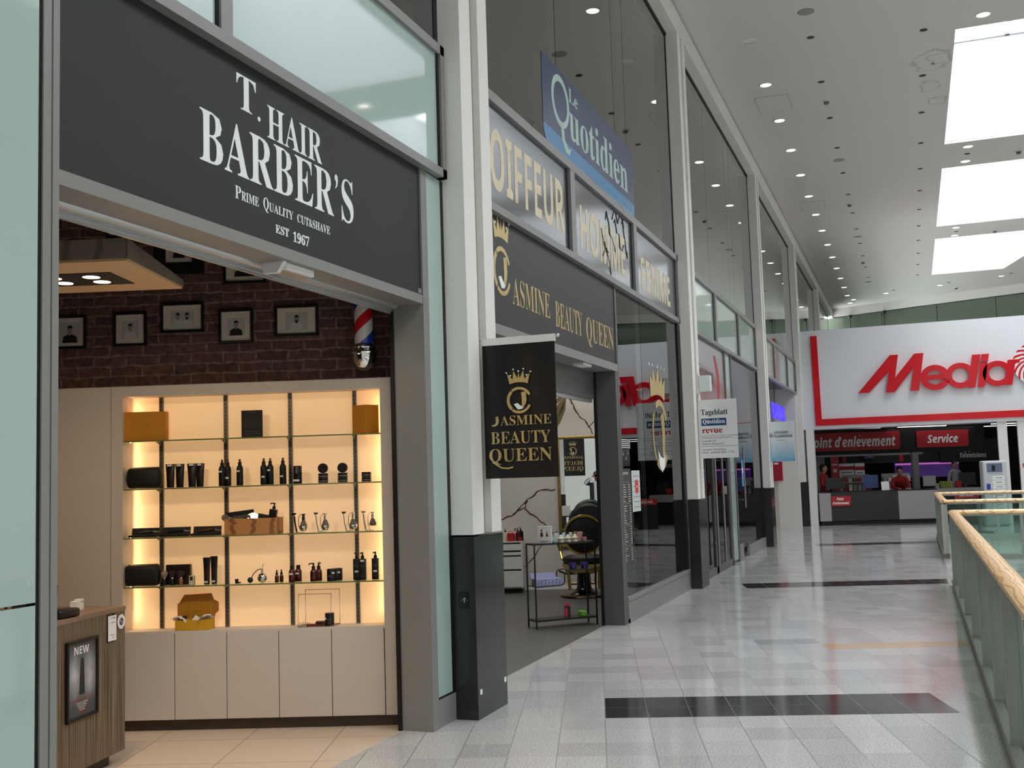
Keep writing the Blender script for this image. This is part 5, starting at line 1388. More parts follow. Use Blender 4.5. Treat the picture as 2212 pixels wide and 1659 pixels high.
salon_bottle('cream squeeze bottle with black nozzle, leftmost on the salon drawers', D0(0.47, 0.16), [(0, 0), (0.032, 0), (0.033, 0.1), (0.018, 0.13)], mat('cream_plastic', (206, 196, 160), 0.4), NZ)
t = salon_bottle('round red plastic tub with handle on the salon drawers', D0(0.555, 0.12), [(0, 0), (0.05, 0), (0.056, 0.11), (0.05, 0.115), (0.044, 0.06), (0, 0.05)], m_pinkred, cat='tub', name='plastic_tub')
b = B(); b.tube([(-0.05, 0, 0.1), (-0.02, 0.01, 0.145), (0.03, 0.01, 0.13), (0.05, 0, 0.1)], 0.004, 6); b.o('handle', m_pinkred, t, smooth=True)
salon_bottle('clear pink squeeze bottle with black nozzle on the salon drawers', D0(0.61, 0.2), [(0, 0), (0.036, 0), (0.038, 0.1), (0.03, 0.125), (0.018, 0.14)], mat('clear_pink_plastic', (208, 170, 176), 0.25), NZ)
t = salon_bottle('dark red bottle with black pump on the salon drawers', D0(0.655, 0.12), [(0, 0), (0.03, 0), (0.032, 0.004), (0.032, 0.12), (0.012, 0.135)], mat('dark_red_bottle', (84, 20, 26), 0.3), cat='bottle'); pump_parts(t, 0.135, 0.013, m_blackpl, 0.035)
t = salon_bottle('black bottle with pump at the right of the salon drawers', D0(0.69, 0.24), [(0, 0), (0.036, 0), (0.038, 0.004), (0.038, 0.13), (0.012, 0.145)], m_blackpl); pump_parts(t, 0.145, 0.013, m_blackpl, 0.045)
salon_bottle('small red cup in front of the black pump bottle on the salon drawers', D0(0.69, 0.07), [(0, 0), (0.02, 0), (0.026, 0.055), (0.02, 0.056), (0, 0.01)], m_pinkred, cat='cup', name='cup')

# black metal display rack in the opening
KM = Matrix.Translation((-1.035, 11.261, 0)) @ Matrix.Rotation(R(42.8), 4, 'Z')      # x along the rack, y to the rear
t = thing('display_rack', 'black metal display rack with stepped shelf in the salon opening', 'rack', M=KM)
m_rack = mat('black_powder_coat', (26, 25, 25), 0.45, var=0.1)
for (x, y) in [(0.0, 0), (0.735, 0), (0.0, 0.22), (0.735, 0.22)]: B().box(x - 0.0075, x + 0.0075, y - 0.0075, y + 0.0075, 0, 0.905).o('leg', m_rack, t)
def shelf_frame(z, x0, x1, nm='shelf'):
    b = B(); b.box(x0, x1, 0, 0.22, z, z + 0.004); b.box(x0, x1, -0.007, 0.007, z - 0.014, z + 0.004); b.box(x0, x1, 0.213, 0.227, z - 0.014, z + 0.004); b.box(x0 - 0.007, x0 + 0.007, 0, 0.22, z - 0.014, z + 0.004); b.box(x1 - 0.007, x1 + 0.007, 0, 0.22, z - 0.014, z + 0.004)
    b.o(nm, m_rack, t)
shelf_frame(0.915, 0, 0.735); shelf_frame(0.09, 0, 0.735)
b = B()
for y in (0.0, 0.22):
    b.tube([(0, y, 0.452), (0.28, y, 0.455), (0.335, y, 0.463), (0.355, y, 0.495), (0.355, y, 0.57), (0.375, y, 0.603), (0.43, y, 0.612), (0.735, y, 0.613)], 0.0075, 8)
b.box(0.0, 0.3, 0, 0.22, 0.45, 0.455); b.box(0.42, 0.735, 0, 0.22, 0.609, 0.614)
b.o('stepped_shelf', m_rack, t, smooth=True)
K0 = lambda x, y, z, rz=0: KM @ Matrix.Translation((x, y, z)) @ Matrix.Rotation(R(rz), 4, 'Z')
t = thing('product_box', 'white display box picturing two bottles on the black rack', 'box', M=K0(0.165, 0.07, 0.9195, -38))
B().box(-0.078, 0.078, -0.02, 0.02, 0, 0.185).o('carton', m_paper, t); B().box(-0.0785, -0.078, -0.02, 0.02, 0, 0.185).o('side_print', m_greyprint, t)
FB = frame((0, -0.0205, 0), (1, 0, 0))
b = B(FB); b.box(-0.048, -0.018, 0.07, 0.115, 0, 0.0008); b.box(-0.04, -0.026, 0.12, 0.15, 0, 0.0008); b.o('dark_bottle', m_redprint, t); b = B(FB); b.box(0.015, 0.04, 0.07, 0.1, 0, 0.0008); b.box(0.022, 0.033, 0.1, 0.128, 0, 0.0008); b.o('gold_bottle', m_gold, t); b = B(FB); b.text('SHIMMER', 0, 0.165, w=0.06, h=0.007, al='C', d=0.0006); b.box(-0.06, 0.06, 0.02, 0.024, 0, 0.0006); b.box(-0.05, 0.03, 0.012, 0.015, 0, 0.0006); b.o('lettering', m_greyprint, t)
salon_bottle('mint hair clay jar lying on its side on the black rack', K0(0.27, 0.06, 0.9195 + 0.03) @ RX(90), [(0, -0.03), (0.028, -0.03), (0.03, -0.026), (0.03, 0.02), (0.031, 0.02), (0.031, 0.032), (0, 0.033)], mat('mint_plastic', (150, 176, 168), 0.35), cat='jar', name='clay_jar')
m_creamwhite = mat('cream_white_plastic', (226, 222, 212), 0.35)
for i, (x, lab) in enumerate([(0.355, 'left of three'), (0.44, 'middle of three'), (0.525, 'right of three')]):
    t = salon_bottle('white and gold bottle with black cap, %s on the black rack' % lab, K0(x, 0.06, 0.9195), [(0, 0), (0.033, 0), (0.034, 0.003), (0.034, 0.04), (0.03, 0.052), (0.02, 0.062), (0.014, 0.085)], m_creamwhite, [('cap', [(0.014, 0.085), (0.014, 0.112), (0, 0.113)], m_blackpl if i < 2 else m_gold)], 'white and gold bottles')
    b = B(); b.ring(0, 0, 0.0341, 0.0345, 0, 360, 0.024, 0.04, 18); b.o('gold_band', m_gold, t)
    t = thing('product_carton', 'pale carton behind the white bottle, %s on the black rack' % lab, 'carton', M=K0(x - 0.03, 0.13, 0.9195), group='pale cartons on the black rack'); B().box(-0.025, 0.025, -0.02, 0.02, 0, 0.1).o('carton', mat('pale_carton_%d' % i, [(206, 204, 200), (186, 210, 206), (212, 208, 200)][i], 0.5), t)
t = thing('product_carton', 'pinkish perfume carton at the right end of the black rack top', 'carton', M=K0(0.6, 0.09, 0.9195)); B().box(-0.03, 0.03, -0.02, 0.02, 0, 0.105).o('carton', mat('pink_carton', (190, 150, 138), 0.5), t)
salon_bottle('square perfume bottle with dark cap before the pinkish carton', K0(0.635, 0.045, 0.9195), [(0, 0), (0.026, 0), (0.027, 0.045), (0.012, 0.05)], mat('rose_glass', (176, 132, 122), 0.15), [('cap', [(0.014, 0.05), (0.014, 0.088), (0, 0.089)], m_blackpl)], name='perfume_bottle')
t = thing('lilac_carton', 'lilac patterned open carton on the lower step of the black rack', 'carton', M=K0(0.18, 0.11, 0.4555, -4))
m_lilac = mat('lilac_card', (150, 152, 192), 0.5, var=0.05)
B().box(-0.15, 0.16, -0.09, 0.06, 0, 0.075).o('body', m_lilac, t); b = B(); b.prism([(0.05, 0.075), (0.1, 0.13), (0.104, 0.126), (0.06, 0.072)], -0.16, 0.14, 'x'); b.o('lid', m_lilac, t)
b = B(frame((0, -0.0905, 0), (1, 0, 0)))
for k in range(7): b.box(-0.13 + k * 0.042, -0.126 + k * 0.042, 0.01, 0.04 + 0.012 * (k % 3), 0, 0.0006); b.box(-0.13 + k * 0.042, -0.112 + k * 0.042, 0.04 + 0.012 * (k % 3), 0.044 + 0.012 * (k % 3), 0, 0.0006)
b.o('print', m_pdark, t)
m_violet = mat('violet_jar', (66, 50, 132), 0.3, var=0.05)
for (x, lab) in [(0.5, 'left'), (0.645, 'right')]:
    t = salon_bottle('violet hair mask jar, %s of the two on the black rack' % lab, K0(x, 0.09, 0.6145), [(0, 0), (0.042, 0), (0.043, 0.035), (0.042, 0.037)], mat('violet_clear_%s' % lab, (52, 46, 92), 0.15), [('lid', [(0.046, 0.037), (0.046, 0.065), (0.044, 0.067), (0, 0.067)], m_violet)], 'violet hair mask jars', 'jar', 'mask_jar')
t = thing('hair_dye_carton', 'small black and pink carton on the bottom of the black rack', 'carton', M=K0(0.42, 0.1, 0.0945, -20)); B().box(-0.032, 0.032, -0.022, 0.022, 0, 0.12).o('carton', mat('black_pink_card', (44, 38, 40), 0.4), t); b = B(); b.prism([(-0.028, 0.12), (0.028, 0.12), (0.032, 0.135), (0.02, 0.15), (-0.02, 0.15), (-0.032, 0.135)], -0.003, 0.003, 'y'); b.o('hang_tab', mat('hot_pink', (206, 44, 84), 0.4), t); B(frame((0, -0.0225, 0), (1, 0, 0))).box(-0.03, 0.0, 0.005, 0.1, 0, 0.0008).o('print', MATS['hot_pink'], t)
t = salon_bottle('bright green round tin on the bottom of the black rack', K0(0.6, 0.09, 0.0945), [(0, 0), (0.045, 0), (0.047, 0.004), (0.047, 0.024), (0.042, 0.027)], mat('apple_green', (110, 190, 60), 0.35), [('lid', [(0.046, 0.027), (0.047, 0.03), (0.047, 0.05), (0.04, 0.055), (0, 0.055)], MATS['apple_green'])], cat='tin', name='wax_tin')

# barber's chair, black and gold
t = thing('barber_chair', 'black and gold barber chair with round backrest inside the salon', 'chair', (-1.44, 14.45, 0), R(20))
B().lathe([(0.0, 0), (0.33, 0), (0.335, 0.012), (0.32, 0.03), (0.2, 0.05), (0.13, 0.08), (0.1, 0.12), (0.09, 0.3), (0, 0.3)], n=36).o('base', m_blackgloss, t, smooth=True)
b = B(); b.ring(0, 0, 0.3, 0.325, 0, 360, 0.026, 0.036, 36); b.o('base_trim', m_gold, t, smooth=True)
B().lathe([(0.12, 0.3), (0.25, 0.34), (0.27, 0.4), (0.29, 0.41), (0.29, 0.45), (0.0, 0.45)], n=28).o('seat_pan', m_gold, t, smooth=True)
b = B(); b.lathe([(0, 0.45), (0.26, 0.45), (0.285, 0.48), (0.28, 0.53), (0.22, 0.56), (0, 0.565)], n=28); b.o('seat', m_leather, t, smooth=True)
bk = Matrix.Translation((0, -0.3, 0.86)) @ RX(10)
b = B(bk); b.lathe([(0, -0.05), (0.22, -0.045), (0.255, -0.02), (0.26, 0.0), (0.245, 0.03), (0.2, 0.05), (0, 0.06)], n=36, ax='y'); b.o('backrest', m_leather, t, smooth=True)
b = B(bk @ frame((0, -0.03, 0), (1, 0, 0))); b.ring(0, 0, 0.25, 0.275, 0, 360, -0.01, 0.025, 40); b.o('backrest_ring', m_gold, t, smooth=True)
b = B(Matrix.Translation((0, -0.36, 1.12)) @ RX(14)); b.box(-0.04, 0.04, -0.02, 0.02, -0.2, 0.0); b.o('headrest_stem', m_gold, t)
b = B(Matrix.Translation((0.08, -0.16, 1.0))); b.lathe([(0, -0.05), (0.24, -0.04), (0.275, 0.0), (0.24, 0.05), (0, 0.06)], n=36, ax='y'); b.o('headrest', m_leather, t, smooth=True)
for s_ in (-1, 1):
    a = B(); a.tube([(s_ * 0.26, -0.24, 0.76), (s_ * 0.33, -0.12, 0.78), (s_ * 0.34, 0.1, 0.76), (s_ * 0.33, 0.22, 0.7), (s_ * 0.3, 0.24, 0.6), (s_ * 0.28, 0.18, 0.5)], 0.02, 8); ar = a.o('armrest', m_gold, t, smooth=True)
    B().box(s_ * 0.34 - 0.04, s_ * 0.34 + 0.04, -0.12, 0.18, 0.77, 0.82, 0.018, 3).o('arm_pad', m_leather, ar, smooth=True)
    a = B(); a.tube([(s_ * 0.2, 0.2, 0.42), (s_ * 0.2, 0.32, 0.34), (s_ * 0.18, 0.4, 0.16)], 0.016, 8); a.o('footrest_bar', m_gold, t, smooth=True); a = B(); a.tube([(s_ * 0.22, -0.1, 0.42), (s_ * 0.2, -0.1, 0.1)], 0.022, 8); a.o('side_strut', m_gold, t, smooth=True)
B().box(-0.2, 0.2, 0.34, 0.44, 0.12, 0.15, 0.01).o('footrest', m_gold, t)
b = B(); b.tube([(0.08, 0, 0.3), (-0.25, -0.1, 0.32), (-0.34, -0.12, 0.36)], 0.012, 8); b.o('lever', m_blackpl, t, smooth=True)

# white drawer unit and tools behind the salon window
WU = Matrix.Translation((-0.66, 14.4, 0)) @ Matrix.Rotation(R(14), 4, 'Z')
WM = Matrix.Translation((-1.05, 14.93, 0)) @ Matrix.Rotation(R(15.8), 4, 'Z')
drawer_unit('white drawer unit behind the salon window', WM, 0.52, 0.42, 0.66, [(0.08, 0.27), (0.29, 0.45), (0.475, 0.61)])
W0 = lambda x, y: WM @ Matrix.Translation((x, y, 0.661))
t = salon_bottle('black spray bottle with trigger on the drawers behind the salon window', W0(0.14, 0.1), [(0, 0), (0.03, 0), (0.032, 0.1), (0.014, 0.12)], m_creamwhite); b = B(); b.box(-0.022, 0.022, -0.015, 0.015, 0.12, 0.24); b.box(-0.03, 0.05, -0.014, 0.014, 0.2, 0.24); b.o('trigger_head', m_blackpl, t)
t = salon_bottle('clear pump bottle on the drawers behind the salon window', W0(0.26, 0.12), [(0, 0), (0.036, 0), (0.038, 0.08), (0.014, 0.1)], mat('hazy_clear_plastic', (170, 176, 172), 0.2)); pump_parts(t, 0.1, 0.013, m_greyprint, 0.045)
salon_bottle('tall dark canister on the drawers behind the salon window', W0(0.36, 0.1), [(0, 0), (0.04, 0), (0.04, 0.2), (0.03, 0.215), (0.03, 0.235), (0, 0.236)], mat('smoked_plastic', (60, 60, 62), 0.2), cat='canister', name='canister')
salon_bottle('silver jar beside the dark canister behind the salon window', W0(0.45, 0.1), [(0, 0), (0.035, 0), (0.037, 0.1), (0.034, 0.14), (0.02, 0.16), (0, 0.165)], m_chrome, cat='jar', name='jar')
barber_pole(Matrix.Translation((-0.34, 15.33, 1.58)), 'pale barber pole with white globe behind the salon window', 0.82, True)

# ---------------------------------------------------------------- hanging banners (perpendicular to the facade)
def banner(lab, y, x0, x1, z0, z1, sheet_m, bar_h=0.05):
    t = thing('hanging_banner', lab, 'banner', ((x0 + x1) / 2, y, z0))
    n = 14; vs = []; fs = []; Mw = 22
    for i in range(n + 1):
        for j in range(Mw + 1):
            u, v = i / n, j / Mw
            a = 0.004 * math.sin(u * 9 + v * 4) * (1 - v * 0.4) + 0.002 * math.sin(u * 23 + v * 9)
            vs.append((x0 + (x1 - x0) * u, y + a, z0 + (z1 - bar_h - z0) * v)); 
    k = len(vs)
    vs += [(a, b_ + 0.003, c) for a, b_, c in vs]
    for i in range(n):
        for j in range(Mw):
            q = i * (Mw + 1) + j
            fs.append((q, q + Mw + 1, q + Mw + 2, q + 1)); fs.append((k + q, k + q + 1, k + q + Mw + 2, k + q + Mw + 1))
    b = B(); b.add(vs, fs); b.o('sheet', sheet_m, t, world=True, smooth=True)
    return t
BF = lambda y: frame((0, y, 0), (1, 0, 0))
m_banner = mat('black_banner_vinyl', (24, 22, 22), 0.4, var=0.2, scale=4)
t = banner('black hanging banner with gold crowned emblem between barber shop and salon', 7.29, 0.0, 0.555, 1.648, 2.672, m_banner)
B().box(0.0, 0.56, 7.275, 7.305, 2.612, 2.664).o('top_bar', m_white2, t, world=True); b = B(); b.tube([(-0.06, 7.29, 2.652), (0.565, 7.29, 2.652)], 0.008, 8); b.sph((0.58, 7.29, 2.652), 0.015, 12); b.o('pole', m_chrome, t, world=True, smooth=True)
b = B(BF(7.282)); bw = B(BF(7.282))
emblem(b, bw, 0.278, 2.245, 0.14)
for (s_, a, c_, z0, z1) in [('ASMINE', 0.128, 0.515, 2.025, 2.095), ('BEAUTY', 0.052, 0.505, 1.893, 1.983), ('QUEEN', 0.035, 0.512, 1.745, 1.86)]:
    b.text(serif(s_), a, z0, w=c_ - a, h=z1 - z0, d=0.002, off=-0.004)
b.prism([(0.092, 2.09), (0.112, 2.095), (0.118, 2.06), (0.11, 2.035), (0.085, 2.02), (0.062, 2.025), (0.06, 2.032), (0.082, 2.035), (0.094, 2.05)], 0, 0.002)
b.tube([(0.06, 1.765, 0.001), (0.09, 1.745, 0.001), (0.13, 1.722, 0.001), (0.18, 1.718, 0.001), (0.215, 1.726, 0.001)], 0.0055, 6)
b.o('gold_lettering', m_goldletter, t, world=True); bw.o('emblem_highlights', m_letter, t, world=True)
# the same print on its back, seen in the mirror
b = B(frame((0, 7.298, 0), (-1, 0, 0)) @ Matrix.Translation((0, 0, 0))); bw = B(frame((0, 7.298, 0), (-1, 0, 0)))
emblem(b, bw, -0.278, 2.245, 0.14)
for (s_, a, c_, z0, z1) in [('JASMINE', 0.062, 0.515, 2.025, 2.095), ('BEAUTY', 0.052, 0.505, 1.893, 1.983), ('QUEEN', 0.035, 0.512, 1.745, 1.86)]:
    b.text(serif(s_), -c_, z0, w=c_ - a, h=z1 - z0, d=0.002, off=-0.004)
b.o('rear_lettering', m_goldletter, t, world=True); bw.o('rear_highlights', m_letter, t, world=True)

m_wbanner = mat('white_banner', (236, 237, 236), 0.5, var=0.01)
def plate(lab, y, x0, x1, z0, z1, m_):
    t = thing('hanging_sign', lab, 'sign', ((x0 + x1) / 2, y, z0))
    B().box(x0, x1, y - 0.008, y + 0.008, z0, z1, 0.002, 1).o('panel', m_, t, world=True)
    b = B(); b.tube([(-0.06, y, z1 - 0.02), (x0 + 0.01, y, z1 - 0.02)], 0.008, 8); b.o('bracket', m_chrome, t, world=True)
    return t
m_navy = mat('navy_print_band', (34, 70, 118), 0.5, var=0.02)
m_crimson = mat('crimson_print', (170, 30, 54), 0.5)
def news_print(t, Fm, x0, mats=True):
    b = B(Fm); b.text(serif('Tageblatt'), x0 + 0.045, 2.445, w=0.385, h=0.105, d=0.001); b.box(x0 + 0.03, x0 + 0.031, 1.9, 2.54, 0, 0.001); b.box(x0 + 0.03, x0 + 0.56, 2.165, 2.168, 0, 0.001); b.box(x0 + 0.03, x0 + 0.56, 2.012, 2.015, 0, 0.001); b.o('headline', m_black, t, world=True)
    B(Fm).box(x0 + 0.045, x0 + 0.405, 2.312, 2.418, 0, 0.001).o('navy_band', m_navy, t, world=True)
    b = B(Fm); b.text(serif('Quotidien'), x0 + 0.065, 2.328, w=0.32, h=0.078, d=0.001, z=0.001); b.text('Le', x0 + 0.135, 2.385, h=0.02, d=0.001, z=0.001); b.o('band_lettering', m_letter, t, world=True)
    b = B(Fm); b.text(serif('revue'), x0 + 0.05, 2.205, w=0.295, h=0.062, d=0.001, off=0.008); b.o('red_lettering', m_crimson, t, world=True)
    b = B(Fm)
    for i, s_ in enumerate(['Editpress Luxembourg S.A.', 'Lumédia S.A.', 'Editions Revue S.A.']): b.text(s_, x0 + 0.05, 2.122 - i * 0.043, h=0.027, w=0.43 if i == 0 else 0.2 if i == 1 else 0.305, d=0.001)
    b.text("Horaires d'ouverture:", x0 + 0.05, 1.955, w=0.33, h=0.026, d=0.001); b.text('lundi - vendredi: 8:00 - 17:00', x0 + 0.05, 1.913, w=0.45, h=0.026, d=0.001)
    b.o('small_lettering', m_greyprint, t, world=True)
t = plate('white hanging sign listing newspapers and opening hours', 15.72, 0.005, 0.562, 1.84, 2.69, m_wbanner)
news_print(t, BF(15.711), 0.005)
t2 = BF(15.729) @ Matrix.Rotation(math.pi, 4, 'Y')
news_print(t, frame((0.567, 15.729, 0), (-1, 0, 0)), 0.005)
mv, g, p = newmat('ice_blue_banner')
P = g.obj(); sp_ = g.n('SeparateXYZ'); g.put(sp_.inputs[0], P)
k = g.m('MULTIPLY', g.m('SUBTRACT', 0.5, sp_.outputs[2]), 2.1); n1 = g.noise(P, 14.0, 5.0, 0.7)
f = g.m('MINIMUM', g.m('MAXIMUM', g.m('MULTIPLY', k, g.m('ADD', g.m('MULTIPLY', n1, 1.3), 0.25)), 0.0), 1.0)
g.put(p.inputs['Base Color'], g.mix(f, lin((228, 234, 236)), lin((112, 172, 208)))); p.inputs['Roughness'].default_value = 0.5
t = plate('white to ice-blue hanging sign of the travel agency', 24.15, -0.005, 0.52, 1.82, 2.685, mv)
b = B(BF(24.141)); b.text(bold('VOYAGES', True), 0.1, 2.42, w=0.3, h=0.058, d=0.001); b.text(bold('FLAMMANG', True), 0.1, 2.34, w=0.385, h=0.058, d=0.001); b.ring(0.04, 2.39, 0.036, 0.045, 0, 360, 0, 0.001); b.prism([(0.012, 2.37), (0.04, 2.42), (0.055, 2.372)], 0, 0.001); b.text('flammang.lu', 0.16, 2.27, w=0.18, h=0.025, d=0.001); b.o('lettering', mat('navy_lettering', (40, 54, 84), 0.5), t, world=True)
b = B(frame((0.515, 24.159, 0), (-1, 0, 0))); b.text(bold('VOYAGES', True), 0.1, 2.42, w=0.3, h=0.058, d=0.001); b.text(bold('FLAMMANG', True), 0.1, 2.34, w=0.385, h=0.058, d=0.001); b.o('rear_lettering', MATS['navy_lettering'], t, world=True)

# key switch on the nearest plinth
t = thing('key_switch', 'black square key switch plate on the side of the nearest black plinth', 'key switch', (-0.075, 7.013, 0.815))
B().box(-0.04, 0.04, -0.005, 0.002, -0.055, 0.055, 0.003, 1).o('plate', m_blackgloss, t)
b = B(frame((0, -0.0052, 0), (1, 0, 0))); b.lathe([(0, 0), (0.008, 0), (0.008, 0.002), (0, 0.002)], (0, 0.008, 0), 14); b.box(-0.003, 0.003, -0.016, 0.008, 0, 0.002); b.lathe([(0, 0), (0.003, 0), (0.003, 0.002), (0, 0.002)], (-0.02, 0, 0), 8); b.lathe([(0, 0), (0.003, 0), (0.003, 0.002), (0, 0.002)], (0.02, 0, 0), 8); b.o('keyhole', m_chrome, t)

# ---------------------------------------------------------------- facade bay 2: press office
m_bandg = mat('grey_green_enamelled_glass', (176, 190, 182), 0.05, spec=0.9, ior=1.6, var=0.01)
window_band(17, 16.005, 23.6, 'three pale green glass panels above the press office', [18.5, 21.15], m_bandg)
wd = thing('window_18', 'grey printed glass panel with a dark company name and red arc', 'window', (FL, 17.7, 2.9), kind='structure')
B().box(-0.19, -0.17, 16.005, 19.35, 2.55, 3.78).o('pane', mat('grey_printed_glass', (146, 142, 144), 0.08, spec=0.8, ior=1.55, var=0.02), wd, world=True)
b = B(FX(-0.1695)); b.text('ditpress', 16.72, 2.98, w=1.5, h=0.42, d=0.002); b.o('lettering', mat('grey_lettering', (70, 66, 68), 0.5), wd, world=True)
b = B(FX(-0.1695)); b.prism([(18.3, 3.6), (18.5, 3.62), (18.78, 3.35), (18.82, 3.0), (18.7, 2.72), (18.45, 2.68), (18.58, 3.0), (18.54, 3.3)], 0, 0.002); b.o('red_arc', mat('dull_red_print', (176, 62, 60), 0.5), wd, world=True)
b = B(); b.box(-0.2, -0.15, 19.35, 19.45, 0, 3.78); b.box(-0.2, -0.15, 20.05, 20.16, 0, 3.78); b.o('mullion', m_aludark, wd, world=True)
b = B(); b.box(-0.19, -0.17, 19.45, 20.05, 0.05, 3.78); b.o('side_pane', m_green, wd, world=True)
t = thing('wall_lamp', 'small white box lamp on the column above the newspaper sign', 'lamp', (0.1, 15.8, 2.82)); B().box(0.03, 0.2, 15.74, 15.86, 2.815, 3.05, 0.006, 1).o('shade', mat('frosted_lamp', (226, 234, 232), 0.4, var=0), t, world=True); B().box(-0.02, 0.03, 15.75, 15.85, 2.79, 3.08).o('mount', m_white2, t, world=True)
d = thing('door_3', 'glazed double door of the press office with long bar handles', 'door', (FL, 17.8, 0), kind='structure')
for (a, c_) in [(16.06, 17.72), (17.74, 19.33)]:
    lf = B(); lf.box(-0.2, -0.15, a, a + 0.08, 0, 2.53); lf.box(-0.2, -0.15, c_ - 0.08, c_, 0, 2.53); lf.box(-0.2, -0.15, a, c_, 0.0, 0.12); lf.box(-0.2, -0.15, a, c_, 2.45, 2.55)
    lf = lf.o('leaf_frame', m_aludark, d, world=True)
    B().box(-0.182, -0.174, a + 0.08, c_ - 0.08, 0.12, 2.45).o('pane', m_pane, d, world=True)
    yy = c_ - 0.16 if a < 17 else a + 0.5
    b = B(); b.tube([(-0.1, yy, 0.15), (-0.1, yy, 2.3)], 0.02, 10); b.tube([(-0.1, yy, 0.5), (-0.16, yy, 0.5)], 0.01, 8); b.tube([(-0.1, yy, 2.0), (-0.16, yy, 2.0)], 0.01, 8); b.o('bar_handle', m_steel, d, world=True, smooth=True)
t = thing('window_decal', 'narrow white strip of newspaper logos on the press office door', 'decal', (-0.17, 16.75, 1.6))
B().box(-0.1735, -0.172, 16.62, 16.95, 1.27, 2.03).o('strip', mat('grey_white_strip', (190, 192, 194), 0.5), t, world=True)
b = B(FX(-0.1719)); b.text('Tageblatt', 16.65, 1.88, w=0.26, h=0.07, d=0.001); b.box(16.66, 16.9, 1.5, 1.51, 0, 0.001); b.box(16.66, 16.85, 1.44, 1.45, 0, 0.001); b.box(16.66, 16.9, 1.36, 1.37, 0, 0.001); b.o('lettering', m_greyprint, t, world=True); B(FX(-0.1719)).box(16.66, 16.9, 1.72, 1.83, 0, 0.001).o('navy_band', m_navy, t, world=True); B(FX(-0.1719)).box(16.68, 16.86, 1.57, 1.67, 0, 0.001).o('red_patch', m_crimson, t, world=True)
wd = thing('window_19', 'press office shop window with glass door leaf and low grey sill', 'window', (FL, 22, 0), kind='structure')
B().box(-0.186, -0.176, 20.16, 23.85, 0.2, 3.78).o('pane', m_pane, wd, world=True)
b = B(); b.box(-0.2, -0.15, 21.42, 23.87, 0.0, 0.21); b.box(-0.2, -0.15, 21.36, 21.42, 0, 0.26); b.box(-0.2, -0.15, 20.16, 20.6, 0, 0.3); b.o('sill', m_alu, wd, world=True)
b = B(); b.box(-0.2, -0.16, 23.74, 23.87, 0.2, 3.78); b.o('gasket', m_gasket, wd, world=True)
b = B(); b.tube([(-0.1, 20.75, 0.95), (-0.1, 20.75, 2.1)], 0.016, 8); b.tube([(-0.1, 20.75, 1.1), (-0.17, 20.75, 1.1)], 0.01, 8); b.tube([(-0.1, 20.75, 1.95), (-0.17, 20.75, 1.95)], 0.01, 8); b.o('bar_handle', m_steel, wd, world=True, smooth=True)
t = thing('opening_hours_sticker', 'small light blue notice on the press office window', 'sticker', (-0.17, 21.2, 1.55)); B().box(-0.1745, -0.173, 20.95, 21.3, 1.35, 1.85).o('sheet', mat('light_blue_sheet', (96, 156, 206), 0.5), t, world=True); B().box(-0.173, -0.1722, 21.0, 21.25, 1.6, 1.7).o('print', m_letter, t, world=True)
# inside the press office: dark shelves, plant of dried grass
S(B().box(-5.0, -0.35, 15.97, 16.1, 0, 3.95), 'wall_office_near', mat('office_wall', (150, 150, 148), 0.8), 'grey side wall of the press office', 'wall')
S(B().box(-5.0, -0.35, 24.1, 24.35, 0, 3.95), 'wall_office_far', m_white, 'white side wall of the press office', 'wall')
t = thing('office_counter', 'white reception counter with dark base inside the press office', 'counter', (-2.2, 20.5, 0)); B().box(-2.6, -1.4, 18.0, 22.6, 0.12, 1.1).o('body', m_drawer, t, world=True); B().box(-2.6, -1.45, 18.05, 22.55, 0, 0.12).o('plinth', m_black, t, world=True)
t = thing('shelf_unit', 'dark shelf wall inside the press office', 'shelf unit', (-3.4, 21.0, 0)); B().box(-3.6, -3.3, 17.5, 23.6, 0, 3.0).o('body', mat('dark_shelf', (52, 50, 50), 0.6), t, world=True)
for k in range(4): B().box(-3.35, -3.2, 17.6, 23.5, 0.7 + k * 0.55, 0.74 + k * 0.55).o('shelf', m_drawer, t, world=True)
t = thing('dried_grass_vase', 'dried pampas grass standing on the press office floor', 'plant', (-0.75, 22.9, 0)); B().lathe([(0, 0), (0.11, 0), (0.14, 0.15), (0.09, 0.3), (0.08, 0.3), (0, 0.02)]).o('vase', m_white2, t, smooth=True)
b = B(); random.seed(11)
for k in range(46):
    a = random.uniform(0, 6.28); r_ = random.uniform(0.1, 0.3); h_ = random.uniform(0.55, 0.95)
    b.tube([(0.02 * math.cos(a), 0.02 * math.sin(a), 0.2), (r_ * 0.5 * math.cos(a), r_ * 0.5 * math.sin(a), 0.2 + h_ * 0.6), (r_ * math.cos(a), r_ * math.sin(a), 0.2 + h_)], 0.01, 4, rs=[0.003, 0.02, 0.004])
b.o('plumes', mat('dried_grass', (150, 132, 98), 0.9, var=0.3, scale=30), t)
lamp('office_light', (-1.8, 20.0, 3.8), 20.0, 1.5)

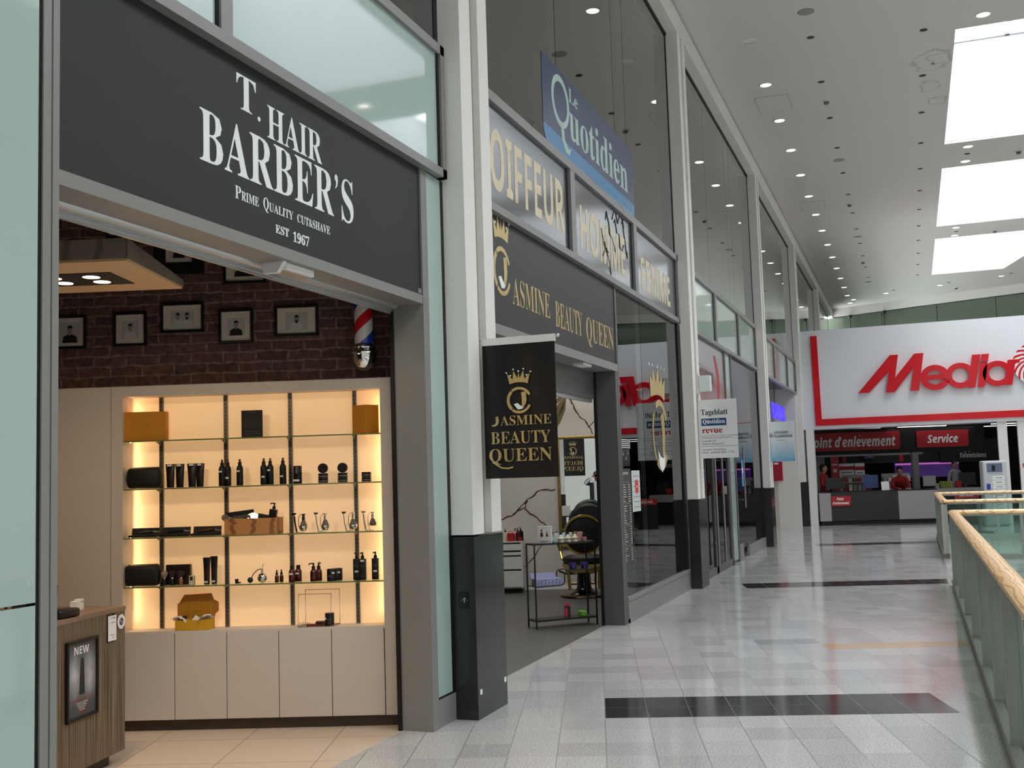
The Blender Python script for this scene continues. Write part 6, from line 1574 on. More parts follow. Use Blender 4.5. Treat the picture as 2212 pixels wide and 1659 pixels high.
# ---------------------------------------------------------------- facade bay 3: travel agency recess
window_band(30, 24.435, 32.05, 'three grey glass panels above the travel agency entrance', [27.0, 29.9], m_bandg)
S(B().box(-5.0, -0.15, 31.8, 32.0, 0, 3.95), 'wall_agency', m_white, 'white side wall of the recessed travel agency entrance', 'wall')
S(B().box(-5.0, -0.75, 31.78, 31.8, 0, 3.95), 'wall_agency_panel', m_cab, 'cream panel of the recessed agency side wall', 'wall')
t = thing('fire_cabinet', 'red metal box on the white wall of the recessed entrance', 'box', (-0.75, 31.76, 1.32)); B().box(-0.874, -0.6, 31.68, 31.78, 1.325, 1.87, 0.006, 1).o('body', m_crimson, t, world=True); B().box(-0.83, -0.7, 31.676, 31.682, 1.79, 1.84).o('label', m_letter, t, world=True)
t = thing('led_sign', 'purple illuminated letter sign hanging in the travel agency recess', 'sign', (-0.55, 28.5, 3.1))
mled = mat('violet_led', (96, 70, 255), 0.4, emit=0.55, emit_c=(96, 80, 255), var=0); mled2 = mat('violet_letter', (120, 104, 170), 0.4, var=0)
b = B(frame((-0.45, 0, 0), (0, 1, 0))); b.text(bold('VOYAGES'), 25.2, 2.98, w=2.9, h=0.42, d=0.04); b.o('letters', mled2, t, world=True); b = B(frame((-0.45, 0, 0), (0, 1, 0))); b.text(bold('FLAMMANG'), 28.5, 2.98, w=3.0, h=0.42, d=0.04); b.o('lit_letters', mled, t, world=True)
b = B()
for y in (26.5, 29.5): b.tube([(-0.46, y, 3.4), (-0.46, y, 3.95)], 0.02, 8)
b.o('hangers', m_steel, t, world=True)

# ---------------------------------------------------------------- the big red and white shop at the end
YS = 32.25
sg = thing('shop_sign', 'large white fascia with red letters and red corner band at the end of the mall', 'sign', (4.0, YS, 2.8))
B().box(-0.02, 9.5, YS, YS + 0.9, 2.76, 5.62).o('fascia', mat('fascia_white', (236, 237, 240), 0.35, spec=0.5, var=0.01, scale=1), sg, world=True)
b = B(BF(YS - 0.002)); b.prism([(0.325, 5.46), (0.505, 5.46), (0.525, 3.045), (9.5, 3.045), (9.5, 2.86), (0.345, 2.86)], 0, 0.05); b.o('red_band', m_red, sg, world=True)
from_px = lambda px, py: None
MK = lambda pts: [(x, z) for x, z in pts]
b = B(BF(YS - 0.03))
b.prism([(1.564, 3.733), (2.473, 4.757), (2.69, 4.757), (2.575, 4.115), (3.117, 4.757), (3.36, 4.757), (3.185, 3.715), (2.96, 3.722), (3.075, 4.36), (2.545, 3.71), (2.315, 3.71), (2.42, 4.30), (1.86, 3.733)], 0, 0.09)
b.o('letter', m_red, sg, world=True)
def ringl(cx, cz, r, th, a0=0, a1=360, ex=1.08):
    return (cx, cz, r - th, r, a0, a1, ex)
def letter_b(parts):
    b = B(BF(YS - 0.03)); 
    return b
sl = 0.12
b = B(BF(YS - 0.03)); b.ring(3.62, 4.055, 0.195, 0.35, 20, 340, 0, 0.09, 40, 1.1)
b.prism([(3.3, 4.0), (3.98, 4.0), (4.0, 4.13), (3.3, 4.13)], 0, 0.094); b.prism([(3.82, 4.12), (3.98, 4.0), (4.0, 4.13), (3.96, 4.25)], 0, 0.098); b.o('letter', m_red, sg, world=True)
b = B(BF(YS - 0.03)); b.ring(4.27, 4.07, 0.2, 0.35, 0, 360, 0, 0.09, 44, 1.08); b.prism([(4.44, 3.72), (4.63, 3.72), (4.82, 4.62), (4.6, 4.62)], 0, 0.094); b.o('letter', m_red, sg, world=True)
b = B(BF(YS - 0.03)); b.prism([(4.69, 3.72), (4.87, 3.72), (4.98, 4.38), (4.79, 4.38)], 0, 0.09); b.prism([(4.8, 4.42), (4.99, 4.42), (5.03, 4.62), (4.84, 4.62)], 0, 0.09); b.o('letter', m_red, sg, world=True)
b = B(BF(YS - 0.03)); b.ring(5.21, 4.07, 0.2, 0.345, 0, 360, 0, 0.09, 44, 1.08); b.prism([(5.35, 3.74), (5.56, 3.74), (5.68, 4.41), (5.48, 4.41)], 0, 0.094); b.prism([(5.48, 4.29), (5.78, 4.33), (5.78, 4.42), (5.5, 4.42)], 0, 0.098); b.o('letter', m_red, sg, world=True)
b = B(BF(YS - 0.06)); b.lathe([(0, 0), (0.575, 0), (0.575, 0.06), (0, 0.06)], (6.17, 4.28, 0), 48); b.o('roundel', m_letter, sg, world=True)
b = B(BF(YS - 0.121))
for k in range(18):
    a0 = 2 * math.pi * k / 18; L_, Rr = [], []
    for i in range(11):
        q = i / 10; r_ = 0.06 + 0.515 * q; tw = 1.35 * q ** 0.8; wd_ = 0.5 * 2 * math.pi / 18 * (0.9 if q > 0.1 else 0.9)
        L_.append((6.17 + r_ * math.cos(a0 + tw), 4.28 + r_ * math.sin(a0 + tw))); Rr.append((6.17 + r_ * math.cos(a0 + tw + wd_), 4.28 + r_ * math.sin(a0 + tw + wd_)))
    for i in range(10):
        b.prism([L_[i], L_[i + 1], Rr[i + 1], Rr[i]], 0, 0.004)
b.lathe([(0, 0), (0.1, 0), (0.1, 0.006), (0, 0.006)], (6.17, 4.28, 0), 24)
b.o('spiral', m_red, sg, world=True)
# framing posts of the shop front
for (x0, x1, lab) in [(0.06, 0.27, 'white post at the left of the far shop front'), (5.12, 5.36, 'white post in the middle of the far shop front'), (5.62, 5.86, 'white post right of the charging kiosk at the far shop front')]:
    S(B().box(x0, x1, YS - 0.06 if x0 < 1 else 32.3, YS + 0.3, 0, 2.8), 'trim_%d' % (40 + int(x0 * 3)), m_white2, lab, 'post')
t = thing('exit_notice', 'tiny dark red plate on the white post beside the far shop', 'plate', (5.75, 32.29, 1.6)); B().box(5.68, 5.8, 32.285, 32.3, 1.5, 1.6).o('plate', m_crimson, t, world=True); B().box(5.7, 5.78, 32.283, 32.285, 1.53, 1.57).o('print', m_letter, t, world=True)
# interior shell
S(B().box(-0.7, -0.4, 32.0, 50.0, 0, 3.4), 'wall_media_left', mat('dark_shop_wall', (66, 64, 66), 0.8), 'dark side wall of the far shop', 'wall')
S(B().box(-0.7, 12.4, 42.0, 42.3, 0, 3.4), 'wall_media_back', mat('media_back_wall', (30, 28, 30), 0.8), 'black back wall of the far shop', 'wall')
S(B().box(-0.7, 12.4, YS + 0.9, 42.3, 2.95, 3.3), 'ceiling_media', mat('media_ceiling', (96, 92, 88), 0.8), 'dim ceiling of the far shop', 'ceiling')

MOR = Matrix.Translation((0.33, 32.301, 0)) @ Matrix.Rotation(GA, 4, 'Z')        # far shop frame: x along the counter, y into the shop
def ML(x, y, z=0.0, rz=0.0): return MOR @ Matrix.Translation((x, y, z)) @ Matrix.Rotation(R(rz), 4, 'Z')
t = thing('service_counter', 'long dark and pale grey service counter of the far shop', 'counter', M=ML(0, 0))
m_cgrey = mat('counter_grey', (164, 162, 160), 0.5, var=0.02); m_cdark = mat('counter_charcoal', (48, 48, 50), 0.5, var=0.05)
B().box(0.0, 0.32, 0.0, 0.7, 0.125, 0.93).o('grey_panel', m_cgrey, t); B().box(0.32, 2.21, 0.0, 0.7, 0.125, 0.935).o('dark_panel', m_cdark, t); B().box(2.21, 3.3, 0.0, 0.7, 0.125, 0.93).o('grey_panel', m_cgrey, t); B().box(0.03, 3.28, 0.04, 0.68, 0.0, 0.125).o('plinth', m_black, t); B().box(0.0, 3.3, -0.01, 0.72, 0.936, 0.955).o('counter_top', m_black, t)
mr_ = mat('muted_shop_red', (176, 28, 40), 0.5, var=0.04)
def redsign(lab, M, w_, h_, lines, parent_cat='sign'):
    t = thing('overhead_sign', lab, parent_cat, M=M)
    B().prism([(0, 0), (w_ - 0.08, 0), (w_ - 0.03, 0.02), (w_ - 0.01, 0.07), (w_, h_), (0, h_)], -0.03, 0.0, 'y').o('panel', mr_, t)
    b = B(frame((0, -0.0305, 0), (1, 0, 0)))
    for (s_, x, z, ww, hh, acc) in lines:
        b.text(bold(s_, True), x, z, w=ww, h=hh, d=0.006, off=0.012)
        if acc: b.prism([(acc[0] - 0.035 * hh / 0.3, acc[1] + 0.03 * hh / 0.3), (acc[0] - 0.005, acc[1] + 0.03 * hh / 0.3), (acc[0] + 0.03 * hh / 0.3, acc[1]), (acc[0] + 0.01, acc[1])], 0, 0.006)
    b.o('lettering', m_paper, t)
    return t
redsign('small red counter sign with white lettering on the service counter front', ML(0.325, -0.005, 0.545), 0.55, 0.285, [('Point', 0.15, 0.165, 0.2, 0.085, None), ("d'enlevement", 0.03, 0.05, 0.46, 0.085, None)])
t = thing('overhead_board', 'black overhead board carrying red signs in the far shop', 'board', M=ML(0.2, 2.55, 2.04)); B().box(-0.6, 5.4, 0.0, 0.1, 0, 0.78).o('board', m_black, t)
B().box(-0.3, 3.5, -0.06, 0.06, -0.06, 0.0).o('rail', m_cgrey, t)
redsign('long red overhead sign with white pick-up lettering', ML(-0.1, 2.54, 2.16), 3.15, 0.56, [("Point d'enlevement", 0.35, 0.11, 2.66, 0.33, (1.94, 0.44))])
redsign('shorter red overhead sign reading service in white', ML(3.55, 2.54, 2.18), 1.56, 0.52, [('Service', 0.32, 0.13, 0.92, 0.26, None)])
t = thing('aisle_sign', 'pale television department lettering on the dark rear board', 'sign', M=ML(5.3, 5.0, 1.7)); B().box(-0.3, 1.6, 0.0, 0.1, 0, 0.75).o('board', m_black, t); b = B(frame((0, -0.001, 0), (1, 0, 0))); b.text(bold('Televisions', True), 0.32, 0.14, w=0.85, h=0.17, d=0.006); b.prism([(0.45, 0.33), (0.52, 0.36), (0.5, 0.32)], 0, 0.006); b.prism([(0.6, 0.33), (0.67, 0.36), (0.65, 0.32)], 0, 0.006); b.o('lettering', m_label, t)
# ceiling strip lamps
m_strip = mat('lit_strip', (255, 250, 240), 0.4, emit=2.5, emit_c=(255, 246, 236), var=0)
for i, (x, y, l_) in enumerate([(1.0, 3.4, 1.7), (3.3, 3.6, 1.5), (1.4, 5.6, 2.2), (4.2, 5.8, 2.2), (6.2, 3.6, 1.6), (6.6, 5.6, 2.0)]):
    t = thing('strip_lamp', '%s lit strip lamp under the far shop ceiling' % ['first near', 'second near', 'first rear', 'second rear', 'rightmost near', 'rightmost rear'][i], 'lamp', M=ML(x, y, 2.86), group='strip lamps of the far shop'); B().box(0, l_, -0.05, 0.05, 0.02, 0.08).o('housing', m_black, t); B().box(0, l_, -0.04, 0.04, 0.0, 0.0195).o('tube', m_strip, t)
lamp('media_light', (3.5, 36.5, 2.8), 14.0, 2.5)
# shop fittings behind the counter
def boxy(name, lab, cat, M, parts, grp=None):
    t = thing(name, lab, cat, M=M, group=grp)
    for (nm, bx, mm) in parts: B().box(*bx).o(nm, mm, t)
    return t
boxy('shop_column', 'pale pillar behind the service counter', 'pillar', ML(3.42, 2.4), [('shaft', (-0.09, 0.09, -0.09, 0.09, 0, 2.04), m_cgrey)])
boxy('info_totem', 'tall red info panel behind the left end of the service counter', 'panel', ML(0.98, 2.3), [('panel', (-0.12, 0.12, 0, 0.05, 0.0, 1.97), mr_), ('print', (-0.08, 0.08, -0.002, 0.0, 1.72, 1.76), m_label), ('emblem', (-0.05, 0.05, -0.002, 0.0, 1.5, 1.6), m_label)])
boxy('shelf_unit', 'white shelf back with product boxes, left behind the service counter', 'shelf unit', ML(0.6, 2.9), [('back', (-0.2, 0.2, 0, 0.1, 0, 2.04), m_cgrey)])
for i, (x0, x1, z0, z1) in enumerate([(1.68, 2.16, 1.36, 1.77), (2.19, 2.5, 1.34, 1.77)]):
    t = boxy('promo_board', '%s white promotional board with red band behind the counter' % ['wider', 'narrower'][i], 'board', ML(x0, 4.9), [('board', (0, x1 - x0, 0, 0.04, 0, z1), m_paper), ('red_band', (0.0, x1 - x0, -0.003, 0, z0 + 0.2, z0 + 0.32), mr_), ('print', (0.05, x1 - x0 - 0.05, -0.003, 0, z0 + 0.1, z0 + 0.13), m_greyprint)])
boxy('gift_poster', 'dim violet gift poster on the rear board', 'poster', ML(2.7, 5.0, 1.9), [('sheet', (-0.18, 0.18, 0, 0.03, 0, 0.34), mat('dim_violet', (60, 48, 62), 0.5)), ('gift', (-0.1, 0.1, -0.003, 0, 0.05, 0.2), mat('violet_outline', (110, 90, 170), 0.5)), ('ribbon', (-0.12, 0.12, -0.004, 0, 0.2, 0.25), MATS['violet_outline'])])
boxy('rear_fascia', 'dark rear fascia behind the overhead board', 'fascia', ML(1.2, 5.1, 1.75), [('board', (0, 3.9, 0, 0.1, 0, 0.85), m_black), ('red_stripe', (0.65, 0.77, -0.01, 0, 0.03, 0.42), mr_), ('red_stripe', (2.5, 2.62, -0.01, 0, 0.03, 0.38), mr_)])
for r_i, (x, y, w_, n) in enumerate([(1.65, 4.2, 0.85, 6), (3.0, 4.6, 0.9, 6)]):
    t = thing('gondola_shelf', '%s low gondola of small goods behind the counter' % ['left', 'right'][r_i], 'shelf unit', M=ML(x, y)); B().box(0, w_, 0.15, 0.2, 0, 1.4).o('back', m_cgrey, t)
    for k in range(4): B().box(0, w_, 0.0, 0.15, 0.3 + k * 0.28, 0.32 + k * 0.28).o('shelf', m_drawer, t)
    random.seed(40 + r_i)
    for k in range(4):
        for j in range(n):
            h_ = random.uniform(0.09, 0.2); m_ = random.choice([m_cgrey, m_label, m_crimson, m_black, m_greyprint, m_steel])
            q = B().box(0.02, w_ / n - 0.02, 0.02, 0.12, 0, h_).o('boxed_goods', m_); q.matrix_world = ML(x + j * w_ / n, y, 0.321 + k * 0.28)
            tag(q, 'small boxed goods on the %s gondola, %s shelf, %s from its left' % (['left', 'right'][r_i], ['lowest', 'second', 'third', 'top'][k], ['first', 'second', 'third', 'fourth', 'fifth', 'sixth'][j]), 'box', 'boxed goods behind the service counter')
for i, (x, y, w_, h_, lab, scr) in enumerate([(0.54, 0.35, 0.54, 0.33, 'dark monitor seen from behind at the left of the service counter', m_signblack), (1.56, 0.4, 0.42, 0.38, 'monitor with dim blue screen mid service counter', mat('dim_blue_screen', (40, 50, 76), 0.3, emit=0.12, emit_c=(60, 80, 150), var=0)), (4.55, 1.2, 0.48, 0.36, 'wide dark monitor right of the green books', m_signblack), (3.37, 0.9, 0.36, 0.3, 'light grey till screen right of the bending person', m_cgrey)]):
    t = boxy('monitor', lab, 'monitor', ML(x, y, 0.956), [('screen', (-w_ / 2, w_ / 2, -0.02, 0.02, 0.07, 0.07 + h_), scr), ('stand', (-0.03, 0.03, -0.01, 0.03, 0.01, 0.08), m_black), ('foot', (-0.12, 0.12, -0.08, 0.08, 0, 0.012), m_black)])
t = thing('paper_stand', 'white sheet in a stand on the service counter', 'notice', M=ML(1.91, 0.15, 0.956)); B(RX(-12)).box(-0.11, 0.11, -0.003, 0.003, 0, 0.25).o('sheet', m_paper, t); B().box(-0.08, 0.08, 0.0, 0.08, 0, 0.01).o('foot', m_black, t)
t = thing('side_table', 'grey pedestal table right of the service counter', 'table', M=ML(3.9, 1.0)); B().box(-0.5, 0.9, -0.3, 0.4, 0.72, 0.95).o('top', m_cgrey, t); B().box(-0.4, 0.8, -0.2, 0.3, 0, 0.72).o('base', m_black, t)
random.seed(3)
for k in range(5):
    q = B().box(-0.03, 0.03, 0, 0.12, 0, 0.2).o('green_booklet', mat('lime_card_%d' % k, (132 + 4 * k, 148, 72), 0.6)); q.matrix_world = ML(3.72 + k * 0.07, 0.9, 0.952, 0) @ RY(-8)
    tag(q, 'lime green booklet standing on the side table, %s from the left' % ['first', 'second', 'third', 'fourth', 'fifth'][k], 'booklet', 'lime green booklets')
boxy('red_leaflet_box', 'dark red leaflet box beside the green booklets', 'box', ML(4.22, 0.95, 0.952), [('box', (-0.08, 0.08, 0, 0.1, 0, 0.2), mr_)])
boxy('label_printer', 'white desk printer beside the till screen', 'printer', ML(3.63, 0.85, 0.952), [('body', (-0.1, 0.0, 0, 0.16, 0, 0.14), m_cgrey), ('slot', (-0.09, -0.01, -0.002, 0, 0.08, 0.09), mr_)])
boxy('television', 'wide lit television showing a purple picture at the back of the far shop', 'television', ML(5.2, 7.0), [('stand', (-0.3, 0.3, -0.1, 0.1, 0, 1.2), m_black), ('screen', (-1.15, 1.0, -0.05, 0.05, 1.22, 1.74), mat('purple_screen', (90, 60, 150), 0.3, emit=0.12, emit_c=(120, 70, 190), var=0)), ('bright_band', (-1.15, 1.0, -0.056, -0.05, 1.66, 1.72), mat('pink_screen', (200, 110, 200), 0.3, emit=0.5, emit_c=(220, 120, 210), var=0))])
# charging locker kiosk
t = thing('locker_kiosk', 'tall pale grey phone charging locker with small screen', 'kiosk', (4.87, 31.2, 0), R(10))
b = B(); b.box(-0.3, 0.3, -0.2, 0.2, 0.0, 1.7, 0.05, 4); b.o('body', mat('kiosk_grey', (196, 198, 200), 0.4, var=0.01), t, smooth=True)
B().box(-0.2, 0.18, -0.206, -0.2, 1.4, 1.63).o('screen', mat('kiosk_screen', (88, 96, 112), 0.2, emit=0.15, emit_c=(110, 126, 160), var=0), t); B().box(-0.08, 0.0, -0.209, -0.206, 1.43, 1.58).o('screen_phone', m_black, t)
for k in range(8):
    dr = B().box(-0.08, 0.22, -0.208, -0.2, 1.2 - k * 0.115, 1.3 - k * 0.115).o('locker_door', m_paper, t); B().box(0.0, 0.16, -0.211, -0.208, 1.245 - k * 0.115, 1.257 - k * 0.115).o('slot', m_black, dr)
b = B(frame((0, -0.2065, 0), (1, 0, 0))); b.text('Chargez votre mobile', -0.18, 1.34, w=0.34, h=0.035, d=0.001); b.o('lettering', m_greyprint, t); B().box(-0.23, -0.14, -0.207, -0.2, 0.95, 1.1).o('blue_label', mat('blue_label', (40, 60, 160), 0.4), t)
t = thing('round_table', 'round white table in front of the far shop seen between the handrails', 'table', (4.32, 28.3, 0)); B().lathe([(0, 0.7), (0.54, 0.7), (0.56, 0.715), (0.56, 0.735), (0.54, 0.745), (0, 0.745)], n=40).o('top', m_letter, t, smooth=True); B().lathe([(0, 0), (0.3, 0), (0.3, 0.02), (0.05, 0.04), (0.05, 0.7), (0, 0.7)], n=28).o('pedestal', m_steel, t, smooth=True)
t = thing('counter_signpost', 'small red service sign low behind the round table', 'sign', (4.2, 31.6, 0)); B().box(-0.3, 0.3, 0, 0.03, 0.0, 0.9).o('board', m_black, t); B().box(-0.3, 0.3, -0.003, 0, 0.72, 0.9).o('red_panel', mr_, t); b = B(frame((0, -0.0035, 0), (1, 0, 0))); b.text(bold('Service', True), 0, 0.77, w=0.35, h=0.08, al='C', d=0.002); b.o('lettering', m_paper, t)

# ---------------------------------------------------------------- railing round the void
m_oak = wood_mat('pale_ash_handrail', (238, 200, 146), (196, 150, 96), (2.0, 0.35, 2.0), 0.4, 9.0, 5.0, 0.15)
m_oakx = wood_mat('pale_ash_handrail_cross', (238, 200, 146), (196, 150, 96), (0.35, 2.0, 2.0), 0.4, 9.0, 5.0, 0.15)
m_post = mat('satin_grey_post', (164, 163, 158), 0.42, metal=0.0, var=0.06, scale=12)
HP = [(-0.068, -0.004), (-0.066, 0.016), (-0.05, 0.032), (-0.02, 0.042), (0.02, 0.042), (0.05, 0.032), (0.066, 0.016), (0.068, -0.004), (0.05, -0.014), (-0.05, -0.014)]
def railing(lab, x, ya, yb, xe, posts, glass, close=None):
    """run along y from ya to yb at x, then a leg to +x at yb (and one at ya if close)"""
    zt = 0.985
    t = thing('railing', lab, 'railing', (x, (ya + yb) / 2, 0))
    xc = x + 0.055
    def hr(nm, prof, a, c, ax, off, m_):
        b = B(); b.prism([(off + q[0], zt + q[1]) for q in prof], a, c, ax); return b.o(nm, m_, t, world=True, smooth=True)
    hr('handrail', HP, ya, yb + 0.06, 'y', xc, m_oak)
    hr('handrail', HP, x + 0.05, xe, 'x', yb, m_oakx)
    if close: hr('handrail', HP, x + 0.05, xe, 'x', ya, m_oakx)
    b = B(); b.box(x - 0.01, x + 0.09, ya, yb + 0.05, 0.0, 0.085); b.box(x - 0.022, x - 0.01, ya, yb, -0.02, 0.012)
    b.box(x + 0.09, xe, yb - 0.05, yb + 0.05, 0.0, 0.085)
    if close: b.box(x + 0.09, xe, ya - 0.05, ya + 0.05, 0.0, 0.085)
    b.o('base_channel', m_post, t, world=True)
    b = B(); b.box(xc - 0.03, xc + 0.03, ya, yb + 0.03, 0.945, 0.969); b.box(x + 0.09, xe, yb - 0.03, yb + 0.03, 0.945, 0.969)
    if close: b.box(x + 0.09, xe, ya - 0.03, ya + 0.03, 0.945, 0.969)
    b.o('top_channel', m_post, t, world=True)
    for y in posts:
        b = B(); b.box(x, x + 0.075, y, y + 0.05, 0.085, 0.945); b.box(x + 0.075, x + 0.1, y - 0.01, y + 0.06, 0.085, 0.945); b.o('post', m_post, t, world=True)
    for k in range(int((xe - x) / 1.25)):
        xx = x + 1.25 * (k + 1)
        b = B(); b.box(xx, xx + 0.05, yb - 0.03, yb + 0.03, 0.085, 0.945); b.o('post', m_post, t, world=True)
        if close: b = B(); b.box(xx, xx + 0.05, ya - 0.03, ya + 0.03, 0.085, 0.945); b.o('post', m_post, t, world=True)
    P_ = sorted(posts)
    E_ = [ya] + P_ + [yb]
    for k in range(len(E_) - 1):
        a, c = E_[k] + 0.06, E_[k + 1] - 0.01
        if c - a > 0.2: B().box(xc - 0.006, xc + 0.006, a, c, 0.085, 0.945).o('glass', m_railglass, t, world=True)
    B().box(x + 0.09, xe, yb - 0.006, yb + 0.006, 0.085, 0.945).o('glass', m_railglass, t, world=True)
    if close: B().box(x + 0.09, xe, ya - 0.006, ya + 0.006, 0.085, 0.945).o('glass', m_railglass, t, world=True)
    return t
railing('nearest glass railing with pale wooden handrail along the walkway', 3.315, 1.2, 15.9, 8.35, [2.6, 4.0, 5.35, 6.7, 7.9, 9.25, 10.75, 12.3, 13.8, 15.2, 15.82], True)
railing('second glass railing with wooden handrail beyond the bridge', 3.315, 20.55, 26.3, 8.35, [20.5, 21.5, 22.6, 23.8, 25.0, 26.2], True, True)
S(B().box(3.26, 3.31, 15.95, 20.5, 0.0, 0.006), 'trim_5', m_steel, 'metal expansion joint across the bridge end', 'joint')
# glimpse of the lower storey through the railing
S(B().box(3.5, 8.3, 20.7, 26.3, -3.6, -3.4), 'floor_mid', mat('pale_lower_roof', (206, 212, 208), 0.5, var=0.05), 'pale roof of a kiosk on the level below', 'roof')
S(B().box(8.45, 8.5, 10.0, 26.0, -4.9, -0.9), 'wall_lower_right', m_opp, 'pale glazed front on the level below', 'wall')
S(B().box(3.35, 8.4, 26.9, 27.1, -4.9, -0.35), 'wall_lower_far', m_opp, 'pale wall below the far walkway', 'wall')

# ---------------------------------------------------------------- ceiling fittings
m_dl = mat('lit_downlight', (255, 250, 240), 0.3, emit=7.0, emit_c=(255, 244, 226), var=0)
m_ring = mat('white_trim_ring', (232, 230, 226), 0.5, var=0)
m_hole = mat('dark_recess', (58, 54, 52), 0.7, var=0)
def downlight(x, y, lit, lab, grp):
    t = thing('downlight', lab, 'ceiling light', (x, y, CEIL), group=grp)
    B().lathe([(0.095, 0.0), (0.125, 0.0), (0.125, -0.008), (0.11, -0.014), (0.097, -0.01)], n=24, cap=False).o('ring', m_ring, t, smooth=True)
    B().lathe([(0, -0.002), (0.094, -0.002), (0.094, -0.006), (0, -0.007)], n=24).o('lens', m_dl if lit else m_ring, t)
    return t
cnt = ['first', 'second', 'third', 'fourth', 'fifth', 'sixth', 'seventh', 'eighth', 'ninth', 'tenth', 'eleventh', 'twelfth', 'thirteenth', 'fourteenth', 'fifteenth', 'sixteenth']
for k in range(-7, 15):
    y = 17.26 + 2.152 * k
    if k < 0: lab = 'ceiling downlight over the walkway out of view, row place %d before the unlit one' % -k
    elif k == 0: lab = 'unlit round downlight at the top of the long row along the facade'
    elif k < 12: lab = '%s lit downlight of the long row along the facade, counted away from the viewer' % cnt[k - 1]
    else: lab = '%s lit downlight, near the far end of the long row along the facade' % cnt[k - 1]
    downlight(0.82, y, k != 0, lab, 'downlights along the facade')
for i, (x, y) in enumerate([(4.33, 17.75), (4.44, 25.2), (4.44, 26.42), (4.5, 33.85), (4.5, 35.0), (2.3, 45.5), (4.3, 44.6), (6.4, 43.6), (1.0, 46.5), (6.4, 9.0), (5.9, 17.3)]):
    q = ['lit downlight beside the top corner of the nearest skylight', 'lit downlight below the nearest skylight, farther from the second', 'lit downlight just above the second skylight', 'lit downlight just below the second skylight', 'lit downlight just above the farthest skylight', 'lit downlight near the far slanting wall, second from left', 'lit downlight near the far slanting wall, third from left', 'lit downlight near the far slanting wall, rightmost', 'lit downlight near the far slanting wall, leftmost', 'lit downlight between skylights out of view', 'lit downlight at the right of the first skylight edge'][i]
    downlight(x, y, True, q, 'downlights between the skylights')
random.seed(2)
for (x, n0, row) in [(1.765, 0, 'left'), (3.47, 0, 'right')]:
    for k in range(12):
        y = (17.53 if row == 'left' else 17.99) + 2.155 * k
        t = thing('spot_recess', '%s small dark round recess in the %s dotted ceiling row, counted away from the viewer' % (cnt[k], row), 'ceiling recess', (x, y, CEIL), group='dark ceiling recesses of the %s row' % row)
        B().lathe([(0, -0.001), (0.058, -0.001), (0.062, -0.004), (0.058, -0.006), (0, -0.003)], n=16).o('recess', m_hole, t)
for i, (x, y) in enumerate([(4.45, 25.8), (4.52, 34.45), (4.1, 16.6), (2.6, 44.9), (4.6, 44.1), (6.7, 43.2)]):
    t = thing('spot_recess', 'small dark round recess %s' % ['between the two downlights over the second skylight', 'between the two downlights over the farthest skylight', 'at the very top right of the ceiling', 'by the second far-wall downlight', 'by the third far-wall downlight', 'by the rightmost far-wall downlight'][i], 'ceiling recess', (x, y, CEIL), group='other dark ceiling recesses')
    B().lathe([(0, -0.001), (0.058, -0.001), (0.062, -0.004), (0.058, -0.006), (0, -0.003)], n=16).o('recess', m_hole, t)
for i, (x, y) in enumerate([(1.786, 16.49), (1.745, 25.0), (1.75, 33.72), (1.74, 42.3)]):
    t = thing('ceiling_speaker', 'round grey flush speaker, %s along the ceiling' % cnt[i], 'speaker', (x, y, CEIL), group='flush ceiling speakers'); B().lathe([(0, -0.002), (0.115, -0.002), (0.125, -0.006), (0.115, -0.008), (0, -0.006)], n=24).o('grille', mat('speaker_grille', (150, 146, 142), 0.7, var=0.05) if i == 0 else MATS['speaker_grille'], t)
for i, (x, y) in enumerate([(1.774, 20.78), (1.74, 29.4), (1.72, 38.07), (5.52, 26.1), (5.6, 34.9), (4.9, 45.6)]):
    t = thing('smoke_detector', 'white smoke detector %s' % ['nearest, above the water stain row', 'second along the left dotted row', 'third along the left dotted row', 'between the nearest and second skylights', 'between the second and farthest skylights', 'before the far slanting wall'][i], 'smoke detector', (x, y, CEIL), group='smoke detectors')
    B().lathe([(0, 0), (0.075, 0), (0.075, -0.02), (0.0, -0.02)], n=20).o('base', m_ring, t, smooth=True); B().lathe([(0.05, -0.0201), (0.055, -0.045), (0.03, -0.07), (0, -0.072)], n=20).o('head', m_greyprint, t, smooth=True)
for i, (x, y) in enumerate([(0.83, 20.5), (0.83, 29.1), (0.83, 37.6)]):
    t = thing('ceiling_hatch', 'faint square access panel, %s along the ceiling' % cnt[i], 'access panel', (x, y, CEIL), group='ceiling access panels')
    b = B(); b.box(-0.3, 0.3, -0.45, 0.45, -0.003, -0.0005); b.o('panel', MATS['stained_ceiling_paint'] if False else m_ceil, t)
    b = B(); b.box(-0.305, -0.299, -0.455, 0.455, -0.0032, -0.0005); b.box(0.299, 0.305, -0.455, 0.455, -0.0032, -0.0005); b.box(-0.305, 0.305, -0.455, -0.449, -0.0032, -0.0005); b.box(-0.305, 0.305, 0.449, 0.455, -0.0032, -0.0005); b.o('joint', m_greyprint, t)
# pendant rods of the sign over the far shop
for i, u in enumerate((0.85, 2.35)):
    t = thing('hanger_rod', '%s thin dark hanger rod before the far gallery glass' % ['left', 'right'][i], 'rod', M=FM @ Matrix.Translation((u, 5.0, 0.02))); b = B(); b.tube([(0, 0, 0), (0, 3.15, 0)], 0.018, 6); b.o('rod', m_black, t); b = B(); b.lathe([(0.12, 3.17), (0.03, 3.05), (0.03, 3.17)], n=14, ax='y'); b.o('flange', m_black, t)

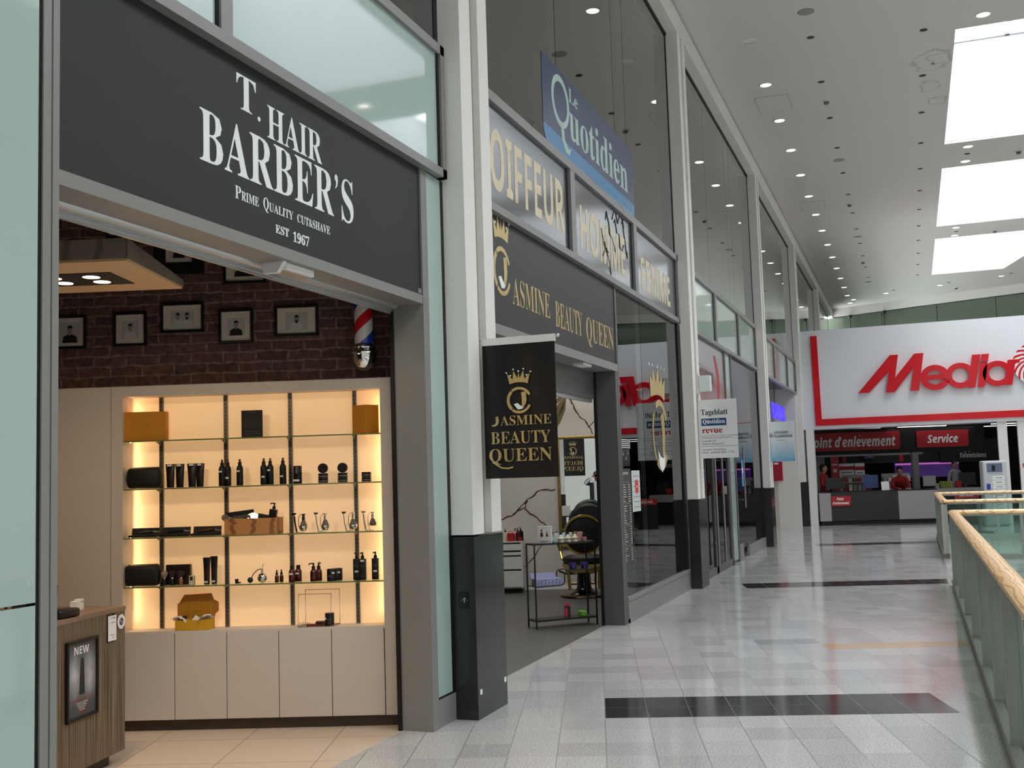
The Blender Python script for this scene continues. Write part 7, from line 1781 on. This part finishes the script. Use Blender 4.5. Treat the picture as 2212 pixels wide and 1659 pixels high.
# ---------------------------------------------------------------- people
m_skin = mat('skin', (176, 128, 102), 0.5, var=0.04, scale=20)
m_skin2 = mat('skin_tan', (140, 96, 72), 0.5, var=0.04, scale=20)
m_hair = mat('dark_hair', (34, 26, 24), 0.6, var=0.3, scale=60)
m_redsh = mat('red_work_shirt', (160, 26, 34), 0.7, var=0.08)
m_greysh = mat('grey_work_shirt', (150, 152, 158), 0.7, var=0.06)
def skinned(name, nodes, edges, m_, parent, sub=2):
    me = bpy.data.meshes.new(name)
    me.from_pydata([n_[0] for n_ in nodes], edges, [])
    ob = bpy.data.objects.new(name, me); col.objects.link(ob)
    ob.parent = parent
    md = ob.modifiers.new('skin', 'SKIN')
    sv = me.skin_vertices[0].data if me.skin_vertices else None
    if sv is None:
        bm_ = bmesh.new(); bm_.from_mesh(me); bm_.verts.layers.skin.verify(); bm_.to_mesh(me); bm_.free(); sv = me.skin_vertices[0].data
    for i, n_ in enumerate(nodes):
        r_ = n_[1]; sv[i].radius = r_ if isinstance(r_, tuple) else (r_, r_)
        sv[i].use_root = (i == 0)
    md.use_smooth_shade = True
    s_ = ob.modifiers.new('sub', 'SUBSURF'); s_.levels = sub; s_.render_levels = sub
    me.materials.append(m_)
    return ob
def hand(parent, w_, d_, upv, m_, curl=0.5, flip=1):
    """palm and five fingers, root at w_, pointing along d_"""
    d_ = Vector(d_).normalized(); u_ = Vector(upv).normalized(); s_ = d_.cross(u_) * flip
    w_ = Vector(w_)
    nodes = [(w_, (0.022, 0.016)), (w_ + d_ * 0.05, (0.036, 0.016)), (w_ + d_ * 0.085, (0.036, 0.014))]; edges = [(0, 1), (1, 2)]
    for i, (o_, l_) in enumerate([(-0.03, 0.07), (-0.01, 0.082), (0.01, 0.076), (0.03, 0.058)]):
        a = len(nodes); p0 = w_ + d_ * 0.088 + s_ * o_
        p1 = p0 + (d_ * (1 - curl * 0.4) - u_ * curl * 0.6) * l_ * 0.5; p2 = p1 + (d_ * (1 - curl) - u_ * curl) * l_ * 0.5
        nodes += [(p0, 0.009), (p1, 0.0085), (p2, 0.007)]; edges += [(2, a), (a, a + 1), (a + 1, a + 2)]
    a = len(nodes); p0 = w_ + d_ * 0.03 - s_ * 0.036; nodes += [(p0, 0.011), (p0 + d_ * 0.03 - s_ * 0.018 - u_ * 0.012, 0.009), (p0 + d_ * 0.058 - s_ * 0.012 - u_ * 0.022, 0.0075)]; edges += [(1, a), (a, a + 1), (a + 1, a + 2)]
    return skinned('hand', nodes, edges, m_, parent, 1)
def head(parent, c, s_, m_, turn=0.0, hairlen=0.0, tilt=0.0):
    Mh = Matrix.Translation(c) @ Matrix.Rotation(turn, 4, 'Z') @ Matrix.Rotation(tilt, 4, 'X') @ Matrix.Scale(s_, 4)
    b = B(Mh)
    b.sph((0, 0.0, 0.02), 0.1, 20, (0.78, 0.96, 1.12)); b.sph((0, -0.03, -0.06), 0.062, 16, (0.86, 0.92, 0.95))
    b.tube([(0, 0.015, -0.17), (0, 0.01, -0.05)], 0.05, 14)
    b.prism([(-0.014, -0.03), (0.014, -0.03), (0.008, 0.03), (-0.008, 0.03)], -0.118, -0.08, 'y'); b.sph((0, -0.108, -0.022), 0.016, 10, (1, 0.9, 0.8))
    for q in (-1, 1): b.sph((q * 0.08, 0.015, 0.0), 0.028, 10, (0.4, 0.7, 1.1))
    h = b.o('head', m_, parent, smooth=True)
    e = B(Mh)
    for q in (-1, 1): e.sph((q * 0.032, -0.085, 0.018), 0.012, 10, (1, 0.7, 0.6)); e.box(q * 0.032 - 0.02, q * 0.032 + 0.02, -0.096, -0.086, 0.036, 0.043)
    e.o('eyes', m_hair, h, smooth=True)
    e = B(Mh); e.sph((0, -0.086, -0.062), 0.022, 10, (1.1, 0.5, 0.35)); e.o('mouth', mat('lips', (140, 78, 70), 0.5) if 'lips' not in MATS else MATS['lips'], h, smooth=True)
    hb = B(Mh); hb.sph((0, 0.022, 0.055), 0.104, 20, (0.84, 0.94, 0.95)); hb.sph((0, 0.06, 0.0), 0.085, 16, (0.9, 0.6, 1.1))
    if hairlen: hb.sph((0, 0.07, 0.09), 0.05, 12)
    hb.o('hair', m_hair, h, smooth=True)
    return h
def upper_person(lab, M, shirt, skin, armsL, armsR, lean=0.0, turn=0.0, sleeves=None, hairbun=0.0, htilt=0.0, legs=True):
    """standing figure facing -y locally; arms given as (elbow, wrist)"""
    t = thing('person', lab, 'person', M=M)
    ly = -lean
    sh = 1.42 - abs(lean) * 0.35
    ch = (0, ly * 0.75, 1.22 - abs(lean) * 0.2)
    nodes = [((0, 0.0, 0.93), (0.16, 0.11)), ((0, ly * 0.35, 1.07), (0.145, 0.1)), (ch, (0.17, 0.11)), ((0, ly, sh - 0.02), (0.12, 0.085)), ((-0.18, ly, sh - 0.02), (0.065, 0.065)), ((0.18, ly, sh - 0.02), (0.065, 0.065)), (armsL[0], (0.05, 0.05)), (armsR[0], (0.05, 0.05)), (armsL[1], (0.036, 0.036)), (armsR[1], (0.036, 0.036)), ((0, ly * 1.08, sh + 0.06), (0.055, 0.055))]
    edges = [(0, 1), (1, 2), (2, 3), (3, 4), (3, 5), (4, 6), (5, 7), (6, 8), (7, 9), (3, 10)]
    k = len(nodes)
    nodes += [((-0.1, 0.0, 0.86), (0.095, 0.1)), ((0.1, 0, 0.86), (0.095, 0.1)), ((-0.1, 0.0, 0.5), 0.062), ((0.1, 0, 0.5), 0.062), ((-0.1, 0.02, 0.09), 0.042), ((0.1, 0.02, 0.09), 0.042), ((-0.11, -0.14, 0.035), (0.035, 0.03)), ((0.11, -0.14, 0.035), (0.035, 0.03))]
    edges += [(0, k), (0, k + 1), (k, k + 2), (k + 1, k + 3), (k + 2, k + 4), (k + 3, k + 5), (k + 4, k + 6), (k + 5, k + 7)]
    body = skinned('body', nodes, edges, shirt, t, 2)
    hd = head(t, (0, ly * 1.15 - 0.01, sh + 0.2), 1.0, skin, turn, hairbun, htilt)
    for (el, wr, fl) in ((armsL[0], armsL[1], 1), (armsR[0], armsR[1], -1)):
        d_ = (Vector(wr) - Vector(el)).normalized()
        hand(t, Vector(wr), d_, Vector((0, 0, 1)) - d_ * d_.z, skin, 0.5, fl)
    return t, body
t, bd = upper_person('person in red and grey work top standing behind the left end of the counter', ML(0.36, 1.0, 0, 60), m_redsh, m_skin, ((-0.28, -0.04, 1.12), (-0.2, -0.26, 1.08)), ((0.28, -0.04, 1.12), (0.22, -0.26, 1.08)), turn=0.1)
b = B(); b.box(-0.1, 0.1, -0.145, -0.1, 0.98, 1.33, 0.03, 3); b.o('grey_front_panel', m_greysh, bd, smooth=True)
t, bd = upper_person('person in a red work shirt bending over the service counter', ML(2.6, 1.15, 0, -15), m_redsh, m_skin, ((-0.24, -0.5, 1.02), (-0.1, -0.62, 1.0)), ((0.24, -0.45, 1.03), (0.2, -0.66, 1.0)), lean=0.38, htilt=0.5)
t, bd = upper_person('person with dark hair tied up standing at the back of the far shop', ML(5.3, 4.6, 0, 20), m_greysh, m_skin, ((-0.26, 0, 1.1), (-0.2, -0.2, 1.0)), ((0.26, 0, 1.1), (0.2, -0.2, 1.0)), hairbun=1, htilt=0.25)
# the photographer, seen only in the salon mirror
PM = Matrix.Translation((2.98, -0.42, 0)) @ Matrix.Rotation(R(180 + 15.8), 4, 'Z')
m_jean = mat('pale_denim', (170, 196, 214), 0.8, var=0.06); m_tee = mat('white_tee', (228, 230, 232), 0.8, var=0.03); m_jacket = mat('dark_jacket', (32, 36, 44), 0.7, var=0.1)
t, bd = upper_person('person in dark jacket and pale shorts taking the picture, reflected in the mirror', PM, m_tee, m_skin2, ((-0.34, -0.1, 1.42), (-0.13, -0.24, 1.6)), ((0.34, -0.1, 1.42), (0.13, -0.24, 1.6)))
sk = skinned('jacket_sleeve', [((-0.18, 0.0, 1.4), 0.082), ((-0.34, -0.08, 1.42), 0.068), ((-0.16, -0.2, 1.575), 0.05)], [(0, 1), (1, 2)], m_jacket, bd, 1)
sk = skinned('jacket_sleeve', [((0.18, 0.0, 1.4), 0.082), ((0.34, -0.08, 1.42), 0.068), ((0.16, -0.2, 1.575), 0.05)], [(0, 1), (1, 2)], m_jacket, bd, 1)
for q in (-1, 1):
    b = B(); b.box(q * 0.145 - 0.065, q * 0.145 + 0.065, -0.14, 0.125, 0.86, 1.44, 0.04, 3); b.o('jacket_side', m_jacket, bd, smooth=True)
    b = B(); b.tube([(q * 0.1, 0, 0.95), (q * 0.105, 0, 0.7), (q * 0.11, 0, 0.5)], 0.11, 16, rs=[0.125, 0.115, 0.1]); b.o('shorts', m_jean, bd, smooth=True)
    b = B(); b.tube([(q * 0.1, 0, 0.5), (q * 0.1, 0.01, 0.3), (q * 0.1, 0.02, 0.1)], 0.06, 14, rs=[0.066, 0.068, 0.046]); b.o('bare_leg', m_skin2, bd, smooth=True)
tp = thing('phone', 'dark phone held up before the face of the photographing person', 'phone', M=Matrix.Translation((2.898, -0.012, 1.645)) @ Matrix.Rotation(R(15.8), 4, 'Z'))
B().box(-0.075, 0.075, -0.012, -0.003, -0.036, 0.036, 0.003, 1).o('body', m_blackgloss, tp)
